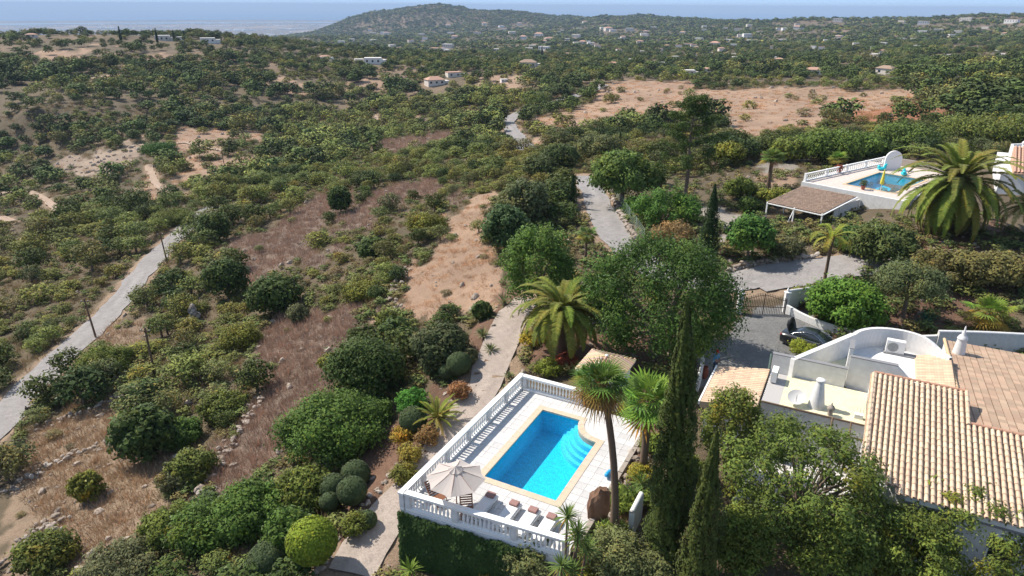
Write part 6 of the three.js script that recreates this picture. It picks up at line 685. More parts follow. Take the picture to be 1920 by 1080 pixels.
[[9.3, 2.4, .2, 'leafy green plant by the terrace kerb near the fan palms'], [9.5, 5.2, .24, 'yellow green plant in the rocky bed'], [9.2, 7.3, .22, 'spreading yellowish shrub behind the boulder'], [9.5, 9.6, .2, 'bushy plant at the fan palm foot'], [8.8, 11.6, .24, 'lime green plant at the terrace corner'], [10.6, 6.4, .16, 'dark leafy shrub between palm and cypress'], [11.2, 3.4, .17, 'green shrub between low fan palm and passage wall']].forEach(([a, b, c, l], k) => { const q = tl(a, b); tree('bed_plant', l, 'plant', [q[0], q[2], 1.0, 1.9], { lobes: 16, lr: .36, n: 3200, leaf: .09, asp: 3, col: k % 3 === 1 ? [.20, .19, .035] : [.115, .16, .035], base: .05, low: .95, inner: .5 }); });

// ---------- scrubland ----------
const rS = mulberry(515);
const KINDS = [
  { name: 'wild_carob', label: 'dense dark green carob tree', cat: 'tree', group: 'carob trees of the scrub', col: [.044, .070, .022], w: [1.8, 4.0], hf: [.6, .85], trunk: .2 },
  { name: 'wild_olive', label: 'grey green wild olive tree', cat: 'tree', group: 'olive trees of the scrub', col: [.105, .122, .058], w: [1.7, 3.6], hf: [.65, .9], trunk: .25, asp: 2.5 },
  { name: 'scrub_mastic', label: 'low olive green mastic bush', cat: 'shrub', group: 'mastic bushes of the scrub', col: [.124, .134, .042], w: [1.2, 2.9], hf: [.42, .65], trunk: .04 },
  { name: 'wild_almond', label: 'light green feathery almond tree', cat: 'tree', group: 'almond trees of the scrub', col: [.122, .152, .054], w: [1.8, 3.7], hf: [.6, .85], trunk: .25, asp: 2.3 },
  { name: 'scrub_rockrose', label: 'dull grey brown rockrose bush', cat: 'shrub', group: 'rockrose bushes of the scrub', col: [.135, .122, .075], w: [1.0, 2.1], hf: [.45, .7], trunk: .03, asp: 2.2 }
];
function unitPlant(K, seed, n, lobes, leaf) { // one metre wide, one metre high
  const R = mulberry(seed), lb = lobesIn(R, lobes, 1, K.trunk, 1, lobes > 8 ? .17 : .27, { low: .93, flat: .9 }), g = new GB(), t = new GB();
  crown(g, R, lb, n, leaf, K.asp ?? 1.7, K.col, { lobeVar: .2, v: .28, warm: .14, inner: .25 }); limbs(t, R, lb, .035, K.trunk + .25, 5); return [g.geo(), t.geo()];
}
const pro = KINDS.map((K, i) => [0, 1, 2].map(j => unitPlant(K, 900 + i * 10 + j, 860, 22, .043)));
const proMid = KINDS.map((K, i) => [0, 1].map(j => unitPlant(K, 700 + i * 10 + j, 380, 14, .062)[0]));
const proFar = KINDS.map((K, i) => [0, 1].map(j => unitPlant(K, 500 + i * 10 + j, 64, 6, .15)[0]));
const kmats = KINDS.map(() => [[1.3, 1.3, .95], [1.62, 1.55, 1.1], [1.0, 1.05, .85], [1.5, 1.25, .9]].map(c => leafMat(...c, .9, .22)));
const SDENS = { orange: .07, mauve: .07, straw: .26, scree: .05, red: .1, gravel: 0, bed: 0, yard: 0, scrub: 1 };
// the garden and the plots of the two houses keep their own planting
const PLOT = [[-9.2, -22], [-9.3, -30], [-7.2, -36], [-3.0, -44], [-.8, -53], [1.5, -58], [4.5, -66], [7.6, -76], [8, -100], [14, -101], [24, -98], [36, -97], [48, -99], [75, -95], [90, -70], [90, 20], [-9, 20]];
const placed = []; for (const q of [...TR.carob, ...TR.lush, ...TR.mastic, ...TR.greyshrub]) placed.push([q[0], q[1], q[3] * .42]);
for (const h of L.HOUSES) placed.push([h[0], h[1], h[2] * .7]);
// keep what looks at each house free of tall trees
const houseGap = (x, z) => { const r = Math.hypot(x, z); for (const [hx, hz, w] of L.HOUSES) { const hr = Math.hypot(hx, hz); if (r > hr || r < hr - Math.max(14, w * 1.7) - hr * .012) continue; const d = Math.abs(x * hz - z * hx) / hr; if (d < w * .42) return true; } return false; };
const spots = KINDS.map(() => []), mids = KINDS.map(() => []), fars = KINDS.map(() => []);
function scatter(cell, r0, r1, out, dens) {
  const R = rS;
  for (let z = -r1; z < -12; z += cell) for (let x = -r1 * .78; x < r1 * .78; x += cell) {
    const px = x + (R() - .5) * cell * 1.1, pz = z + (R() - .5) * cell * 1.1, u = R(), u2 = R(), u3 = R(), u4 = R(), r = Math.hypot(px, pz); if (r < r0 || r >= r1 || pz > -20 || Math.abs(px) > -pz * .86 + 6) continue;
    const cl = fbm(px * .03, pz * .03, 3), s = r < 900 ? soilAt(px, pz) : 'scrub', open = r < 900 ? sstep(-.2, .12, fbm(px * .021 + 9, pz * .021, 3)) : sstep(-.26, -.02, fbm(px * .004, pz * .004, 4) * -1 + .12);
    if (u > dens * SDENS[s] * (.28 + .72 * open) * (r < 75 ? .62 : r < 110 ? .9 : 1)) continue;
    if (r < 900 && roadAt(px, pz)[0] < 1.5) continue; if (inside(PLOT, px, pz)) continue;
    if (placed.some(q => Math.hypot(px - q[0], pz - q[1]) < q[2])) continue; if (r > 250 && houseGap(px, pz)) continue;
    const n1 = noise(px * .035, pz * .035, 1.5) + .55 * (u2 - .5), n2 = noise(px * .05, pz * .05, 7.7) + .6 * (u3 - .5), near = r < 60;
    let k = n1 > .16 ? 0 : n1 > -.06 ? (n2 > .05 ? 3 : 1) : n1 > -.3 ? 2 : (n2 > 0 ? 2 : 4); if (r > 350 && k === 4) k = 0; const az = px / -pz; if (r > 120 && r < 330 && az < -.02 && az > -.62 && u3 < .36) k = 3; if (r > 260 && az < -.35 && u3 < .4) k = u2 < .6 ? 0 : 1; if (r > 1000 && u2 < .35) k = 0; if (s !== 'scrub' && k < 2) k = u3 < .5 ? 2 : 4;
    out[k].push([px, pz, u4, u2, s, r < 175 && px < -62 + (pz + 130) * -.12 ? 1.8 : r < 175 ? (s === 'scrub' ? (.9 + .75 * sstep(-.2, .25, cl)) * lerp(.55, 1, sstep(38, 80, r)) : .75) : (.75 + .6 * sstep(-.3, .3, cl)) * (r > 1900 ? 1.35 : 1)]);
  }
}
scatter(2.35, 24, 175, spots, .92); scatter(3.7, 175, 460, mids, .97); scatter(5.6, 460, 1000, mids, .97); scatter(10.5, 1000, 3600, fars, .95);
const valleyR = ROADS.find(r => r.k === 'valley'), hillR = ROADS.find(r => r.k === 'hill');
const nearTo = (r, x, z) => r.P.reduce((m, p) => Math.min(m, Math.hypot(p[0] - x, p[1] - z)), 1e9);
function whereIs(x, z, so) {
  if (so !== 'scrub') return `in ${{ mauve: 'mauve dry grass', straw: 'bleached grass', orange: 'bare orange soil', scree: 'stony ground', red: 'red soil' }[so] ?? 'open soil'}`;
  if (nearTo(valleyR, x, z) < 6) return 'beside the valley road'; if (nearTo(hillR, x, z) < 9) return 'near the hill road';
  if (Math.hypot(x + 5, z + 68) < 24) return 'around the bare clearing'; if (x < -62 + (z + 130) * -.12) return 'across the valley road'; if (z > -62) return 'on the lower slope'; return z < -115 ? 'on the far slope' : 'on the middle slope';
}
const dm = new THREE.Object3D(), tint = new THREE.Color();
function massOf(name, geo, list, K, mul, mat, label) {
  if (!list.length) return; const im = new THREE.InstancedMesh(geo, mat, list.length); im.name = numbered(name);
  list.forEach(([x, z, u, u2, , sf], i) => { const w = lerp(K.w[0], K.w[1], u) * mul * sf, h = w * lerp(K.hf[0], K.hf[1], u2) / Math.sqrt(mul > 2 ? 1.5 : 1); dm.position.set(x, ground(x, z) - .12 * w * .5, z); dm.rotation.set(0, u2 * 40, 0); dm.scale.set(w, h, w); dm.updateMatrix(); im.setMatrixAt(i, dm.matrix); const m = .6 + .8 * ((u * 7.31 + u2 * 3.7) % 1); im.setColorAt(i, tint.setRGB(m * (.95 + .2 * u2), m, m * (1 - .12 * u2))); });
  im.castShadow = im.receiveShadow = true; scene.add(im); tag(im, label, 'scrub', null, 'stuff');
}
KINDS.forEach((K, k) => {
  const list = spots[k].map(s => { const w = lerp(K.w[0], K.w[1], s[2]) * s[5]; return [...s, w / Math.hypot(s[0], s[1])]; }).sort((a, b) => b[6] - a[6]), one = list.slice(0, 290), rest = list.slice(290);
  const P = pro[k].map(([g, t], j) => { const q = new THREE.Group(); q.name = K.name; const a = new THREE.Mesh(t, MAT.bark), b = new THREE.Mesh(g, kmats[k][0]); a.name = K.cat === 'tree' ? 'trunk' : 'stems'; b.name = K.cat === 'tree' ? 'crown' : 'foliage'; a.castShadow = b.castShadow = a.receiveShadow = b.receiveShadow = true; q.add(a, b); return tag(q, K.label, K.cat, K.group); });
  one.forEach(([x, z, u, u2, so, sf], i) => { const o = copy(P[i % 3], K.name); o.userData.label = `${['', 'pale ', 'deep toned ', 'brownish '][Math.floor(u2 * 3.999)]}${K.label} ${whereIs(x, z, so)}${u > .66 ? ', large' : u < .33 ? ', small' : ''}`; const w = lerp(K.w[0], K.w[1], u) * sf, h = w * lerp(K.hf[0], K.hf[1], u2); o.children[1].material = kmats[k][Math.floor(u2 * 3.999)]; o.position.set(x, ground(x, z) - .06 * w, z); o.rotation.y = u2 * 40; o.scale.set(w, h, w); });
  massOf(K.name + '_mass', pro[k][0][0], rest, K, 1, LEAFFAR, `${K.label}s merging into a mass beyond the road`);
  [0, 1].forEach(j => massOf('scrub_wood', proMid[k][j], mids[k].filter((_, i) => i % 2 === j), K, 1.8, LEAFFAR, 'mass of low evergreen trees covering the middle hillsides'));
  [0, 1].forEach(j => massOf('distant_wood', proFar[k][j], fars[k].filter((_, i) => i % 2 === j), K, 2.6, LEAFFAR, 'distant wooded hills seen as one dark mass'));
});
// undergrowth, dry grass, stones
function clump(R, n, w, h, bw, col, v) { const g = new GB(); for (let k = 0; k < n; k++) { const a = R() * 6.283, r = Math.sqrt(R()) * w * .5, x = Math.cos(a) * r, z = Math.sin(a) * r, l = h * (.5 + .7 * R()), b = R() * 6.283, c = vary(col, R, v, .2), dx = Math.cos(b) * bw, dz = Math.sin(b) * bw, tx = x * 1.5 + (R() - .5) * h * .7, tz = z * 1.5 + (R() - .5) * h * .7; g.tri([x - dx, 0, z - dz], [x + dx, 0, z + dz], [tx, l, tz], c); } return g.geo(); }
const grassG = [0, 1].map(k => clump(mulberry(60 + k), 64, .8, .40, .015, [1, 1, 1], .28));
const lowG = (() => { const R = mulberry(71), g = new GB(); crown(g, R, lobesIn(R, 6, 1, 0, 1, .25, { low: .9 }), 150, .09, 1.8, [1, 1, 1], { v: .3, warm: .2 }); return g.geo(); })();
const GRASSC = { mauve: [.30, .215, .17], straw: [.32, .235, .155], orange: [.46, .29, .17], scrub: [.24, .185, .10], red: [.3, .2, .1], scree: [.4, .3, .2] }, GDENS = { mauve: .95, straw: .9, orange: .32, scrub: .35, red: .2, scree: .15 };
{
  const gl = [[], []], ll = [], st = [], R = mulberry(88);
  for (const [cell, r0, r1] of [[.68, 24, 75], [1.15, 75, 150], [2.3, 150, 330]]) for (let z = -r1; z < -20; z += cell) for (let x = -r1 * .7; x < r1 * .7; x += cell) {
    const px = x + (R() - .5) * cell, pz = z + (R() - .5) * cell, u = R(), u2 = R(), u3 = R(), r = Math.hypot(px, pz); if (r < r0 || r >= r1 || Math.abs(px) > -pz * .8 + 3) continue; const s = soilAt(px, pz), plot = inside(PLOT, px, pz); if (s === 'bed' || s === 'gravel' || s === 'yard') { if (s === 'bed' && u < .12) st.push([px, pz, .07 + .16 * u2 * u2, u3]); else if (s === 'bed' && px > 22 && u < .5) ll.push([px, pz, u2, u3, 1]); continue; } const d = roadAt(px, pz)[0]; if (d < .5) continue; if (plot) { const [sa, sb] = toLocal(px, pz, ...TO), [ha, hb] = toLocal(px, pz, ...HO); if ((sa > -.6 && sa < 9 && sb > -3 && sb < 13) || (ha > -5 && hb > -10) || px > 46 || (px > 15.5 && px < 22 && pz > -55 && pz < -45)) continue; if (u < .42) ll.push([px, pz, u2, u3, 1]); else if (u < .5) st.push([px, pz, .08 + .3 * u2 * u2 * u2, u3]); else if (u < .6) gl[0].push([px, pz, u2, u3, 'scrub', .8]); continue; }
    if (u < GDENS[s]) gl[u2 < .5 ? 0 : 1].push([px, pz, u2, u3, s, r > 150 ? 2 : r > 75 ? 1.25 : 1]); else if (s === 'scrub' && u2 < .55) ll.push([px, pz, u2, u3, r > 150 ? 1.6 : 1]);
    if ((s === 'scree' && u3 < .55) || (s !== 'scrub' && u3 < .05) || u3 < .012 || (s === 'straw' && u3 < .10)) st.push([px, pz, (s === 'scree' ? .22 : .12) + .35 * u2 * u2 * (r > 150 ? 2 : 1), u]);
  }
  gl.forEach((l, k) => { const im = new THREE.InstancedMesh(grassG[k], LEAFDRY, l.length); im.name = numbered('dry_grass'); l.forEach(([x, z, u, u2, s, q], i) => { dm.position.set(x, ground(x, z) - .03, z); dm.rotation.set(0, u * 50, 0); const c = GRASSC[s], m = .7 + .6 * u2, w = q * (.8 + .7 * u2); dm.scale.set(w, w * (s === 'orange' ? .5 : s === 'mauve' ? 1.25 : .9), w); dm.updateMatrix(); im.setMatrixAt(i, dm.matrix); im.setColorAt(i, tint.setRGB(c[0] * m, c[1] * m, c[2] * m)); }); im.castShadow = im.receiveShadow = true; scene.add(im); tag(im, k ? 'dry bleached grass tufts across the open terraces' : 'dry grass tufts growing between the shrubs', 'grass', null, 'stuff'); });
  const lm = new THREE.InstancedMesh(lowG, LEAFFAR, ll.length); lm.name = 'undergrowth'; ll.forEach(([x, z, u, u2, q], i) => { dm.position.set(x, ground(x, z) - .06, z); dm.rotation.set(0, u * 50, 0); const w = (.7 + .9 * u2) * q, c = [[.085, .095, .03], [.07, .095, .032], [.12, .10, .045], [.10, .115, .045]][Math.floor(u * 7.2) % 4], m = .75 + .5 * u2; dm.scale.set(w, w * .6, w); dm.updateMatrix(); lm.setMatrixAt(i, dm.matrix); lm.setColorAt(i, tint.setRGB(c[0] * m, c[1] * m, c[2] * m)); }); lm.castShadow = lm.receiveShadow = true; scene.add(lm); tag(lm, 'low green undergrowth filling gaps between the scrub bushes', 'undergrowth', null, 'stuff');
  const sm = new THREE.InstancedMesh(stoneGeo(mulberry(3), .5, .35, .5, 1), MAT.stone, st.length); sm.name = 'loose_stones'; st.forEach(([x, z, q, u], i) => { dm.position.set(x, ground(x, z) + q * .05, z); dm.rotation.set(u * 2, u * 60, u * 3); dm.scale.set(q * 2 * (.7 + .6 * u), q * 1.8, q * 2); dm.updateMatrix(); sm.setMatrixAt(i, dm.matrix); const m = .8 + .5 * u; sm.setColorAt(i, tint.setRGB(m, m * .95, m * .9)); }); sm.castShadow = sm.receiveShadow = true; scene.add(sm); tag(sm, 'loose pale stones scattered over soil and beds', 'stones', null, 'stuff');
}

// ---------- courtyard: gate, walls, car, person ----------
const rW = mulberry(66);
function wallRun(name, label, pts, th, hgt, mat, o = {}) { // pts [x, z, topY]; a wall of constant thickness with a rounded coping
  const W = thing(name, label, 'wall', [0, 0, 0], 0, o.group), c = new THREE.CatmullRomCurve3(pts.map(p => V3(p[0], p[2], p[1])), false, 'centripetal'), n = o.n ?? pts.length * 5, P = c.getPoints(n), g = new GB(), k = new GB();
  const N = i => { const a = P[Math.max(0, i - 1)], b = P[Math.min(n, i + 1)], l = Math.hypot(b.x - a.x, b.z - a.z) || 1; return [-(b.z - a.z) / l, (b.x - a.x) / l]; }, Q = (i, s, y) => { const q = N(i); return [P[i].x + q[0] * s, y, P[i].z + q[1] * s]; };
  for (let i = 0; i < n; i++) { const y0 = P[i].y - hgt, y1 = P[i + 1].y - hgt; g.quad(Q(i, th, y0), Q(i + 1, th, y1), Q(i + 1, th, P[i + 1].y), Q(i, th, P[i].y)); g.quad(Q(i + 1, -th, y1), Q(i, -th, y0), Q(i, -th, P[i].y), Q(i + 1, -th, P[i + 1].y)); }
  for (const i of [0, n]) g.quad(Q(i, -th, P[i].y - hgt), Q(i, th, P[i].y - hgt), Q(i, th, P[i].y), Q(i, -th, P[i].y));
  k.tube(P.map(p => [p.x, p.y, p.z]), th * 1.06, 8); mesh('body', g, mat, W); mesh('coping', k, o.cap ?? mat, W); return W;
}
wallRun('courtyard_wall', 'curving low white wall between courtyard and planted bank', [[20.95, -47.75, 1.0], [21.7, -46.6, .8], [23.0, -44.9, .75], [24.6, -43.6, .8], [26.6, -42.3, 1.1], [28.6, -41.4, 1.6]], .1, 1.9, MAT.white);
wallRun('boundary_wall', 'high smooth white boundary wall behind the orange roof', [[28.6, -41.35, 1.95], [31.5, -41.1, 2.0], [36, -40.6, 2.0]], .12, 2.6, MAT.white);
wallRun('gate_wing_wall', 'white wing wall sweeping down from the gate post', [[20.95, -48.0, 2.05], [21.8, -48.5, 1.95], [22.8, -49.3, 1.7], [23.8, -50.2, 1.5]], .11, 2.3, MAT.white);
wallRun('passage_wall', 'narrow white wall beside the person and the porch roof', [[11.35, -36.6, .75], [12.0, -38.2, .8], [12.55, -39.8, .85]], .12, 1.4, MAT.white);
{
  const G = thing('iron_gate', 'brown wrought iron double gate with arched spiked top', 'gate', [17.5, .15, -47.75], -Math.atan2(.25, 3.2)), len = 3.25;
  const top = x => 1.42 + .38 * Math.sin(Math.PI * clamp(x / len)) ** 2;
  const sp = new GB(); sp.lathe([[.022, 0], [.026, .02], [0, .12]], 5); const spG = sp.geo(), h5 = {};
  for (let k = 0; k <= 26; k++) { const x = k / 26 * len, big = k === 0 || k === 13 || k === 26, b = new GB(), y = top(x) + .04; b.box(x - (big ? .035 : .013), x + (big ? .035 : .013), 0, y, -.013, .013); mesh(big ? 'stile' : 'bar', b, MAT.iron, G); const s = mesh('spike', spG, MAT.iron, G); s.position.set(x, y, 0); }
  for (const y of [.12, .75]) { const b = new GB(); b.box(0, len, y, y + .04, -.02, .02); mesh('rail', b, MAT.iron, G); }
  const t = new GB(), pts = []; for (let k = 0; k <= 20; k++) pts.push([k / 20 * len, top(k / 20 * len) - .08, 0]); t.tube(pts, .022, 5); mesh('arched_rail', t, MAT.iron, G);
  [[20.92, -47.95, 'white gate post with pointed finial beside the wing wall'], [17.35, -47.8, 'white gate post half hidden by the dense dark tree']].forEach(([x, z, l]) => { const p = thing('gate_post', l, 'gate post', [x, -.1, z], 0, 'gate posts'), b = new GB(); b.box(-.17, .17, 0, 2.05, -.17, .17); mesh('shaft', b, MAT.white, p); const c = new GB(); c.box(-.21, .21, 2.05, 2.13, -.21, .21); mesh('cap', c, MAT.whiteClean, p); const f = new GB(); f.lathe([[.1, 2.13], [.06, 2.2], [.1, 2.3], [.04, 2.42], [0, 2.52]], 8); mesh('finial', f, MAT.whiteClean, p); });
}
// car
{
  const car = thing('car', 'black coupe with chrome window trim and open boot lid in the courtyard', 'car', [20.85, .04, -42.45], -Math.atan2(.66, .75)); // nose towards +x
  const loft = (name, st, mat, parent, seg = 14) => { // st: [x, halfWidth, yBottom, yTop, power]
    const g = new GB(); let last = null; const rows = st.map(([x, w, y0, y1, p]) => Array.from({ length: seg + 1 }, (_, j) => { const t = j / seg * Math.PI, c = Math.cos(t), s = Math.sin(t); return [x, y0 + (y1 - y0) * Math.pow(Math.max(0, s), 2 / p), -Math.sign(c) * w * Math.pow(Math.abs(c), 2 / p)]; }));
    const idx = rows.map(r => r.map(p => g.v(...p, 0, 1, 0, W1))); for (let i = 0; i < rows.length - 1; i++) for (let j = 0; j < seg; j++) g.i.push(idx[i][j], idx[i + 1][j], idx[i + 1][j + 1], idx[i][j], idx[i + 1][j + 1], idx[i][j + 1]);
    for (const i of [0, rows.length - 1]) { const m = g.v(rows[i][0][0], (st[i][2] + st[i][3]) / 2, 0, i ? 1 : -1, 0, 0, W1); for (let j = 0; j < seg; j++) i ? g.i.push(m, idx[i][j + 1], idx[i][j]) : g.i.push(m, idx[i][j], idx[i][j + 1]); g.i.push(m, idx[i][i ? 0 : seg], idx[i][i ? seg : 0]); }
    const ge = g.geo(); ge.computeVertexNormals(); return mesh(name, ge, mat, parent);
  };
  loft('body', [[-2.1, .62, .42, .78, 4], [-2.0, .78, .28, .90, 4], [-1.5, .86, .22, .95, 4.5], [-.5, .88, .2, .93, 4.5], [.6, .88, .2, .90, 4.5], [1.2, .87, .2, .84, 4.2], [1.8, .8, .24, .70, 4], [2.1, .62, .3, .55, 4]], MAT.paint, car);
  loft('windows', [[-1.55, .62, .9, .94, 3], [-1.1, .68, .88, 1.2, 3], [-.5, .70, .88, 1.34, 3.2], [.1, .70, .86, 1.35, 3.2], [.55, .70, .86, 1.2, 3], [1.05, .70, .83, .90, 3]], MAT.glass, car);
  loft('roof_panel', [[-.85, .50, 1.25, 1.30, 3], [-.45, .54, 1.3, 1.372, 3], [.05, .54, 1.31, 1.38, 3], [.25, .5, 1.28, 1.33, 3]], MAT.paint, car);
  for (const s of [-1, 1]) {
    const t = new GB(); t.tube([[-1.35, .97, .66 * s], [-.9, 1.2, .60 * s], [-.4, 1.33, .53 * s], [.1, 1.33, .54 * s], [.55, 1.16, .64 * s], [.98, .9, .74 * s]], .018, 5); mesh('window_trim', t, MAT.chrome, car);
    const b = new GB(); b.tube([[-1.4, .95, .80 * s], [0, .925, .83 * s], [.95, .9, .82 * s]], .014, 5); mesh('belt_trim', b, MAT.chrome, car);
    const m = new THREE.SphereGeometry(.1, 10, 8); m.scale(.8, .7, 1); const mm = mesh('mirror', m, MAT.paint, car); mm.position.set(.72, .98, .95 * s);
    const hl_ = new THREE.SphereGeometry(.13, 10, 8); hl_.scale(.6, .6, 1); const hm = mesh('headlight', hl_, MAT.glass, car); hm.position.set(1.98, .6, .6 * s); const tlg = new THREE.SphereGeometry(.12, 10, 8); tlg.scale(.5, .7, 1.2); const tm = mesh('tail_light', tlg, new THREE.MeshStandardMaterial({ color: lin(.35, .01, .01), roughness: .3 }), car); tm.position.set(-2.02, .74, .62 * s);
    for (const x of [-1.25, 1.3]) { const w = sub('wheel', car); w.position.set(x, .31, .76 * s); const ty = new THREE.TorusGeometry(.23, .085, 10, 20), a = mesh('tyre', ty, new THREE.MeshStandardMaterial({ color: lin(.02, .02, .02), roughness: .9 }), w); const r = new THREE.CylinderGeometry(.2, .2, .1, 16); r.rotateX(Math.PI / 2); mesh('rim', r, new THREE.MeshStandardMaterial({ color: lin(.6, .6, .62), roughness: .3, metalness: .9 }), w); }
  }
  const lid = loft('boot_lid', [[0, .62, 0, .06, 3], [.2, .7, 0, .14, 3], [.6, .7, 0, .14, 3], [.85, .5, 0, .05, 3]], MAT.paint, car); lid.position.set(-1.45, .96, 0); lid.rotation.z = 1.95;
}
// person
{
  const N = 64, S = 1.05, mc = new MarchingCubes(N, new THREE.MeshBasicMaterial(), false, false, 60000), bones = [
    [[0, .93, 0], [0, 1.18, .01], .135, .15], [[-.12, 1.36, 0], [.12, 1.36, 0], .085, .085], [[0, 1.2, 0], [0, 1.38, 0], .15, .13], [[0, 1.42, 0], [0, 1.52, .01], .055, .05], [[0, 1.58, .02], [0, 1.66, .01], .085, .088], [[0, 1.56, .1], [0, 1.585, .115], .018, .014],
    [[-.18, 1.38, 0], [-.25, 1.12, .03], .058, .048], [[-.25, 1.12, .03], [-.08, 1.06, .24], .044, .034], [[.18, 1.38, 0], [.26, 1.12, .02], .058, .048], [[.26, 1.12, .02], [.09, 1.07, .25], .044, .034],
    [[-.09, .92, 0], [-.11, .5, .03], .092, .065], [[-.11, .5, .03], [-.12, .09, -.02], .06, .042], [[-.12, .05, -.03], [-.13, .04, .15], .042, .035], [[.09, .92, 0], [.11, .5, .0], .092, .065], [[.11, .5, 0], [.12, .09, -.05], .06, .042], [[.12, .05, -.06], [.13, .04, .12], .042, .035]];
  for (const s of [-1, 1]) for (let f = 0; f < 4; f++) bones.push([[s * (.075 - .01 * f), 1.075 - .018 * f, .25], [s * (.03 - .004 * f), 1.07 - .02 * f, .30], .011, .009]); for (const s of [-1, 1]) bones.push([[s * .085, 1.08, .24], [s * .06, 1.11, .28], .011, .009]);
  mc.reset(); const fld = mc.field;
  for (let k = 0; k < N; k++) for (let j = 0; j < N; j++) for (let i = 0; i < N; i++) {
    const p = [((i - N / 2) / (N / 2)) * S, ((j - N / 2) / (N / 2)) * S + .88, ((k - N / 2) / (N / 2)) * S]; let d = 9;
    for (const [a, b, r0, r1] of bones) { const u = [b[0] - a[0], b[1] - a[1], b[2] - a[2]], l2 = u[0] ** 2 + u[1] ** 2 + u[2] ** 2, t = clamp(((p[0] - a[0]) * u[0] + (p[1] - a[1]) * u[1] + (p[2] - a[2]) * u[2]) / l2), q = Math.hypot(p[0] - a[0] - u[0] * t, p[1] - a[1] - u[1] * t, p[2] - a[2] - u[2] * t) - lerp(r0, r1, t), kk = .03, h = clamp(.5 + .5 * (q - d) / kk); d = lerp(q, d, h) - kk * h * (1 - h); }
    fld[i + j * N + k * N * N] = -d;
  }
  mc.isolation = 0; mc.update(); const n = mc.count, pos = [], nor = [], col = [];
  for (let q = 0; q < n; q++) { const x = mc.positionArray[q * 3] * S, y = mc.positionArray[q * 3 + 1] * S + .88, z = mc.positionArray[q * 3 + 2] * S; pos.push(x, y, z); nor.push(mc.normalArray[q * 3], mc.normalArray[q * 3 + 1], mc.normalArray[q * 3 + 2]); const c = y < .1 ? [.06, .05, .05] : y < .94 ? [.03, .05, .10] : y > 1.46 || (z > .1 && y < 1.16) ? [.42, .22, .15] : [.10, .26, .42]; col.push(...c); }
  const g = new THREE.BufferGeometry(); g.setAttribute('position', new THREE.Float32BufferAttribute(pos, 3)); g.setAttribute('normal', new THREE.Float32BufferAttribute(nor, 3)); g.setAttribute('color', new THREE.Float32BufferAttribute(col, 3));
  const P = thing('person', 'person in blue shirt, dark jeans and red cap looking down at hands', 'person', [13.1, .02, -38.9], .5); mesh('body', g, std(1, 1, 1, .8), P);
  const cap = new GB(); cap.lathe([[.1, 1.64], [.102, 1.69], [.07, 1.75], [0, 1.77]], 12, 0, .01); cap.quad([-.07, 1.645, .09], [.07, 1.645, .09], [.05, 1.63, .19], [-.05, 1.63, .19]); mesh('cap', cap, std(.45, .03, .03, .9), P);
  const ph = new GB(); ph.box(-.04, .04, 1.06, 1.08, .27, .33); mesh('phone', ph, MAT.dark, P);
  const u = thing('clay_urn', 'tall rusty brown clay urn beside the person', 'urn', [12.35, 0, -38.35]); const ug = new GB(); ug.lathe([[.12, 0], [.2, .25], [.22, .5], [.13, .75], [.16, .85], [.13, .85]], 12); mesh('body', ug, std(.24, .07, .045, .8), u);
}
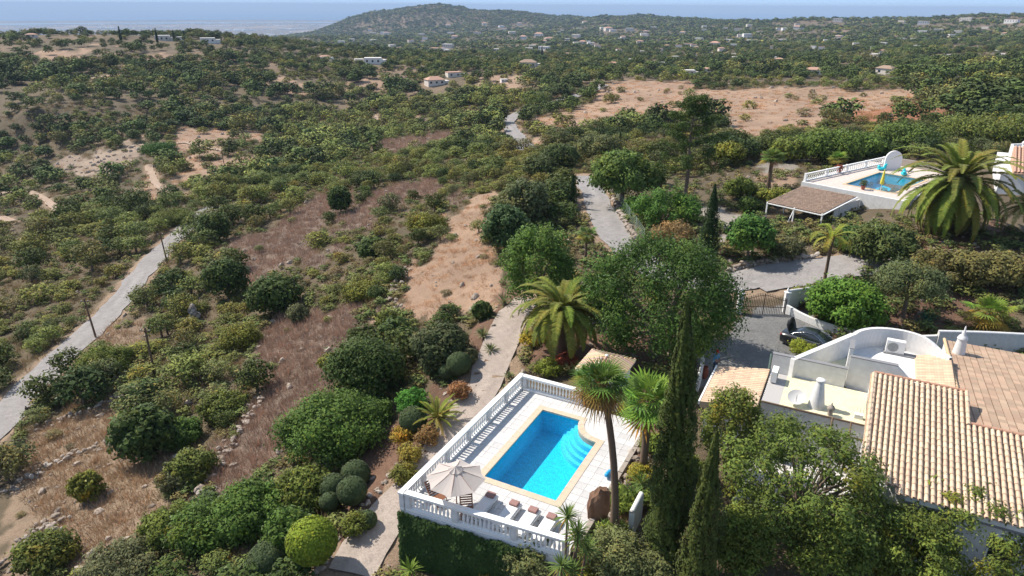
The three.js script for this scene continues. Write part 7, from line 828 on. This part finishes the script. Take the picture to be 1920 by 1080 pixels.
// ---------- neighbouring plot ----------
{
  const NO = [34.05, -79.49], NA = -Math.atan2(.751, .661), nc = Math.cos(NA), ns = Math.sin(NA), nl = (x, z, y = 3) => [NO[0] + x * nc + z * ns, y, NO[1] - x * ns + z * nc], O = [NO[0], 0, NO[1]], R = mulberry(12);
  const t = thing('neighbour_terrace', 'raised white walled terrace with pale pink paving around the second pool', 'terrace', O, NA), w = new GB(); w.box(0, 11.5, -1, 2.98, -.3, 0); w.box(0, .3, -1, 2.98, -18, -.3); w.box(11.2, 11.5, -1, 2.98, -18, -.3); mesh('wall', w, MAT.white, t);
  const pv = (x0, x1, z0, z1) => { const g = new GB(); g.box(x0, x1, 2.7, 2.99, z0, z1); mesh('paving', g, MAT.pink = MAT.pink || std(.66, .56, .50, .8, { map: rep(blotch, .7) }), t); }; pv(.3, 4, -18, -.3); pv(4, 9.3, -2.6, -.3); pv(4, 9.3, -18, -12); pv(9.3, 11.2, -18, -.3);
  const p = thing('neighbour_pool', 'second bright blue swimming pool behind the big date palm', 'pool', O, NA), b = new GB(); const x0 = 4, x1 = 9.3, z0 = -12, z1 = -2.6, d = 1.7; b.quad([x0, d, z1], [x1, d, z1], [x1, d, z0], [x0, d, z0]); b.quad([x0, d, z0], [x1, d, z0], [x1, 2.98, z0], [x0, 2.98, z0]); b.quad([x0, d, z1], [x0, d, z0], [x0, 2.98, z0], [x0, 2.98, z1]); b.quad([x1, d, z0], [x1, d, z1], [x1, 2.98, z1], [x1, 2.98, z0]); b.quad([x1, d, z1], [x0, d, z1], [x0, 2.98, z1], [x1, 2.98, z1]); mesh('basin', b, MAT.poolTile, p);
  const wa = new GB(); wa.quad([x0, 2.88, z1], [x1, 2.88, z1], [x1, 2.88, z0], [x0, 2.88, z0]); mesh('water', wa, MAT.water, p); const cp = new GB(); cp.box(x0 - .3, x0, 2.985, 3.03, z0 - .3, z1 + .3); cp.box(x1, x1 + .3, 2.985, 3.03, z0 - .3, z1 + .3); cp.box(x0, x1, 2.985, 3.03, z1, z1 + .3); cp.box(x0, x1, 2.985, 3.03, z0 - .3, z0); mesh('coping', cp, MAT.sandstone, p);
  const bl = thing('lattice_balustrade', 'white pierced block balustrade along the neighbouring pool', 'balustrade', nl(.2, -.4), NA + Math.atan2(1.9, 17) * -1), rl = new GB(); rl.box(-.1, .1, .82, .92, -17.4, 0); rl.box(-.1, .1, 0, .12, -17.4, 0); mesh('rail', rl, MAT.whiteClean, bl);
  for (let k = 0; k <= 4; k++) { const g = new GB(); g.box(-.13, .13, 0, .95, -k * 4.32 - .13, -k * 4.32 + .13); mesh('post', g, MAT.whiteClean, bl); }
  const xg = new GB(); xg.tube([[0, .12, -.2], [0, .82, .2]], .04, 4); xg.tube([[0, .12, .2], [0, .82, -.2]], .04, 4); const xG = xg.geo(); for (let k = 0; k < 40; k++) { const m = mesh('lattice_block', xG, MAT.whiteClean, bl); m.position.z = -.35 - k * .432; }
  const fs = thing('neighbour_end_wall', 'pale stone wall closing the far end of the second pool terrace', 'wall', O, NA), fg = new GB(); fg.box(2, 11.5, 2.6, 3.9, -18.3, -18.0); mesh('body', fg, MAT.stone, fs);
  const ar = thing('arched_panel', 'white round topped panel standing behind the second pool', 'wall panel', nl(4.2, -14.8), NA + .85), sh = new THREE.Shape(); sh.moveTo(-1.05, 0); sh.lineTo(1.05, 0); sh.lineTo(1.05, 1.35); sh.absarc(0, 1.35, 1.05, 0, Math.PI); sh.lineTo(-1.05, 0); const eg = new THREE.ExtrudeGeometry(sh, { depth: .22, bevelEnabled: false }); mesh('body', eg, new THREE.MeshStandardMaterial({ color: lin(.76, .73, .73), roughness: .8 }), ar);
  const inf = (x, z, l, s) => { const f = thing('inflatable', l, 'inflatable', nl(x, z, 3.02), NA + s), T = new THREE.MeshStandardMaterial({ color: lin(.02, .5, .58), roughness: .3 }); [[0, .3, 0, .8, .3, .5], [.5, .7, .1, .25, .45, .25], [-.5, .6, -.1, .25, .3, .3], [.65, 1.0, .1, .22, .18, .2]].forEach((q, k) => { const g = new THREE.SphereGeometry(1, 12, 9); g.scale(q[3], q[4], q[5]); const m = mesh(['body', 'neck', 'tail', 'head'][k], g, T, f); m.position.set(q[0], q[1], q[2]); }); f.scale.setScalar(.72); };
  inf(3.6, -13.4, 'turquoise inflatable animal leaning at the arched panel', .9); inf(6.6, -12.5, 'turquoise inflatable animal lying at the pool edge', 2.2);
  const pa = thing('folded_parasol', 'folded yellow green parasol at the second pool', 'parasol', nl(8, -2.4, 3), NA), pp = new GB(); pp.tube([[0, 0, 0], [0, 2.5, 0]], .03, 6); mesh('pole', pp, MAT.whiteClean, pa); const pc = new GB(); pc.lathe([[.1, .75], [.22, .85], [.2, 1.2], [.12, 1.9], [.04, 2.45]], 10); mesh('canopy', pc, MAT.yellowfab, pa);
  const pot = (x, z, l, c) => { const q = thing('plant_pot', l, 'plant pot', nl(x, z, 3.0), 0), g = new GB(); g.lathe([[.16, 0], [.25, .4], [.27, .45], [.2, .45]], 10); mesh('pot', g, std(.35, .10, .07, .8), q); const lg = new GB(); crown(lg, R, [{ c: [0, .7, 0], r: [.4, .35, .4] }], 240, .1, 2.5, c); mesh('leaves', lg, LEAF, q); }; pot(.9, -7.5, 'terracotta pot with spiky plant by the lattice balustrade', [.2, .06, .05]); pot(6.4, -1.6, 'dark potted plant on the white wall edge', [.08, .1, .04]);
  // carport
  const c = thing('carport', 'open carport with brown striped tile roof on white posts', 'carport', O, NA), tg = new GB(); for (let k = 0; k < 31; k++) for (let r = 0; r < 20; r++) { const x = .9 + k * .2, z = 1.2 + r * .39, y = q => 2.78 - (q - 1.2) * .07, m = .8 + .4 * R(); tg.tube([[x, y(z), z], [x, y(z + .41) + .012, z + .41]], [.066, .085], 6, [.50 * m, .36 * m, .27 * m], false); } mesh('roof_tiles', tg, MAT.terracotta, c).userData.kind = 'stuff';
  const sl = new GB(); sl.prism([[.8, 1.15], [7.15, 1.15], [7.15, 9.1], [.8, 9.1]], [2.66, 2.66, 2.1, 2.1], [2.74, 2.74, 2.19, 2.19]); mesh('roof_slab', sl, MAT.whiteClean, c);
  for (const [x, z] of [[.9, 9], [4, 9], [7.05, 9], [.9, 5], [7.05, 5]]) { const g = new GB(); g.box(x - .07, x + .07, -.6, 2.3, z - .07, z + .07); mesh('post', g, MAT.whiteClean, c); } const br = new GB(); br.tube([[4, .1, 10.6], [4, 2.0, 9.1]], .05, 5); mesh('brace', br, MAT.whiteClean, c); const bw = new GB(); bw.box(6.9, 7.02, -.5, 2.3, .05, 6.2); mesh('side_wall', bw, MAT.white, c);
  // house
  const h = thing('neighbour_house', 'white neighbouring villa with pinkish tiled roof and octagonal roof parapet', 'house', [56.5, 1.6, -79], -.55), hw = new GB(); hw.box(0, 22, -1, 3.6, -9, 4.5); mesh('wall', hw, MAT.white, h);
  const hr = sub('roof', h), hg = new GB(), rm = []; for (let k = 0; k < 60; k++) { const x = 1.2 + k * .34, m = .85 + .3 * R(); for (let r = 0; r < 11; r++) { const z = 4.7 - r * .62, y = 3.75 + r * .16; hg.tube([[x, y, z], [x, y + .16, z - .62]], [.15, .13], 5, [.60 * m, .37 * m, .27 * m], false); } } mesh('tiles', hg, MAT.terracotta, hr).userData.kind = 'stuff'; const hs = new GB(); hs.prism([[1, 4.8], [21.6, 4.8], [21.6, -2.2], [1, -2.2]], 3.55, [3.68, 3.68, 5.45, 5.45]); mesh('slab', hs, MAT.dark2, hr);
  const oc = new GB(); for (let k = 0; k < 8; k++) { const a = k / 8 * 6.283 + .39, b2 = (k + 1) / 8 * 6.283 + .39, r = 2.4, P = (q, rr, y) => [3.2 + rr * Math.cos(q), y, -5.6 + rr * Math.sin(q)]; oc.quad(P(b2, r, 3.4), P(a, r, 3.4), P(a, r, 5.1), P(b2, r, 5.1)); oc.quad(P(a, r - .25, 4.2), P(b2, r - .25, 4.2), P(b2, r - .25, 5.1), P(a, r - .25, 5.1)); oc.quad(P(a, r, 5.1), P(a, r - .25, 5.1), P(b2, r - .25, 5.1), P(b2, r, 5.1)); } mesh('octagonal_parapet', oc, MAT.white, h);
  const hc = new GB(); hc.lathe([[.35, 3.6], [.33, 5.6], [.42, 5.65], [.4, 5.8], [.2, 6.0], [.24, 6.3], [.06, 6.5], [0, 6.9]], 10, 2.2, -4.0); mesh('chimney', hc, MAT.white, h);
}
// ---------- stone work ----------
const stG = [0, 1, 2, 3].map(k => stoneGeo(mulberry(300 + k), .5, .36, .42, 1)), stM = [[.48, .40, .33], [.40, .33, .27], [.54, .47, .40], [.36, .29, .23]].map(c => std(...c, .95, { map: rep(grit, 1) }));
function stoneWall(name, label, P, o) {
  const W = thing(name, label, 'stone wall', [0, 0, 0], 0, o.group), R = mulberry(Math.round(P[0][0] * 10 + 999)); let len = 0; for (let i = 1; i < P.length; i++) len += Math.hypot(P[i][0] - P[i - 1][0], P[i][1] - P[i - 1][1]);
  const c = new THREE.CatmullRomCurve3(P.map(p => V3(p[0], 0, p[1])), false, 'centripetal'), n = Math.min(o.max ?? 90, Math.round(len / o.s * o.rows * 1.05));
  for (let k = 0; k < n; k++) { const row = k % o.rows, q = c.getPointAt(clamp((k + R() * .7) / n)), a = R() * 6.28, off = (R() - .5) * o.w, x = q.x + off, z = q.z + (R() - .5) * o.w, s = o.s * (.75 + .6 * R()); const m = mesh('stone', stG[k % 4], stM[Math.floor(R() * 4)], W); m.position.set(x, ground(x, z) + row * o.s * .62 + s * .12, z); m.rotation.set((R() - .5) * .5, a, (R() - .5) * .5); m.scale.set(s * 1.25, s, s); }
}
const swL = ['collapsed dry stone wall crossing the bleached grass terrace', 'dry stone wall below the dark bush near the valley road', 'small heap of pale grey stones on the terrace', 'dry stone edge of the mauve grass strip', 'stone edging at the corner of the bare clearing', 'broken dry stone wall at the lower terrace', 'pale stones beside the dark thicket'];
L.WALLS.forEach((P, k) => stoneWall('dry_stone_wall', swL[k], P, { s: .36, rows: 2, w: k === 2 ? 1.8 : 1.3, max: 190 }));
stoneWall('stone_terrace_wall', 'long dry stone terrace wall below the brownish hedge', [[32.6, -50.6], [36, -50.0], [41, -49.4]], { s: .42, rows: 4, w: .25, max: 95 });
stoneWall('roadside_wall', 'pale stone wall along the hill road under the wire fence', [[12.9, -88], [12.5, -80], [12.2, -72], [12.4, -64]], { s: .5, rows: 2, w: .3, max: 110 });
stoneWall('garden_rockery', 'heap of pale boulders between gravel and the driveway', [[21.6, -66.5], [22.5, -63.5], [24.5, -61], [26.5, -59.5]], { s: .95, rows: 1, w: 2.2, max: 36 });
stoneWall('driveway_edge', 'low brown stone edging of the driveway curve', [[18.6, -55.8], [21, -57.3], [24.5, -57.8], [27.5, -58.0]], { s: .45, rows: 2, w: .2, max: 60 });
stoneWall('bed_rocks', 'small rocks lining the bed between terrace and cypress', [[7.4, -33.5], [6.6, -30.5], [5.6, -27.6], [4.8, -25.4]], { s: .34, rows: 1, w: 1.2, max: 46 });
stoneWall('path_edging', 'row of small stones lining the gravel path beside the topiary', [[-3.4, -39.2], [-5.2, -35.2], [-7.2, -31.6], [-8.6, -28.2], [-9.5, -25.0]], { s: .26, rows: 1, w: .35, max: 80 });
{ // cairn
  const [x, z] = L.CAIRN, C_ = thing('stone_cairn', 'pale cone shaped cairn of stones in the scrub', 'cairn', [x, ground(x, z), z]), R = mulberry(41); for (let k = 0; k < 60; k++) { const f = k / 60, r = 1.0 * (1 - f) * Math.sqrt(R()) + .05, a = R() * 6.28, m = mesh('stone', stG[k % 4], stM[k % 3 === 1 ? 0 : 2], C_); m.position.set(Math.cos(a) * r, f * 1.9, Math.sin(a) * r); m.rotation.set(R(), R() * 6, R()); m.scale.setScalar(.55); }
}
// wire fence by the road
{ const F = thing('wire_fence', 'thin wire mesh fence on posts along the hill road', 'fence', [0, 0, 0]), P = [[13.4, -88.5], [13.1, -84], [12.9, -80], [12.7, -76], [12.7, -72], [12.8, -68], [12.9, -64]]; P.forEach(([x, z]) => { const g = new GB(), y = ground(x, z); g.tube([[x, y - .2, z], [x, y + 1.7, z]], .035, 5); mesh('post', g, MAT.fence, F); }); const w = new GB(); for (let k = 0; k < P.length - 1; k++) { const [a, b] = [P[k], P[k + 1]], ya = ground(...a), yb = ground(...b); for (let q = 0; q < 7; q++) w.tube([[a[0], ya + .2 + q * .24, a[1]], [b[0], yb + .2 + q * .24, b[1]]], .009, 3); for (let q = 1; q < 12; q++) { const t = q / 12, x = lerp(a[0], b[0], t), z = lerp(a[1], b[1], t), y = lerp(ya, yb, t); w.tube([[x, y + .2, z], [x, y + 1.64, z]], .006, 3); } } mesh('wire', w, MAT.fence, F); }
// poles
const plL = ['leaning wooden utility pole at the edge of the valley road', 'wooden utility pole beside the lower valley road', 'slim dark pole standing amid the slope bushes', 'wooden utility pole above the pale quarry soil'];
L.POLES.slice(0, 4).forEach((q, k) => { const h = k === 3 ? 7.5 : 5.4, p = thing('utility_pole', plL[k], 'utility pole', [q[0], ground(q[0], q[1]) - .3, q[1]], 0, 'utility poles'); p.rotation.z = k === 2 ? 0 : .05; const g = new GB(); g.tube([[0, 0, 0], [0, h, 0]], [.13, .09], 7); mesh('shaft', g, MAT.wood, p); const c = new GB(); c.box(-.5, .5, h - .35, h - .25, -.05, .05); mesh('crossarm', c, MAT.wood, p); for (const x of [-.4, 0, .4]) { const i = new GB(); i.lathe([[.03, h - .25], [.05, h - .18], [0, h - .1]], 6, x); mesh('insulator', i, MAT.white2, p); } });
{ const q = L.POLES[4], p = thing('lamp_post', 'plain grey metal post between the two tall cypresses', 'post', [q[0] + .25, ground(q[0], q[1]) - .1, q[1]]), g = new GB(); g.tube([[0, 0, 0], [0, 3.7, 0]], .05, 8); mesh('shaft', g, MAT.metal, p); const h = new GB(); h.box(-.08, .08, 3.7, 3.82, -.08, .14); mesh('head', h, MAT.metal, p);
  const s = thing('road_sign', 'small brown wooden sign at the valley roadside', 'sign', [-45.4, ground(-45.4, -54.9), -54.9], .5), sp = new GB(); sp.box(-.05, .05, -.2, 1.1, -.05, .05); mesh('post', sp, MAT.wood, s); const b = new GB(); b.box(-.1, .8, .6, 1.0, .05, .09); mesh('board', b, MAT.wood, s); }
// ---------- houses of the valley ----------
{
  const R = mulberry(21), wm = [std(.74, .72, .70, .9), std(.66, .60, .54, .9), std(.70, .62, .56, .9)], rm = [std(.44, .26, .19, .9), std(.38, .23, .17, .9), std(.30, .21, .15, .9), std(.66, .63, .60, .9)], pane = new THREE.MeshStandardMaterial({ color: lin(.04, .05, .06), roughness: .2 });
  const spec = { 0: 'white farmhouse with long low wing among dark trees', 4: 'pinkish house with terrace above the scrub', 10: 'white house with bright red hipped roof beyond the field', 11: 'house with dull brown roof beyond the field', 12: 'broad brown roofed barn on the hillside', 13: 'orange roofed house on the ridge skyline', 7: 'pale villa on the ridge crest', 8: 'long pale villa on the ridge crest' };
  L.HOUSES.forEach(([x, z, w, k, a], i) => {
    const r = Math.hypot(x, z), px = w / r * 1285, ww = Math.min(w * (r < 600 ? .62 : .76), 20), d = ww * (.55 + .2 * R()), hh = Math.min(3.0 + r * .0014, ww * (.26 + .1 * R())), face = -Math.atan2(x, -z) + a, y = ground(x, z) + (r > 800 ? 1.2 : .2);
    const T = thing(['white_house', 'tiled_house', 'brown_roofed_house'][k], spec[i] ?? [`small white flat roofed house ${r > 1400 ? 'high on the far slope' : r > 700 ? 'in the wooded valley' : 'at the valley edge'}`, `small white house with orange tiled roof ${r > 1400 ? 'high on the far slope' : r > 700 ? 'in the wooded valley' : 'at the valley edge'}`, 'brown roofed house among valley trees'][k], 'house', [x, y, z], face, 'houses scattered in the valley');
    const g = new GB(); g.box(-ww / 2, ww / 2, -4, hh, -d / 2, d / 2); if (px > 26) g.box(ww / 2 + .01, ww * .85, -4, hh * .7, -d * .4, d * .3); mesh('wall', g, wm[Math.floor(R() * 2.3) % 3], T);
    const f = new GB(), e = .4; if (k === 0) { f.box(-ww / 2 - .1, ww / 2 + .1, hh + .005, hh + .35, -d / 2 - .1, d / 2 + .1); } else { const A = [-ww / 2 - e, hh, -d / 2 - e], B = [ww / 2 + e, hh, -d / 2 - e], C_ = [ww / 2 + e, hh, d / 2 + e], Dd = [-ww / 2 - e, hh, d / 2 + e], q = ww * .22, t1 = [-q, hh + d * .24, 0], t2 = [q, hh + d * .24, 0]; f.quad(Dd, C_, t2, t1); f.quad(B, A, t1, t2); f.tri(C_, B, t2); f.tri(A, Dd, t1); f.quad(A, B, C_, Dd); } mesh('roof', f, k === 0 ? (R() < .3 ? rm[0] : rm[3]) : rm[k === 2 ? 2 : i % 2], T);
    if (px > 15) { const n = Math.max(2, Math.min(5, Math.round(ww / 3.2))); for (let q = 0; q < n; q++) { const wx = (q + .5) / n * ww - ww / 2, b = new GB(); b.box(wx - .55, wx + .55, hh * .3, hh * .7, d / 2 + .01, d / 2 + .06); mesh('window', b, pane, T); } }
  });
  // far coast towns: countless specks
  const n = 2600, im = new THREE.InstancedMesh(new THREE.BoxGeometry(1, 1, 1), new THREE.MeshStandardMaterial({ color: lin(.72, .70, .68), roughness: .9 }), n); im.name = 'coastal_town'; for (let q = 0; q < n; q++) { const c = Math.floor(R() * 46), ca = -38 + (c * 37 % 46) / 46 * 42, cr = 6200 + ((c * 53) % 46) / 46 * 6300, aa = (ca + (R() - .5) * 5 * (R())) * D2R, rr = cr + (R() - .5) * 900 * R(), s = 9 + 26 * R() * R(); dm.position.set(rr * Math.sin(aa), -256, -rr * Math.cos(aa)); dm.rotation.set(0, R() * 3, 0); dm.scale.set(s * (1 + 2 * R()), 6 + 8 * R(), s); dm.updateMatrix(); im.setMatrixAt(q, dm.matrix); } scene.add(im); tag(im, 'white specks of towns on the hazy coastal plain', 'town', null, 'stuff');
}

renderer.render(scene, camera);
